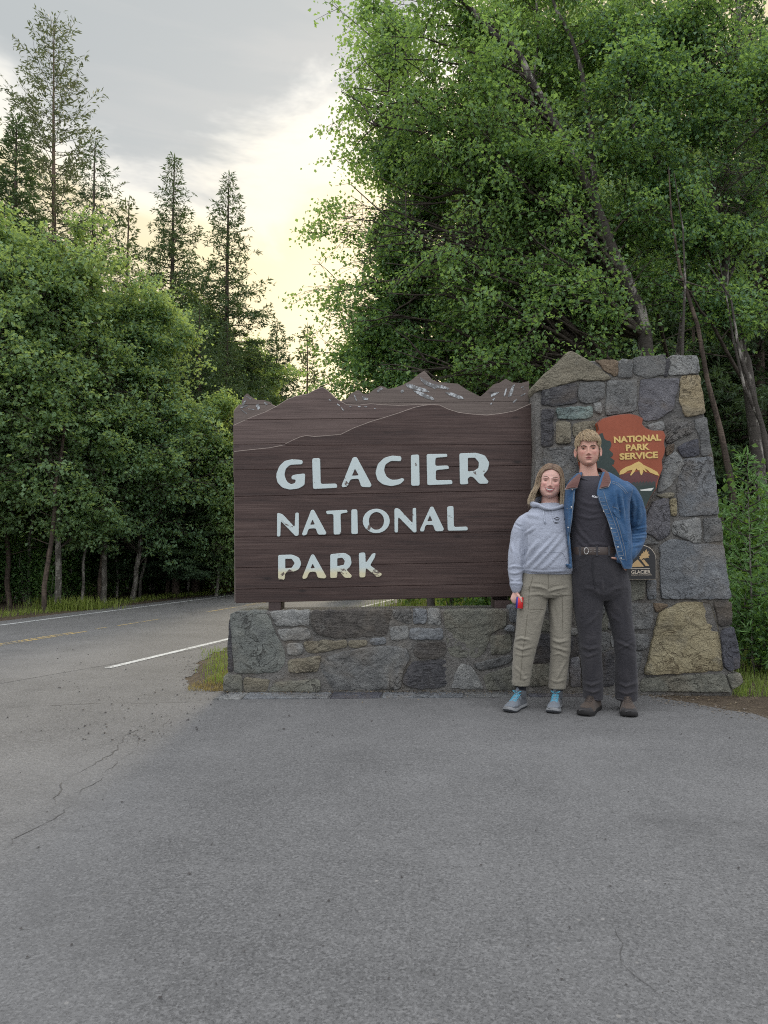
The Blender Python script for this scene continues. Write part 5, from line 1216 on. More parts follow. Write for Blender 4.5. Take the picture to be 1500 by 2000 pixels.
class Head:
    T = np.array([(.1185, .002, .002, .004), (.116, .016, .018, .022), (.110, .032, .035, .042), (.095, .053, .060, .070), (.070, .067, .080, .091), (.040, .0725, .0895, .100), (.010, .0735, .0920, .100), (-.020, .0715, .0915, .090), (-.045, .0665, .0905, .072),
                  (-.065, .0590, .0890, .052), (-.085, .0480, .0870, .036), (-.100, .0365, .0830, .026), (-.109, .0245, .0760, .018), (-.114, .011, .066, .010), (-.1155, .002, .055, .004)])
    def __init__(s, org, scale, tilt, yaw, wide=1.0, jaw=1.0, smile=0.0, pitch=0.0):
        s.o = np.array(org); s.k = scale; s.w = wide; s.jaw = jaw; s.smile = smile
        s.M = np.array(Matrix.Rotation(tilt, 3, 'Y') @ Matrix.Rotation(yaw, 3, 'Z') @ Matrix.Rotation(pitch, 3, 'X'))
    def world(s, p): return (np.asarray(p)*s.k) @ s.M.T+s.o
    def feats(s):
        f = [(0, -.037, .0095, .010, .0205), (0, -.020, .0078, .014, .0125), (0, -.002, .008, .012, .006), (0, .013, .012, .010, .002), (.0115, -.041, .006, .006, .0065), (-.0115, -.041, .006, .006, .0065),
             (.031, -.002, .0140, .0100, -.0140), (-.031, -.002, .0140, .0100, -.0140), (.03, .0150, .019, .0058, .0075), (-.03, .0150, .019, .0058, .0075), (.043, -.026, .017, .016, .004+.004*s.smile), (-.043, -.026, .017, .016, .004+.004*s.smile),
             (0, -.098, .0155, .010, .0065), (0, -.083, .014, .005, -.003)]
        if s.smile < .5: f += [(0, -.0605, .0175, .0042, .0055), (0, -.0715, .0150, .0048, .0062), (0, -.0660, .0215, .0016, -.0045), (0, -.0515, .004, .006, -.0015)]
        else: f += [(0, -.064, .024, .010, .004), (0, -.0795, .014, .005, .004), (.036, -.050, .006, .014, -.003), (-.036, -.050, .006, .014, -.003)]
        return f
    def front_y(s, x, z):
        w, f = np.interp(z, s.T[::-1, 0], s.T[::-1, 1])*s.w*np.where(np.asarray(z) < -.03, 1+(s.jaw-1)*np.clip((-.03-np.asarray(z))/.04, 0, 1), 1), np.interp(z, s.T[::-1, 0], s.T[::-1, 2])
        c = np.sqrt(np.clip(1-(x/w)**2, 0, 1)); y = -f*c**.8
        for a, b, sx, sz, h in s.feats(): y = y-h*np.exp(-((x-a)/sx)**2-((z-b)/sz)**2)*np.clip(c*1.4, 0, 1)
        return y
    def build(s, tones):
        nz, n = 120, 132; u = np.linspace(0, 1, nz); zz = .1185-.234*(u*.86+.14*(1-np.cos(np.pi*u))/2)
        zt = s.T[::-1, 0]; W_ = np.interp(zz, zt, s.T[::-1, 1])*s.w*np.where(zz < -.03, 1+(s.jaw-1)*np.clip((-.03-zz)/.04, 0, 1), 1); Fd = np.interp(zz, zt, s.T[::-1, 2]); Bd = np.interp(zz, zt, s.T[::-1, 3])
        for A in (W_, Fd, Bd):
            for _ in range(4): A[1:-1] = .25*A[:-2]+.5*A[1:-1]+.25*A[2:]
        a = np.linspace(-np.pi, np.pi, n, endpoint=False); a = a-.42*np.sin(a)            # denser at the face
        x = W_[:, None]*np.sin(a)[None]; c = np.cos(a)[None]; y = np.where(c > 0, -Fd[:, None]*np.abs(c)**.8, Bd[:, None]*np.abs(c)**.9); z = np.repeat(zz[:, None], n, 1)
        for fx, fz, sx, sz, h in s.feats(): y = y-h*np.exp(-((x-fx)/sx)**2-((z-fz)/sz)**2)*np.clip(c*1.4, 0, 1)
        V = np.stack([x, y, z], -1).reshape(-1, 3); i = np.arange(nz-1)[:, None]*n; j = np.arange(n)[None]; j2 = (j+1) % n
        F = [list(map(int, f)) for f in np.stack([i+j, i+n+j, i+n+j2, i+j2], -1).reshape(-1, 4)]+[list(range(n)), list(range((nz-1)*n, nz*n))[::-1]]
        X, Z, fr = V[:, 0], V[:, 2], V[:, 1] < -.03
        base, blush, lip = map(np.array, tones); col = np.repeat(base[None], len(V), 0)
        def mix(m, cc):
            m = np.clip(m, 0, 1)[:, None]; col[:] = col*(1-m)+cc*m
        for sg in (-1, 1): mix(.55*np.exp(-((X-sg*.042)/.019)**2-((Z+.03)/.017)**2)*fr, blush)
        mix(.35*np.exp(-(X/.011)**2-((Z+.037)/.012)**2)*fr, blush)
        if s.smile < .5:
            m = np.clip(1.4-((X/.0225)**2+((Z+.0663-.0015*np.cos(X*140))/.0098)**2)**.5*1.35, 0, 1)*3*fr; mix(m, lip)
        mix(.22*np.exp(-((np.abs(X)-.031)/.014)**2-((Z+.004)/.009)**2)*fr, blush*.75)
        return V, F, col
def lid_patch(c, r, e0, e1, half=68, n=14, m=6):
    """part of a sphere shell: elevations e0..e1, facing -Y"""
    V = []; F = []
    for i in range(m+1):
        e = rad(e0+(e1-e0)*i/m)
        for j in range(n+1):
            a = rad(-half+2*half*j/n); V.append((c[0]+r*math.cos(e)*math.sin(a), c[1]-r*math.cos(e)*math.cos(a), c[2]+r*math.sin(e)))
    for i in range(m):
        for j in range(n): k = i*(n+1)+j; F.append([k, k+1, k+n+2, k+n+1])
    return np.array(V), F
def ear_mesh(side, out=.012):
    V = []; F = []; n, m = 18, 8
    for i in range(m+1):
        rr = i/m
        for j in range(n):
            a = 2*math.pi*j/n; y = math.cos(a)*rr*.019*(1+.1*math.sin(a)); z = math.sin(a)*rr*.032*(1 if math.sin(a) > 0 else .95)
            prof = .55*math.exp(-((rr-.86)/.16)**2)+.35*math.exp(-((rr-.45)/.15)**2)*(1 if math.cos(a) < .3 else .2)
            lx = out*(.2+.75*(y/.019*.5+.5))+prof*.006
            V.append((side*(lx), y, z))
    for i in range(m):
        for j in range(n): F.append([i*n+j, i*n+(j+1) % n, (i+1)*n+(j+1) % n, (i+1)*n+j])
    V = np.array(V); return V, F
def face_parts(h, body, tones, upper, lower, brow_w, brow_tilt, iris_dx=0.0, brow_z=.0150, lash=.0009):
    """eyes, lids and brows; lids and ears go into the skin, the rest are children of the person"""
    skin = []
    for sg in (-1, 1):
        x = sg*.031; y = h.front_y(np.array([x]), np.array([-.001]))[0]+.0088; c = np.array([x, y, -.001]); r = .0122
        V = []; F = []; mi = []; nu, nv = 20, 12
        # eyeball: rings round the looking axis so the iris is round
        for i in range(nv+1):
            a = math.pi*.55*i/nv
            for j in range(nu): b = 2*math.pi*j/nu; V.append((c[0]+r*math.sin(a)*math.cos(b)+iris_dx*math.cos(a), c[1]-r*math.cos(a), c[2]+r*math.sin(a)*math.sin(b)))
        for i in range(nv):
            for j in range(nu): F.append([i*nu+j, i*nu+(j+1) % nu, (i+1)*nu+(j+1) % nu, (i+1)*nu+j]); mi.append(2 if i < 2 else (1 if i < 5 else 0))
        part('eye', h.world(V), F, [M_EYE, M_IRIS, M_LASH], body, True, matidx=mi)
        skin.append(lid_patch(c, r+.0011, upper, 88)); skin.append(lid_patch(c, r+.0009, -88, lower))
        t = np.linspace(-60, 60, 12); L = np.stack([c[0]+(r+.0014)*math.cos(rad(upper))*np.sin(np.radians(t)), c[1]-(r+.0014)*math.cos(rad(upper))*np.cos(np.radians(t)), c[2]+(r+.0014)*math.sin(rad(upper))-.0015*(np.abs(t)/60)**2], 1)
        v, f = tube3(L, np.full(12, lash), 6); part('eyelash', h.world(v), f, M_LASH, body, True)
        xs = np.linspace(.013, .050, 12); zb = brow_z+brow_tilt*(xs-.013)+.0075*np.sin((xs-.013)/.037*np.pi*.85); yb = h.front_y(sg*xs, zb)-.0008
        v, f = tube3(np.stack([sg*xs, yb, zb], 1), brow_w*np.sin(np.linspace(.45, 2.95, 12))**.7+.0003, 7, .7); part('eyebrow', h.world(v), f, M_BROW, body, True)
    return skin
def ell_proj(p, off, wide=1.0):
    p = np.asarray(p, float); A = np.array([.0745*wide, .0975, .1185]); q = p/A; l = np.linalg.norm(q, axis=-1, keepdims=True)
    return p/l+unit(p/A**2)*off
def locks(paths, r0, rnd, sides=4, taper=True):
    """paths: (n, m, 3) -> tapering strands with 'along' and 'rnd'"""
    n, m, _ = paths.shape; d = unit(np.gradient(paths, axis=1)); ref = np.array([.2, .1, 1.]); u = unit(np.cross(d, ref+np.zeros_like(d)+1e-3)); v = np.cross(d, u)
    a = np.arange(sides)*2*np.pi/sides; tt = np.linspace(0, 1, m); rr = (np.asarray(r0)[:, None]*(1-.88*tt**2.2 if taper else np.ones(m))[None])
    V = paths[:, :, None]+(u[:, :, None]*np.cos(a)[None, None, :, None]+v[:, :, None]*np.sin(a)[None, None, :, None])*rr[:, :, None, None]
    b = (np.arange(n)*m*sides)[:, None, None]; i = (np.arange(m-1)*sides)[None, :, None]; j = np.arange(sides)[None, None]; j2 = (j+1) % sides
    F = np.stack([b+i+j, b+i+j2, b+i+sides+j2, b+i+sides+j], -1).reshape(-1, 4)
    return V.reshape(-1, 3), F, np.tile(np.repeat(tt, sides), n), np.repeat(rnd, m*sides)
def hand_mesh(wrist, palm_end, across, normal, curls, size, thumb):
    """palm + four bent fingers + thumb, each finger a chain of its own rooted in the palm"""
    w, pe, ac, nn = (np.array(v, float) for v in (wrist, palm_end, across, normal)); ac /= np.linalg.norm(ac); nn /= np.linalg.norm(nn); dr = unit(pe-w)
    parts = [tube3(np.array([w-dr*.02, w+(pe-w)*.15, w+(pe-w)*.5, w+(pe-w)*.85, pe]), np.array([.024, .026, .035, .040, .036])*size, 16, .42)]
    # orient the palm's flat side
    for i, (L, c) in enumerate(zip((.066, .074, .069, .054), curls)):
        b = pe+ac*(.030-.020*i)*size-dr*.012*size; a = .15; pts = [b-dr*.02*size]; p = b.copy(); seg = (0, .42, .32, .26); pts.append(p)
        for k in (1, 2, 3):
            a += c*(.9 if k == 1 else 1.1); p = p+(dr*math.cos(a)+nn*math.sin(a))*L*seg[k]*size; pts.append(p)
        pts = np.array(pts); t = np.linspace(0, 4, 17); P_ = np.stack([np.interp(t, range(5), pts[:, k]) for k in range(3)], 1)
        parts.append(tube3(P_, np.interp(t, range(5), [.0095, .0095, .0085, .0078, .0062])*size, 10))
    t0 = w+(pe-w)*.3+ac*.024*size; pts = np.array([t0]+[np.array(q) for q in thumb]); t = np.linspace(0, len(pts)-1, 13)
    parts.append(tube3(np.stack([np.interp(t, range(len(pts)), pts[:, k]) for k in range(3)], 1), np.linspace(.0125, .0078, 13)*size, 10))
    return parts
def shoe(parent, apx, Ya, yaw, L, Wd, kind):
    """footwear lofted along the foot: sole, upper, toe cap, laces; the toe touches the ground where the photo shows it"""
    d = np.array([math.sin(yaw), -math.cos(yaw), 0]); s = np.array([math.cos(yaw), math.sin(yaw), 0]); A_ = P(apx, 1350, Ya); heel = np.array([A_.x, Ya, 0])-d*L*.22
    boot = kind == 'boot'
    tt = np.array([0, .03, .1, .25, .42, .58, .72, .84, .93, .98, 1.0]); wd = np.array([.22, .30, .36, .37, .36, .43, .50, .49, .40, .24, .08])*Wd
    n = 28
    def outline(f, sc=1.0):
        w = np.interp(f, tt, wd)*sc; return w
    def ring_pts(sc, z0, grow=0.0):
        f = np.concatenate([np.linspace(0, 1, 24)]); w = outline(f, sc); f2 = (f-.5)*(1+grow)+.5
        return [heel+d*L*a+s*b+np.array([0, 0, z0]) for a, b in zip(f2, w)]+[heel+d*L*a-s*b+np.array([0, 0, z0]) for a, b in zip(f2[::-1][1:-1], w[::-1][1:-1])]
    R = [ring_pts(.86, .0035), ring_pts(.98, .006, .01), ring_pts(1.02, .016, .02), ring_pts(1.0, .030, .01), ring_pts(.9, .034)]
    def spring(q): # toe spring
        q = np.array(q); a = ((q-heel) @ d)/L; q[:, 2] += .014*np.clip((a-.8)/.2, 0, 1)**2; return q
    V = np.concatenate([spring(r) for r in R]); k = len(R[0]); F = [[i*k+j, i*k+(j+1) % k, (i+1)*k+(j+1) % k, (i+1)*k+j] for i in range(4) for j in range(k)]+[list(range(k))[::-1], list(range(4*k, 5*k))]
    mi = [0 if (boot or i < k*2) else 1 for i in range(len(F))]
    soles = plain('boot_sole', (.016, .015, .015), .8) if boot else [plain('shoe_sole_dark', (.03, .032, .036), .7), plain('shoe_midsole', (.20, .205, .21), .7)]
    root = part('boot' if boot else 'shoe', V, F, soles, parent, True, matidx=(None if boot else mi), sharp=40)
    # upper: arched sections
    m = 30; fs = np.linspace(.0, .985, m); top = np.interp(fs, [0, .06, .2, .34, .5, .65, .8, .9, .96, 1], [.085, .10, .108, .108, .092, .074, .060, .054, .046, .034])*(1.12 if boot else 1.0)
    V = []; a = np.linspace(0, np.pi, 17)
    for f, h in zip(fs, top):
        w = np.interp(f, tt, wd)*.98; z0 = .026+.014*max(0, (f-.8)/.2)**2; ex = .75 if f > .55 else .9
        pinch = np.interp(f, [0, .3, .5, .65, 1], [.78, .70, .66, .80, 1.0])
        ca = np.sign(np.cos(a))*np.abs(np.cos(a))**ex; sa = np.abs(np.sin(a))**.85
        wl = w*(1-(1-pinch)*sa**1.5)
        V.append(heel+d*L*f+s[None]*(ca*wl)[:, None]+np.stack([0*a, 0*a, z0+(h-z0)*sa], 1))
    V = np.concatenate(V); c = len(a); F = [[i*c+j, i*c+j+1, (i+1)*c+j+1, (i+1)*c+j] for i in range(m-1) for j in range(c-1)]+[list(range(c)), list(range((m-1)*c, m*c))[::-1]]
    V = V+unit(V-(heel+d*L*.5+np.array([0, 0, .04])))*(snoise(V, 45, 3, 2)*.0016)[:, None]
    col = (.042, .030, .023) if boot else (.105, .117, .134)
    mu = m_cloth('boot_leather' if boot else 'shoe_mesh', col, 300, .3, .8, tuple(x*1.6 for x in col), .4)
    md = m_cloth('boot_toe_rubber' if boot else 'shoe_grey_panel', (.022, .02, .02) if boot else (.065, .07, .078), 300, .2, .7)
    # toe cap and side panels take the darker material
    cen = np.array([np.mean(V[f], axis=0) for f in F]); af = ((cen-heel) @ d)/L; hz = cen[:, 2]
    mi = ((af > .80) & (hz < .058) if boot else ((hz < .045) | ((af < .5) & (hz < .075)))).astype(int)
    part('upper', V, F, [mu, md], root, True, matidx=mi)
    zt = .115 if boot else .098
    C = [heel+d*L*.22+np.array([0, 0, .075]), heel+d*L*.21+np.array([0, 0, zt]), heel+d*L*.20+np.array([0, 0, zt+(.045 if boot else .015)])]
    v, f = tube3(np.array(C), np.array([.045, .044, .046])*(1.05 if boot else .9), 18); part('ankle_collar', v, f, mu if boot else md, root, True)
    ml = plain('boot_lace', (.04, .032, .028), .8) if boot else plain('cyan_lace', (.07, .25, .35), .7)
    for i, fq in enumerate(np.linspace(.40, .66, 5)):
        h = np.interp(fq, [0, .06, .2, .34, .5, .65, .8, .9, .96, 1], [.085, .10, .108, .108, .092, .074, .060, .054, .046, .034])*(1.12 if boot else 1)+.003
        for sg in (-1, 1):
            p0 = heel+d*L*(fq-.03)+s*sg*.022+np.array([0, 0, h-.006]); p1 = heel+d*L*(fq+.03)-s*sg*.022+np.array([0, 0, h-.010]); mid = (p0+p1)/2+np.array([0, 0, .005])
            v, f = tube3(np.array([p0, (p0+mid)/2+np.array([0, 0, .002]), mid, (p1+mid)/2+np.array([0, 0, .002]), p1]), np.full(5, .0026), 6); part('lace', v, f, ml, root, True)
    if not boot:
        p0 = heel+d*L*.36+np.array([0, 0, .112])
        for sg in (-1, 1):
            t = np.linspace(0, 1, 8)[:, None]; lp = p0+s*sg*.03*np.sin(t*np.pi*.9)+d*.025*t+np.array([0, 0, .012])*np.sin(t*3.1)
            v, f = tube3(lp, np.full(8, .0024), 6); part('lace', v, f, ml, root, True)
        v, f = tube3(np.array([heel+d*L*.33+np.array([0, 0, .10]), heel+d*L*.31+np.array([0, 0, .125]), heel+d*L*.30+np.array([0, 0, .138])]), np.array([.02, .02, .016]), 12, .35); part('tongue', v, f, mu, root, True)
    return root

# ================================================================= man
YM = 4.81
man = empty('person', (P(1180, 1390, YM).x, YM, 0), 'tall young man in open blue denim jacket, charcoal tee and jeans, hand in pocket', 'person', None)
TON_M = ((.46, .26, .20), (.47, .18, .145), (.30, .11, .10))
ez = P(1148, 880, YM); hm = Head((ez.x, YM-.005, ez.z), .985, rad(-1.0), rad(-14), 1.0, 1.06, 0, rad(-3))
HV, HF, HC = hm.build(TON_M)
skin = [(hm.world(v), f) for v, f in face_parts(hm, man, TON_M, 9, -16, .0035, -.03, brow_z=.0115, lash=.0013)]
ears = []
for sg in (-1, 1):
    v, f = ear_mesh(sg, .025); v = v @ np.array(Matrix.Rotation(rad(8), 3, 'X')).T+np.array([sg*.0690, .004, -.014]); ears.append((hm.world(v), f))
neck = loft_px([(893, 1135, 1164, .052, .016), (910, 1134.5, 1165, .052, .014), (925, 1133, 1168, .056, .015), (936, 1127, 1177, .066, .02), (950, 1112, 1195, .09, .02)], YM, 36)
torsoM = loft_px([(945, 1125, 1205, .075, .0), (970, 1118, 1215, .095, .0), (1030, 1120, 1200, .09, .0), (1080, 1122, 1200, .09, 0), (1130, 1124, 1222, .10, 0), (1165, 1126, 1222, .09, 0)], YM, 28)
leg = lambda rows, k=.8: loft_px([(a, (b+c)/2-(c-b)/2*k, (b+c)/2+(c-b)/2*k, d_*k, e) for a, b, c, d_, e in rows], YM, 24)
ML = [(1150, 1117, 1180, .095, 0), (1167, 1119, 1178, .095, 0), (1210, 1125, 1174, .085, -.005), (1250, 1131, 1172, .075, -.015), (1283, 1134, 1173, .073, -.01), (1317, 1138, 1177, .072, .0), (1340, 1140, 1177, .073, .005), (1366, 1141, 1177, .072, .005)]
MR = [(1150, 1172, 1231, .095, 0), (1167, 1176, 1231, .095, 0), (1210, 1190, 1233, .085, -.005), (1250, 1198, 1238, .075, -.02), (1283, 1202, 1240, .073, -.015), (1317, 1201, 1243, .072, -.005), (1340, 1203, 1244, .073, .0), (1367, 1203, 1244, .073, 0)]
armL = tube_px([(1216, 960, 0, 13), (1240, 1005, .03, 11), (1246, 1046, .03, 9.5), (1230, 1072, -.05, 8), (1214, 1087, -.085, 6)], YM, 14)
armR = tube_px([(1118, 958, 0.02, 13), (1100, 982, .15, 11), (1084, 1014, .21, 9.5), (1068, 1036, .19, 8)], YM, 14)
hw = P(1212, 1086, YM-.085); hp = P(1213, 1112, YM-.075)
handM = hand_mesh(hw, hp, P(1205, 1100, YM-.12)-P(1215, 1100, YM-.12), Vector((0.1, .6, -.1)), (.25, .25, .25, .25), .95, [P(1206, 1092, YM-.118), P(1200, 1090, YM-.136), P(1194.5, 1089.5, YM-.142)])
hw2 = P(1068, 1036, YM+.19); handR = hand_mesh(hw2, P(1052, 1046, YM+.18), (0, 0, 1), (0, -1, 0), (.2, .2, .2, .2), .92, [P(1060, 1032, YM+.18), P(1052, 1032, YM+.18)])
BV, BF, BN = blend([neck, torsoM, leg(ML), leg(MR), armL, armR]+handM+handR, .0055, 4)
def body_mesh(parent, groups, tones):
    V = np.concatenate([g[0] for g in groups]); F = []; b = 0; col = []
    for g in groups:
        F += [[int(i)+b for i in q] for q in g[1]]; b += len(g[0])
        col.append(g[2] if len(g) > 2 else np.repeat(np.array(tones[0])[None], len(g[0]), 0))
    col = np.concatenate(col); col = np.concatenate([col, np.ones((len(col), 1))], 1)
    return part('body', V, F, M_SKIN, parent, True, attrs={'tone': ('POINT', 'FLOAT_COLOR', col)})
earc = lambda e: np.repeat(np.array((.50, .255, .20))[None], len(e[0]), 0)
body_mesh(man, [(hm.world(HV), HF, HC)]+[(v, f) for v, f in skin]+[(v, f, earc((v, f))) for v, f in ears]+[(BV, BF)], TON_M)
xm = np.linspace(-.020, .020, 13); zm = -.0662+.0016*(xm/.02)**2; ym = hm.front_y(xm, zm)-.0006
v, f = tube3(hm.world(np.stack([xm, ym, zm], 1)), .0011*(1-.7*(np.abs(xm)/.02)**2), 6); part('mouth_line', v, f, plain('mouth_crease', (.13, .045, .04), .7), man, True)
# hair: a short swept thatch of locks over a close cap
def short_hair(h, parent, seed):
    rs = np.random.RandomState(seed); n = 3600; R = []
    while len(R) < n:
        v = rs.normal(size=3); v /= np.linalg.norm(v); p = v*np.array([.0745, .0975, .1185])
        line = .066-.006*math.cos(p[0]*90) if p[1] < -.035 else (.012 if p[1] < .0 else (-.005 if p[1] < .03 else -.055))
        if p[1] < -.035 and abs(p[0]) > .05: line = .035
        if p[2] > line: R.append(p)
    R = np.array(R); cr = np.array([-.012, .045, .115]); d = unit(R-cr)*np.array([1, 1, 1.]); d = d-unit(R)*np.sum(d*unit(R), 1, keepdims=True)*.9
    d[:, 0] += .35*np.clip(R[:, 2]/.1, 0, 1); d[:, 1] -= .35*np.clip(R[:, 2]/.1, 0, 1); d = unit(d+rs.normal(size=d.shape)*.17)
    top = np.clip((R[:, 2]-.03)/.06, 0, 1); L = .020+.034*top*rs.uniform(.6, 1.2, n); m = 6; paths = []
    for k in range(m):
        t = k/(m-1); q = R+d*(L*t)[:, None]; off = .003+(.006+.017*top)*np.sin(min(1, t*1.3)*math.pi*.62)*rs.uniform(.7, 1.15, n)
        paths.append(ell_proj(q, off[:, None]))
    pa = np.stack(paths, 1); V, F, al, rn = locks(pa, rs.uniform(.0012, .0023, n), np.clip(rs.beta(2, 2, n)*1.1, 0, 1))
    al = np.clip(al*.8+.1, 0, 1)
    part('hair', h.world(V), F, M_HAIRM, parent, True, attrs={'along': ('POINT', 'FLOAT', al), 'rnd': ('POINT', 'FLOAT', rn)})
    # close cap under the locks
    nz, nn = 30, 48; V = []; 
    for i in range(nz):
        el = math.pi/2*(1-i/(nz-1)*1.32)
        for j in range(nn):
            a = 2*math.pi*j/nn; p = np.array([math.cos(el)*math.sin(a)*.0745, -math.cos(el)*math.cos(a)*.0975, math.sin(el)*.1185])
            low = .070 if p[1] < -.04 else (.020 if p[1] < 0 else -.05)
            if p[2] < low: p = np.array([p[0]*.9, p[1]*.9, low-.01])*np.array([1, 1, 1])
            V.append(p+unit(p)*(.0035 if p[2] > low else -.006))
    F = [[i*nn+j, i*nn+(j+1) % nn, (i+1)*nn+(j+1) % nn, (i+1)*nn+j] for i in range(nz-1) for j in range(nn)]
    part('hair_cap', h.world(np.array(V)), F, M_HAIRM, parent, True, attrs={'along': ('POINT', 'FLOAT', np.full(len(V), .45)), 'rnd': ('POINT', 'FLOAT', np.full(len(V), .25))})
short_hair(hm, man, 5)
# tee
V, F, N = blend([loft_px([(931, 1131, 1176, .070, .01), (936, 1126, 1186, .085, .008), (945, 1118, 1204, .10, .0), (955, 1114, 1218, .115, .0), (985, 1113, 1220, .128, -.004), (1015, 1114, 1212, .124, -.004), (1045, 1116, 1206, .118, 0), (1078, 1118, 1204, .114, 0)], YM, 56, expo=2.2)], .006, 3)
V = folds(V, N, YM, [([(1125, 1006), (1150, 1012), (1182, 1008)], 3.2, .005), ([(1122, 1020), (1135, 1042), (1160, 1068)], 3.5, .007), ([(1124, 1045), (1136, 1062), (1150, 1072)], 3, .006), ([(1130, 975), (1150, 985), (1172, 984)], 4, .004), ([(1185, 1020), (1178, 1045), (1188, 1068)], 3.5, .005), ([(1128, 990), (1160, 1000), (1180, 996)], 3, .003), ([(1140, 1066), (1165, 1062), (1192, 1066)], 2.5, .005)])
V = crumple(V, N, 24, .0018, 3)
tee = part('tee_shirt', V, F, M_TEE, man, True)
c_ = tube_px([(1131, 927, -.03, 1.4), (1136, 933, -.058, 1.4), (1144, 937, -.074, 1.4), (1153, 938.5, -.078, 1.4), (1163, 936, -.072, 1.4), (1172, 930, -.052, 1.4), (1176, 923, -.02, 1.4)], YM, 8); part('neckband', c_[0], c_[1], M_TEE, tee, True)
TK = Skin(V, F); a_, b_ = TK.hit(1156, 970.5, .003), TK.hit(1166.5, 973, .003); ux = (b_-a_).normalized()
put(text_mesh('SOM', .0125, .0007, .0008, (b_-a_).length), 'shirt_print', M_PRINTW, tee, a_, ux, Vector((-ux.z, 0, ux.x)))
# jeans
V, F, N = blend([loft_px([(1068, 1119, 1204, .118), (1085, 1117, 1212, .120), (1110, 1116, 1222, .124), (1140, 1116, 1230, .122), (1158, 1117, 1231, .115), (1172, 1121, 1229, .085)], YM, 56), loft_px(ML, YM, 40), loft_px(MR, YM, 40)], .006, 12)
kn = lambda z, a, b: np.clip(1-np.abs(to_px(V, YM)[:, 1]-a)/b, 0, 1)
V = folds(V, N, YM, [([(1132, 1258), (1150, 1268), (1172, 1262)], 3.5, .007), ([(1130, 1272), (1148, 1282), (1168, 1276)], 3, .006), ([(1200, 1250), (1218, 1258), (1238, 1268)], 3.2, .008), ([(1204, 1270), (1220, 1262), (1238, 1252)], 3, .006), ([(1136, 1330), (1155, 1338), (1176, 1330)], 3, .007), ([(1139, 1346), (1158, 1352), (1176, 1345)], 3, .007), ([(1202, 1330), (1222, 1340), (1243, 1333)], 3, .007), ([(1204, 1348), (1224, 1355), (1243, 1348)], 3, .006),
     ([(1178, 1165), (1160, 1150), (1140, 1148)], 4, .005), ([(1180, 1165), (1200, 1150), (1222, 1146)], 4, .005), ([(1177, 1130), (1178, 1160)], 2.5, .005), ([(1180, 1185), (1196, 1205), (1212, 1215)], 4, .005), ([(1172, 1190), (1158, 1210), (1142, 1222)], 4, .005), ([(1230, 1150), (1222, 1180), (1226, 1210)], 4, .004)])
V = crumple(V, N, 30, .0022, 5, .35+kn(V, 1262, 35)+kn(V, 1345, 30), (1, 1, 2.2))
jeans = part('jeans', V, F, M_JEANS, man, True)
def seam_px(pts, Y, dy, r, m, parent, name='seam', r2=None):
    v, f = tube_px([(x, y, dy+(q[0] if q else 0), r) for x, y, *q in pts], Y, 6, 6); part(name, v, f, m, parent, True)
M_SEAMJ = plain('jeans_seam', (.022, .022, .026), .9)
seam_px([(1157, 1085), (1158, 1120), (1163, 1150)], YM, -.122, .8, M_SEAMJ, jeans); seam_px([(1127, 1088), (1132, 1102), (1120, 1112)], YM, -.112, .7, M_SEAMJ, jeans)
for sg in (ML, MR):
    r = sg[-1]; v, f = tube_px([(r[1]+1, 1364, r[4]-.02, 1.2), ((r[1]+r[2])/2-8, 1366, r[4]-.07, 1.2), ((r[1]+r[2])/2+8, 1366, r[4]-.07, 1.2), (r[2]-1, 1364, r[4]-.02, 1.2)], YM, 6); part('hem', v, f, M_JEANS, jeans, True)
# belt
V, F = loft_px([(1068.5, 1117.5, 1205.5, .121), (1070, 1117, 1206, .1235), (1081, 1117, 1207, .1245), (1083, 1117.5, 1206.5, .1215)], YM, 56, 8); belt = part('belt', V, F, M_LEATH, man, True, sharp=50)
def ringtube(cx, cy, w, h, Y, r, name, m, parent):
    pts = [P(cx+w*math.cos(t)*(1.0 if abs(math.cos(t)) < .72 else 1), cy+h*math.sin(t), Y) for t in np.linspace(0, 2*math.pi, 25)]
    v, f = tube3(np.array(pts), np.full(25, r), 6); return part(name, v, f, m, parent, True)
ringtube(1145, 1076, 4.2, 6.2, YM-.126, .0022, 'buckle', M_METAL, belt)
bm = bmesh.new()
for x in (1154, 1162, 1170):
    for y in (1074, 1078): p = P(x, y, YM-.1255); bmesh.ops.create_uvsphere(bm, u_segments=8, v_segments=6, radius=.0028, matrix=Matrix.Translation(p))
bm_part('belt_stud', bm, M_METAL, belt, True)
for x in (1133, 1166, 1190):
    a, b = P(x-1.6, 1066, YM-.126), P(x+1.6, 1086, YM-.122); bm = bmesh.new(); box_bm(bm, (a.x, a.y-.002, b.z), (b.x, a.y+.012, a.z), .001); bm_part('belt_loop', bm, M_JEANS, jeans)
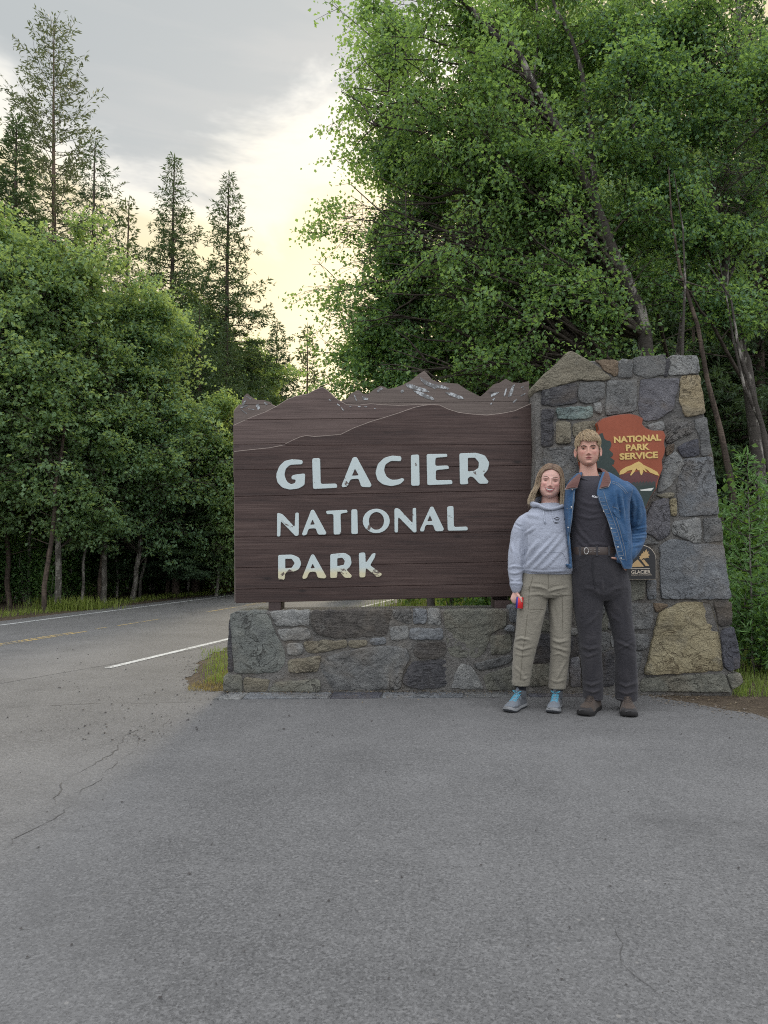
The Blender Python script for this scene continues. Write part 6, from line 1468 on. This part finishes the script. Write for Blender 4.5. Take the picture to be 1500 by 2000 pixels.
# jacket: open shell round the torso
JR = np.array([(924, 1129, 1190, .078, .02, 1139, 1179), (932, 1121, 1203, .095, .015, 1135, 1175), (940, 1113, 1214, .108, .01, 1131, 1172), (948, 1108, 1226, .120, .005, 1127, 1169), (958, 1104, 1233, .132, 0, 1123, 1167), (966, 1102, 1228, .140, 0, 1122.5, 1165), (984, 1100, 1224, .148, 0, 1121, 1171), (1006, 1100, 1223, .152, 0, 1119, 1181), (1027, 1101, 1225, .154, -.003, 1116, 1189), (1047, 1103, 1227, .156, -.005, 1114, 1195), (1068, 1106, 1229, .156, -.008, 1113.5, 1200), (1088, 1107, 1229, .154, -.01, 1113.5, 1206), (1100, 1108, 1228, .150, -.01, 1114, 1213), (1109, 1109, 1227, .146, -.01, 1114, 1218)])
def open_shell(T, Y, m=70, n=84):
    t = np.linspace(T[0, 0], T[-1, 0], m); C = [np.interp(t, T[:, 0], T[:, k]) for k in range(1, 7)]
    for k in range(6):
        c = C[k].copy()
        for _ in range(2): c[1:-1] = .25*c[:-2]+.5*c[1:-1]+.25*c[2:]
        C[k] = c
    V = []
    for i in range(m):
        l, r = P(C[0][i], t[i], Y), P(C[1][i], t[i], Y); mx, rx = (l.x+r.x)/2, (r.x-l.x)/2; k = Y/(Y-C[2][i]*.9)
        xi, xr = ((P(C[4][i], t[i], Y-C[2][i]*.9).x-mx)/rx, (P(C[5][i], t[i], Y-C[2][i]*.9).x-mx)/rx)
        sp = lambda q: math.asin(np.clip(np.sign(q)*abs(q)**1.7, -.98, .98)); a0 = sp(xr); a1 = 2*math.pi+sp(xi); a = np.linspace(a0, a1, n); e = 2/3.4
        V.append(np.stack([mx+rx*np.sign(np.sin(a))*np.abs(np.sin(a))**e, Y+C[3][i]-C[2][i]*np.sign(np.cos(a))*np.abs(np.cos(a))**e, np.full(n, l.z)], 1))
    V = np.concatenate(V); F = [[i*n+j, i*n+j+1, (i+1)*n+j+1, (i+1)*n+j] for i in range(m-1) for j in range(n-1)]
    return V, F, m, n
V, F, jm, jn = open_shell(JR, YM)
V, F, N = evalmesh(V, F, [('SOLIDIFY', dict(thickness=.009, offset=-1))])
if np.mean((V-np.array([P(1170, 1000, YM).x, YM, 0]))[:, :2]*N[:, :2]) < 0: N = -N
V = folds(V, N, YM, [([(1180, 960), (1192, 985), (1196, 1010)], 3.0, .008), ([(1200, 955), (1203, 980), (1208, 1005)], 2.8, .014), ([(1213, 962), (1215, 985), (1219, 1018)], 2.8, .013), ([(1207, 962), (1209, 985), (1214, 1012)], 2.2, -.012), ([(1205, 1010), (1215, 1035), (1222, 1060)], 3.5, .008), ([(1198, 1040), (1210, 1062), (1218, 1085)], 3, .006), ([(1112, 975), (1112, 1020), (1110, 1080)], 3, .006), ([(1222, 1030), (1226, 1060), (1222, 1090)], 3, .006)])
V = crumple(V, N, 34, .0030, 8, 1.0)
jack_V, jack_F = V, F
jack = part('denim_jacket', V, F, [M_DENIM, M_LINING], man, True, sharp=60)
sl = blend([tube_px([(1212, 952, .0, 17), (1226, 968, .01, 20.5), (1239, 994, .03, 19.5), (1245, 1020, .035, 16.5), (1247, 1041, .035, 15), (1239, 1060, -.01, 16.5), (1226, 1080, -.07, 15.5), (1211, 1090, -.115, 11.5)], YM, 30, 12)], .006, 4)
V, F, N = sl
V = folds(V, N, YM, [([(1226, 1044), (1240, 1041), (1264, 1038)], 2.2, -.016), ([(1228, 1037), (1244, 1033), (1262, 1029)], 2.4, .010), ([(1228, 1054), (1242, 1052), (1260, 1049)], 2.4, .012), ([(1230, 1060), (1244, 1059), (1256, 1057)], 1.8, -.010), ([(1232, 1068), (1244, 1066), (1254, 1064)], 2.4, .007), ([(1232, 965), (1240, 990), (1236, 1020)], 3.5, .008), ([(1248, 985), (1250, 1010), (1246, 1030)], 3.5, .007), ([(1224, 985), (1228, 1005), (1232, 1025)], 3, .008)])
V = crumple(V, N, 36, .0035, 9); part('jacket_sleeve', V, F, M_DENIM, jack, True)
V, F, N = blend([tube_px([(1125, 952, .02, 18), (1113, 966, .10, 19), (1098, 990, .19, 17), (1084, 1014, .23, 15), (1070, 1034, .20, 12)], YM, 24, 8)], .008, 3); part('jacket_sleeve', crumple(V, N, 30, .003, 2), F, M_DENIM, jack, True)
# yoke, plackets, buttons, pocket flap, waistband
def jseam(pts, lift=.0, r=.45, m=M_STITCH, name='seam'):
    seam_px(pts, YM, -.004-lift, r, m, jack, name)
def jdep(px, py):   # depth of the jacket front at a pixel
    l, r, dp, c = [np.interp(py, JR[:, 0], JR[:, k]) for k in (1, 2, 3, 4)]; u = np.clip((px-(l+r)/2)/((r-l)/2), -.97, .97); return c-dp*(1-abs(u)**3.4)**(1/3.4)
def on_j(pts, extra=.006): return [(x, y, jdep(x, y)-extra) for x, y in pts]
SK = Skin(jack_V, jack_F)
for pts in ([(1168, 967), (1174, 984), (1183, 1006), (1191, 1027), (1197, 1047), (1202, 1068), (1208, 1088), (1215, 1100)], [(1179, 960), (1186, 984), (1195, 1006), (1203, 1027), (1209, 1047), (1214, 1068), (1219, 1088)], [(1196, 940), (1208, 944), (1220, 955), (1226, 963)], [(1195, 943), (1206, 947), (1217, 957), (1223, 965)], [(1121, 962), (1119, 984), (1117, 1010), (1113, 1040), (1111, 1075)], [(1106, 993), (1112, 994), (1118, 993)],
            [(1196, 990), (1204, 992), (1212, 999)], [(1203, 1010), (1212, 1040), (1221, 1075), (1223, 1095)]):
    SK.line(pts, .0011, M_STITCH, jack)
for y in np.arange(972, 1096, 7.5):
    x0 = np.interp(y, JR[:, 0], JR[:, 6])+4; SK.line([(x0, y), (x0+4, y+1.2), (x0+7.5, y+.6)], .0010, M_STITCH, jack)
for x, y in ((1179, 998), (1194, 1032), (1207, 1068), (1213, 1090), (1118, 956), (1116, 990), (1110, 1030)):
    p = SK.hit(x, y, .001)
    if p is None: continue
    bm = bmesh.new(); bmesh.ops.create_cone(bm, cap_ends=True, segments=14, radius1=.0060, radius2=.0048, depth=.005, matrix=Matrix.Translation(p) @ Matrix.Rotation(rad(90), 4, 'X')); bm_part('button', bm, M_METAL, jack, True, 40)
pf = [(1199, 994), (1206, 1001), (1213, 1010), (1211, 1014), (1203, 1008), (1197, 999)]
v = np.array([SK.hit(x, y, .006) for x, y in pf]+[SK.hit(x, y, -.006) for x, y in pf]); k = len(pf); f = [list(range(k))]+[[i, (i+1) % k, k+(i+1) % k, k+i] for i in range(k)]
part('pocket_flap', v, f, M_DENIM, jack)
# waistband cuff of the jacket on both fronts
for pts in ([(1208, 1091), (1216, 1097), (1224, 1102), (1227, 1104)], [(1108, 1104), (1111, 1106), (1114, 1106)]):
    v, f = tube_px([(x, y, d_, 5.0) for x, y, d_ in on_j(pts, -.006)], YM, 10, 6, .45); part('waistband', v, f, M_DENIM, jack, True)
# corduroy collar, folded over, pale edge
cs = [((1127, 953, -.118), (1103, 957, -.112)), ((1131, 941, -.098), (1108, 948, -.100)), ((1134, 930, -.06), (1118, 937, -.06)), ((1138, 921, .0), (1130, 927, .02)), ((1152, 915, .085), (1152, 924, .105)), ((1172, 915, .02), (1183, 921, .02)), ((1178, 923, -.05), (1192, 927, -.05)), ((1177, 937, -.098), (1193, 940, -.10)), ((1171, 955, -.134), (1188, 951, -.137))]
n = len(cs); t = np.linspace(0, n-1, 49); I = np.array([tuple(P(a[0], a[1], YM+a[2])) for a, b in cs]); O = np.array([tuple(P(b[0], b[1], YM+b[2])) for a, b in cs])
sm = lambda A: np.stack([np.interp(t, range(n), A[:, k]) for k in range(3)], 1)
I, O = sm(I), sm(O)
for A in (I, O):
    for _ in range(3): A[1:-1] = .25*A[:-2]+.5*A[1:-1]+.25*A[2:]
rows = [I+(O-I)*u+np.array([0, -.010, .006])*math.sin(u*math.pi)**.8 for u in np.linspace(0, 1, 8)]
V = np.concatenate(rows); k = len(t); F = [[i*k+j, i*k+j+1, (i+1)*k+j+1, (i+1)*k+j] for i in range(7) for j in range(k-1)]
V, F, N = evalmesh(V, F, [('SOLIDIFY', dict(thickness=.007, offset=0))]); col = part('collar', V, F, M_CORD, jack, True, sharp=60)
v, f = tube3(O+np.array([0, -.003, 0]), np.full(len(O), .0022), 8); part('collar_edge', v, f, M_STITCH, col, True)
v, f = tube3(np.array([I[0], (I[0]+O[0])/2, O[0]])+np.array([0, -.003, 0]), np.full(3, .002), 8); part('collar_edge', v, f, M_STITCH, col, True)
v, f = tube3(np.array([I[-1], (I[-1]+O[-1])/2, O[-1]])+np.array([0, -.003, 0]), np.full(3, .002), 8); part('collar_edge', v, f, M_STITCH, col, True)
shoe(man, 1160, YM+.0, rad(-34), .30, .112, 'boot'); shoe(man, 1224, YM, rad(-15), .30, .112, 'boot')

# ================================================================= woman
YW_ = 4.87
wom = empty('person', (P(1062, 1390, YW_).x, YW_, 0), 'smiling young woman with shoulder-length hair in a grey hoodie and khaki trousers', 'person', None)
TON_W = ((.50, .305, .255), (.52, .205, .18), (.34, .12, .115))
ez = P(1074, 942, YW_); hw_ = Head((ez.x, YW_-.01, ez.z), 1.0, rad(6.5), rad(-12), 1.0, 1.16, 1.0, rad(-2))
HV, HF, HC = hw_.build(TON_W)
skin = [(hw_.world(v), f) for v, f in face_parts(hw_, wom, TON_W, 3, -13, .0023, .0, brow_z=.0165, lash=.0012)]
# smiling mouth: dark opening, teeth, lips
MW = .0325; xs = np.linspace(-MW, MW, 21); up = -.0580+.0075*(xs/MW)**2; lo = -.0755+.0250*(xs/MW)**2
def mouth_strip(top, bot, push, m, name):
    V = []; 
    for x, a, b in zip(xs, top, bot):
        for u in (0, .33, .66, 1): z = a+(b-a)*u; V.append((x, hw_.front_y(np.array([x]), np.array([-.066]))[0]*.35+hw_.front_y(np.array([x]), np.array([z]))[0]*.65-push*math.sin(min(1, max(.0, 1-abs(x)/(MW*1.03)))*1.57)**.5-.0022, z))
    F = [[i*4+j, i*4+j+1, (i+1)*4+j+1, (i+1)*4+j] for i in range(len(xs)-1) for j in range(3)]
    part(name, hw_.world(np.array(V)), F, m, wom, True)
mouth_strip(up, lo, .0010, M_MOUTH, 'mouth_opening')
mouth_strip(up+.0012, up-.0110*(1-(xs/(MW*.97))**2).clip(0)-.0004, .0016, M_TEETH, 'teeth')
M_LIPW = plain('lip_rose', (.29, .085, .085), .5, 0, .4)
for zz, rr in ((up+.0010, .0034), (lo-.0012, .0042)):
    y = np.array([hw_.front_y(np.array([x]), np.array([z]))[0] for x, z in zip(xs, zz)])-.0034
    v, f = tube3(np.stack([xs*1.03, y, zz], 1), rr*(1-.75*(np.abs(xs)/MW)**2), 8); part('lip', hw_.world(v), f, M_LIPW, wom, True)
neck = loft_px([(955, 1060, 1090, .05, .012), (970, 1059, 1091, .05, .012), (982, 1058, 1093, .055, .015), (995, 1054, 1098, .07, .01)], YW_, 30)
torso = loft_px([(994, 1054, 1094, .06), (1012, 1042, 1100, .085), (1060, 1038, 1104, .085), (1110, 1034, 1110, .09), (1150, 1030, 1112, .09)], YW_, 26)
WL = [(1140, 1016, 1068, .10, 0), (1167, 1012, 1069, .10, 0), (1200, 1010, 1063, .09, -.005), (1233, 1007, 1055, .08, -.012), (1250, 1005, 1050, .075, -.015), (1267, 1003, 1046, .070, -.012), (1300, 1001, 1039, .066, -.002), (1338, 1000.5, 1034, .062, .008)]
WR = [(1140, 1070, 1118, .10, 0), (1167, 1071, 1118, .10, 0), (1200, 1072.5, 1116, .09, -.005), (1233, 1073.5, 1113, .08, -.015), (1250, 1074, 1112, .075, -.02), (1267, 1075, 1112, .070, -.016), (1300, 1074, 1109, .066, -.004), (1344, 1072, 1105, .062, .005)]
armR_ = tube_px([(1027, 1016, .01, 8), (1013, 1050, .01, 8), (1008, 1098, -.01, 8), (1008, 1140, -.03, 6.5), (1008.5, 1158, -.035, 6)], YW_, 14)
armL_ = tube_px([(1108, 1004, .03, 11), (1120, 1030, .14, 9), (1140, 1062, .21, 8), (1158, 1076, .20, 6.5)], YW_, 14)
hwr, hpl = P(1008, 1156, YW_-.035), P(1006.5, 1173, YW_-.04)
handA = hand_mesh(hwr, hpl, Vector((.35, -1, 0)), Vector((1, .1, -.1)), (.62, .62, .66, .70), .92, [P(1013, 1163, YW_-.075), P(1017.5, 1170, YW_-.085), P(1019, 1176, YW_-.085)])
handB = hand_mesh(P(1158, 1076, YW_+.20), P(1180, 1080, YW_+.18), (0, 0, 1), (0, -1, 0), (.3, .3, .3, .3), .9, [P(1166, 1070, YW_+.18), P(1174, 1068, YW_+.17)])
legw = lambda rows, k=.8: loft_px([(a, (b+c)/2-(c-b)/2*k, (b+c)/2+(c-b)/2*k, d_*k, e) for a, b, c, d_, e in rows], YW_, 24)
BV, BF, BN = blend([neck, torso, legw(WL), legw(WR), armR_, armL_]+handA+handB, .005, 4)
body_mesh(wom, [(hw_.world(HV), HF, HC)]+[(v, f) for v, f in skin]+[(BV, BF)], TON_W)
# hair: centre parting, falling to the shoulders
def long_hair(h, parent, seed):
    rs = np.random.RandomState(seed); P_, R0, RN = [], [], []
    for k in range(1500):
        sg = -1 if rs.rand() < .52 else 1; yb = rs.uniform(-.074, .085); front = np.clip((-yb-.02)/.05, 0, 1)
        zt = .1185*math.sqrt(max(.02, 1-(yb/.0985)**2))
        root = np.array([.006+sg*.002, yb, zt]); w = .0745
        # side point at the temple/ear then fall
        spread = rs.uniform(0, 1)
        xs_ = sg*((.077 if sg < 0 else .074)+.014*spread); ys_ = yb*.86+rs.normal()*.004+(.012 if front > .3 else 0)
        end_x = (-.098-.034*spread if sg < 0 else .084+.026*spread)+rs.normal()*.004; end_z = -.150+rs.normal()*.010-(.004 if sg > 0 else 0)
        ey = ys_*.75-.006+rs.normal()*.006
        kp = [ell_proj(root, .002+.004*spread), ell_proj(root+np.array([sg*.030, -.004*front, -.006]), .007+.006*spread), ell_proj(np.array([sg*.058, yb*.93, zt*.62]), .010+.007*spread), np.array([xs_*1.02, ys_, .022]), np.array([xs_*1.06+sg*.004, ys_, -.035]), np.array([xs_+(end_x-xs_)*.7, (ys_+ey)/2, -.095]), np.array([end_x, ey, end_z])]
        if front > .5: kp[2] = ell_proj(np.array([sg*.050, yb*.97, zt*.66+.012]), .010); kp[3][0] = sg*(.0665+.016*spread); kp[4][0] = sg*(.067+.020*spread)
        kp = np.array(kp); t = np.linspace(0, 6, 16); i0 = np.clip(t.astype(int), 0, 5); f = (t-i0)[:, None]; g = lambda o: kp[np.clip(i0+o, 0, 6)]
        q = .5*(2*g(0)+(g(1)-g(-1))*f+(2*g(-1)-5*g(0)+4*g(1)-g(2))*f**2+(-g(-1)+3*g(0)-3*g(1)+g(2))*f**3); q += rs.normal(size=3)*.0012+np.cumsum(rs.normal(size=(16, 3)), 0)*.0004
        P_.append(q); R0.append(rs.uniform(.0013, .0032)); RN.append(rs.beta(2, 1.6))
    for k in range(500):     # back
        a = rs.uniform(-1.25, 1.25); kp = np.array([(.004*np.sign(a), .03, .122), (.05*math.sin(a), .03+.06*math.cos(a), .095), (.082*math.sin(a), .03+.078*math.cos(a), .02), (.088*math.sin(a), .03+.072*math.cos(a), -.06), (.10*math.sin(a), .03+.06*math.cos(a), -.145+rs.normal()*.008)])
        t = np.linspace(0, 4, 16); i0 = np.clip(t.astype(int), 0, 3); f = (t-i0)[:, None]; q = kp[i0]+(kp[i0+1]-kp[i0])*f
        for _ in range(3): q[1:-1] = .25*q[:-2]+.5*q[1:-1]+.25*q[2:]
        P_.append(q+rs.normal(size=3)*.003); R0.append(rs.uniform(.002, .0038)); RN.append(rs.beta(2, 2))
    V, F, al, rn = locks(np.array(P_), np.array(R0), np.array(RN))
    part('hair', h.world(V), F, M_HAIRW, parent, True, attrs={'along': ('POINT', 'FLOAT', al), 'rnd': ('POINT', 'FLOAT', rn)})
    nz, nn = 22, 40; V = []
    for i in range(nz):
        el = math.pi/2*(1-i/(nz-1)*1.05)
        for j in range(nn):
            a = 2*math.pi*j/nn; p = np.array([math.cos(el)*math.sin(a)*.0745, -math.cos(el)*math.cos(a)*.0975, math.sin(el)*.1185]); low = .078 if p[1] < -.03 and abs(p[0]) < .055 else -.01
            off = .004
            if p[2] < low: p = np.array([p[0]*.9, p[1]*.88, low-.008]); off = -.006
            V.append(p+unit(p)*off)
    F = [[i*nn+j, i*nn+(j+1) % nn, (i+1)*nn+(j+1) % nn, (i+1)*nn+j] for i in range(nz-1) for j in range(nn)]
    part('hair_cap', h.world(np.array(V)), F, M_HAIRW, parent, True, attrs={'along': ('POINT', 'FLOAT', np.full(len(V), .1)), 'rnd': ('POINT', 'FLOAT', np.full(len(V), .4))})
long_hair(hw_, wom, 6)
# hoodie
hood_t = loft_px([(983, 1052, 1096, .070, .012), (989, 1043, 1102, .084, .01), (996, 1035, 1106, .098, .004), (1006, 1028, 1108, .112, 0), (1022, 1023, 1110, .124, -.002), (1050, 1023, 1111, .132, -.006), (1080, 1023, 1113, .138, -.008), (1100, 1021, 1116, .140, -.008), (1110, 1019, 1119, .140, -.006), (1116, 1020, 1119, .132, -.002), (1120.5, 1021.5, 1118.5, .122, 0)], YW_, 56, expo=2.3)
sleeveA = tube_px([(1034, 1008, .005, 9), (1022, 1021, .008, 13.5), (1014.5, 1040, .008, 15), (1012, 1060, .008, 15.5), (1009, 1085, -.005, 16), (1007, 1112, -.018, 14.5), (1007.5, 1134, -.028, 12), (1008, 1142, -.032, 12.5), (1008.5, 1154, -.034, 8.5)], YW_, 28, 10)
sleeveB = tube_px([(1104, 999, .01, 14), (1116, 1020, .11, 15), (1136, 1056, .20, 14), (1152, 1072, .205, 10)], YW_, 20, 8)
V, F, N = blend([hood_t, sleeveA, sleeveB], .006, 4)
V = folds(V, N, YW_, [([(1027, 1038), (1029, 1060), (1026, 1100)], 2.2, -.012), ([(1026, 1096), (1038, 1074), (1050, 1058)], 4.0, .012), ([(1024, 1112), (1038, 1098), (1056, 1078), (1085, 1048)], 4.2, .012), ([(1040, 1112), (1056, 1096), (1080, 1068), (1100, 1045)], 4.0, .009), ([(1060, 1112), (1080, 1092), (1104, 1066)], 4.0, .006), ([(1026, 1042), (1034, 1038), (1044, 1030)], 3.0, .009), ([(1020, 998), (1036, 1006), (1060, 1010)], 4.5, .006),
     ([(1000, 1020), (1010, 1026), (1022, 1030)], 2.4, -.006), ([(994, 1108), (1006, 1106), (1020, 1108)], 2.6, .008), ([(994, 1118), (1006, 1120), (1020, 1116)], 2.6, .007), ([(996, 1130), (1006, 1134), (1018, 1131)], 2.2, .006), ([(993, 1140), (1004, 1138), (1018, 1140)], 2.4, .006), ([(997, 1060), (1004, 1080), (1002, 1104)], 3.5, .005), ([(1014, 1056), (1012, 1080), (1018, 1100)], 3, .006), ([(1020, 1114), (1060, 1117), (1118, 1114)], 2.2, .006)])
V = crumple(V, N, 26, .0022, 11); hoodie = part('hoodie', V, F, M_HOOD, wom, True); SH = Skin(V, F)
# hood lying round the neck, drawcords, pocket edge, cuff, print
hs = [(1051, 986, -.080, 4.2), (1041, 985, -.03, 5.5), (1042, 979, .05, 7.0), (1060, 974, .10, 8), (1090, 974, .10, 8), (1108, 981, .05, 7), (1105, 988, -.03, 5.5), (1097, 989, -.085, 4.2), (1086, 992.5, -.104, 3.4), (1074, 994.5, -.110, 3.2), (1062, 992, -.104, 3.4), (1051, 986, -.080, 4.2)]
V, F, N = blend([tube_px(hs, YW_, 16, 8, .8)], .005, 3); part('hood', crumple(V, N, 30, .002, 4), F, M_HOOD, hoodie, True)
def hdep(px, py):
    py_ = [980, 985, 992, 1002, 1020, 1050, 1080, 1100, 1110]; l, r, dp = np.interp(py, py_, [1050, 1040, 1028, 1020, 1018, 1022, 1023, 1021, 1019]), np.interp(py, py_, [1099, 1108, 1113, 1116, 1118, 1117, 1117, 1118, 1119]), np.interp(py, py_, [.072, .088, .104, .118, .132, .144, .150, .150, .146])
    u = np.clip((px-(l+r)/2)/((r-l)/2), -.97, .97); return -dp*(1-abs(u)**2.3)**(1/2.3)
M_CORDW = plain('drawcord', (.40, .43, .50), .9); M_HS = plain('hoodie_seam', (.20, .22, .27), .95)
SH.line([(1060, 993), (1061.5, 1000), (1062.5, 1010), (1064, 1020)], .0026, M_CORDW, hoodie, 'drawcord', lift=.004); SH.line([(1079, 994), (1079.5, 1000), (1080.5, 1013)], .0026, M_CORDW, hoodie, 'drawcord', lift=.004)
SH.line([(1064, 1019), (1065, 1023)], .0045, M_HS, hoodie, 'cord_tip', 1, .004)
SH.line([(1064, 1079), (1080, 1079), (1099, 1079), (1102, 1086), (1107, 1096)], .0013, M_HS, hoodie, 'pocket_edge'); SH.line([(1021, 1113.5), (1045, 1115), (1080, 1115.5), (1117, 1114)], .0012, M_HS, hoodie)
SH.line([(1003, 1017), (1010, 1023), (1017, 1030), (1021, 1036)], .0012, M_HS, hoodie); SH.line([(997, 1141), (1006, 1143), (1018, 1141)], .0014, M_HS, hoodie, 'cuff_seam')
def hprint(pl, m=M_PRINT, name='hoodie_print'):
    pl = np.array(pl); pts = []
    q = [SH.hit(x, y, .0012) for x, y in pl]
    if any(p is None for p in q): return
    v = np.array([tuple(p) for p in q]); part(name, v, [list(range(len(v)))], m, hoodie)
lg = lambda pts: [(960+x/8.333, 960+y/8.333) for x, y in pts]
for pl in ([(1012, 442), (1062, 410), (1110, 432), (1108, 440), (1062, 424), (1020, 452)], [(1036, 452), (1052, 450), (1052, 474), (1046, 474), (1046, 460), (1036, 460)], [(1056, 446), (1076, 446), (1076, 474), (1070, 474), (1070, 456), (1062, 456), (1062, 474), (1056, 474)], [(1080, 448), (1104, 444), (1104, 452), (1096, 454), (1096, 474), (1089, 474), (1089, 455), (1080, 456)], [(998, 484), (1040, 498), (1118, 490), (1118, 498), (1040, 508), (1004, 494)], [(1026, 512), (1090, 508), (1090, 518), (1026, 524)], [(1178, 446), (1200, 420), (1200, 436), (1190, 448), (1200, 470), (1196, 478)]): hprint(lg(pl))
# trousers
V, F, N = blend([loft_px([(1114, 1022, 1117, .112), (1125, 1019, 1118, .118), (1140, 1016, 1119, .122), (1155, 1014, 1119, .116), (1166, 1013, 1119, .10)], YW_, 54), loft_px(WL, YW_, 40), loft_px(WR, YW_, 40)], .006, 5)
kn = lambda a, b: np.clip(1-np.abs(to_px(V, YW_)[:, 1]-a)/b, 0, 1)
V = folds(V, N, YW_, [([(1070, 1152), (1056, 1146), (1036, 1144)], 2.8, .008), ([(1070, 1156), (1086, 1150), (1110, 1146)], 2.8, .008), ([(1068, 1164), (1052, 1160), (1030, 1162)], 2.8, .006), ([(1072, 1160), (1088, 1162), (1112, 1160)], 2.6, .006), ([(1004, 1252), (1018, 1246), (1036, 1250)], 2.8, .009), ([(1004, 1262), (1020, 1268), (1042, 1262)], 2.8, .008), ([(1003, 1276), (1018, 1280), (1036, 1278)], 2.6, .005), ([(1076, 1248), (1092, 1254), (1110, 1250)], 2.8, .009), ([(1076, 1262), (1092, 1266), (1110, 1272)], 2.8, .008), ([(1078, 1280), (1092, 1276), (1108, 1284)], 2.6, .006),
     ([(1004, 1300), (1016, 1312), (1028, 1330)], 3, .005), ([(1106, 1290), (1094, 1310), (1084, 1332)], 3, .006), ([(1070, 1172), (1060, 1200), (1050, 1225)], 3.5, .005), ([(1072, 1172), (1080, 1200), (1084, 1230)], 3.5, .004), ([(1014, 1320), (1022, 1326), (1034, 1322)], 2.6, .005), ([(1074, 1326), (1088, 1332), (1104, 1326)], 2.6, .005)])
V = crumple(V, N, 32, .0024, 15, .4+kn(1262, 35)+.7*kn(1330, 25)+.5*kn(1155, 25), (1, 1, 2.0)); trs = part('khaki_trousers', V, F, M_KHAKI, wom, True)
M_KS = plain('khaki_seam', (.12, .11, .085), .95)
ST_ = Skin(V, F)
for pts in ([(1071, 1122), (1071, 1150)], [(1041, 1124), (1038, 1138), (1034, 1146)], [(1034, 1146), (1033, 1152), (1017, 1152)], [(1034, 1146), (1032, 1188)], [(1032, 1189), (1046, 1190), (1062, 1190)], [(1030, 1200), (1026, 1240), (1021, 1270), (1016, 1330)], [(1088, 1158), (1100, 1162), (1115, 1163)], [(1098, 1165), (1099, 1200), (1098, 1232)]):
    ST_.line(pts, .0012, M_KS, trs)
for rows in (WL, WR):
    r = rows[-1]; c = (r[1]+r[2])/2; v, f = tube_px([(c, r[0]-8, .012, 11), (c, r[0]+8, .014, 10.5), (c, r[0]+20, .014, 10)], YW_, 16, 5); part('sock', v, f, M_BLACKC, wom, True)
shoe(wom, 1016, YW_+.006, rad(-36), .255, .095, 'shoe'); shoe(wom, 1087, YW_, rad(-22), .255, .095, 'shoe')
# red and blue pouch in her hand
can = empty('drink_can', P(1014.5, 1186, YW_-.065), 'small red and blue drinks can held low in the hand of the woman', 'can', None)
def can_mesh():
    top, bot = np.array(P(1015.5, 1165, YW_-.062)), np.array(P(1014.0, 1189, YW_-.066)); ax = unit(top-bot); L = np.linalg.norm(top-bot); r = .0245
    u = unit(np.cross(ax, np.array([0, 1., 0]))); v = np.cross(ax, u); n = 28
    prof = [(0, .2), (.0, .80), (.03, .90), (.08, 1), (.88, 1), (.95, .9), (.985, .84), (.985, .78), (.965, .74), (.965, .1)]
    V = [bot+ax*L*h+(u*math.cos(a)+v*math.sin(a))*r*k for h, k in prof for a in np.arange(n)*2*np.pi/n]
    F = []; mi = []
    for i in range(len(prof)-1):
        for j in range(n):
            F.append([i*n+j, i*n+(j+1) % n, (i+1)*n+(j+1) % n, (i+1)*n+j]); mi.append(2 if i in (0, 1, 5, 6, 7, 8) else (0 if (math.cos((j+.5)*2*math.pi/n)*u[0]-.55*math.sin((j+.5)*2*math.pi/n)*(1 if v[1] > 0 else -1) > -.25) else 1))
    F.append(list(range(n))[::-1]); mi.append(2); F.append(list(range((len(prof)-1)*n, len(prof)*n))); mi.append(2)
    part('can_shell', V, F, [plain('can_red', (.55, .018, .02), .28, .2, .6, .05), plain('can_blue', (.03, .03, .24), .28, .2, .6, .05), M_METAL], can, True, matidx=mi, sharp=50)
    c = bot+ax*L*.972; vv, ff = tube3(np.array([c-u*.006, c, c+u*.009]), np.array([.004, .0045, .003]), 8, .3); part('pull_tab', vv, ff, M_METAL, can, True)
can_mesh()
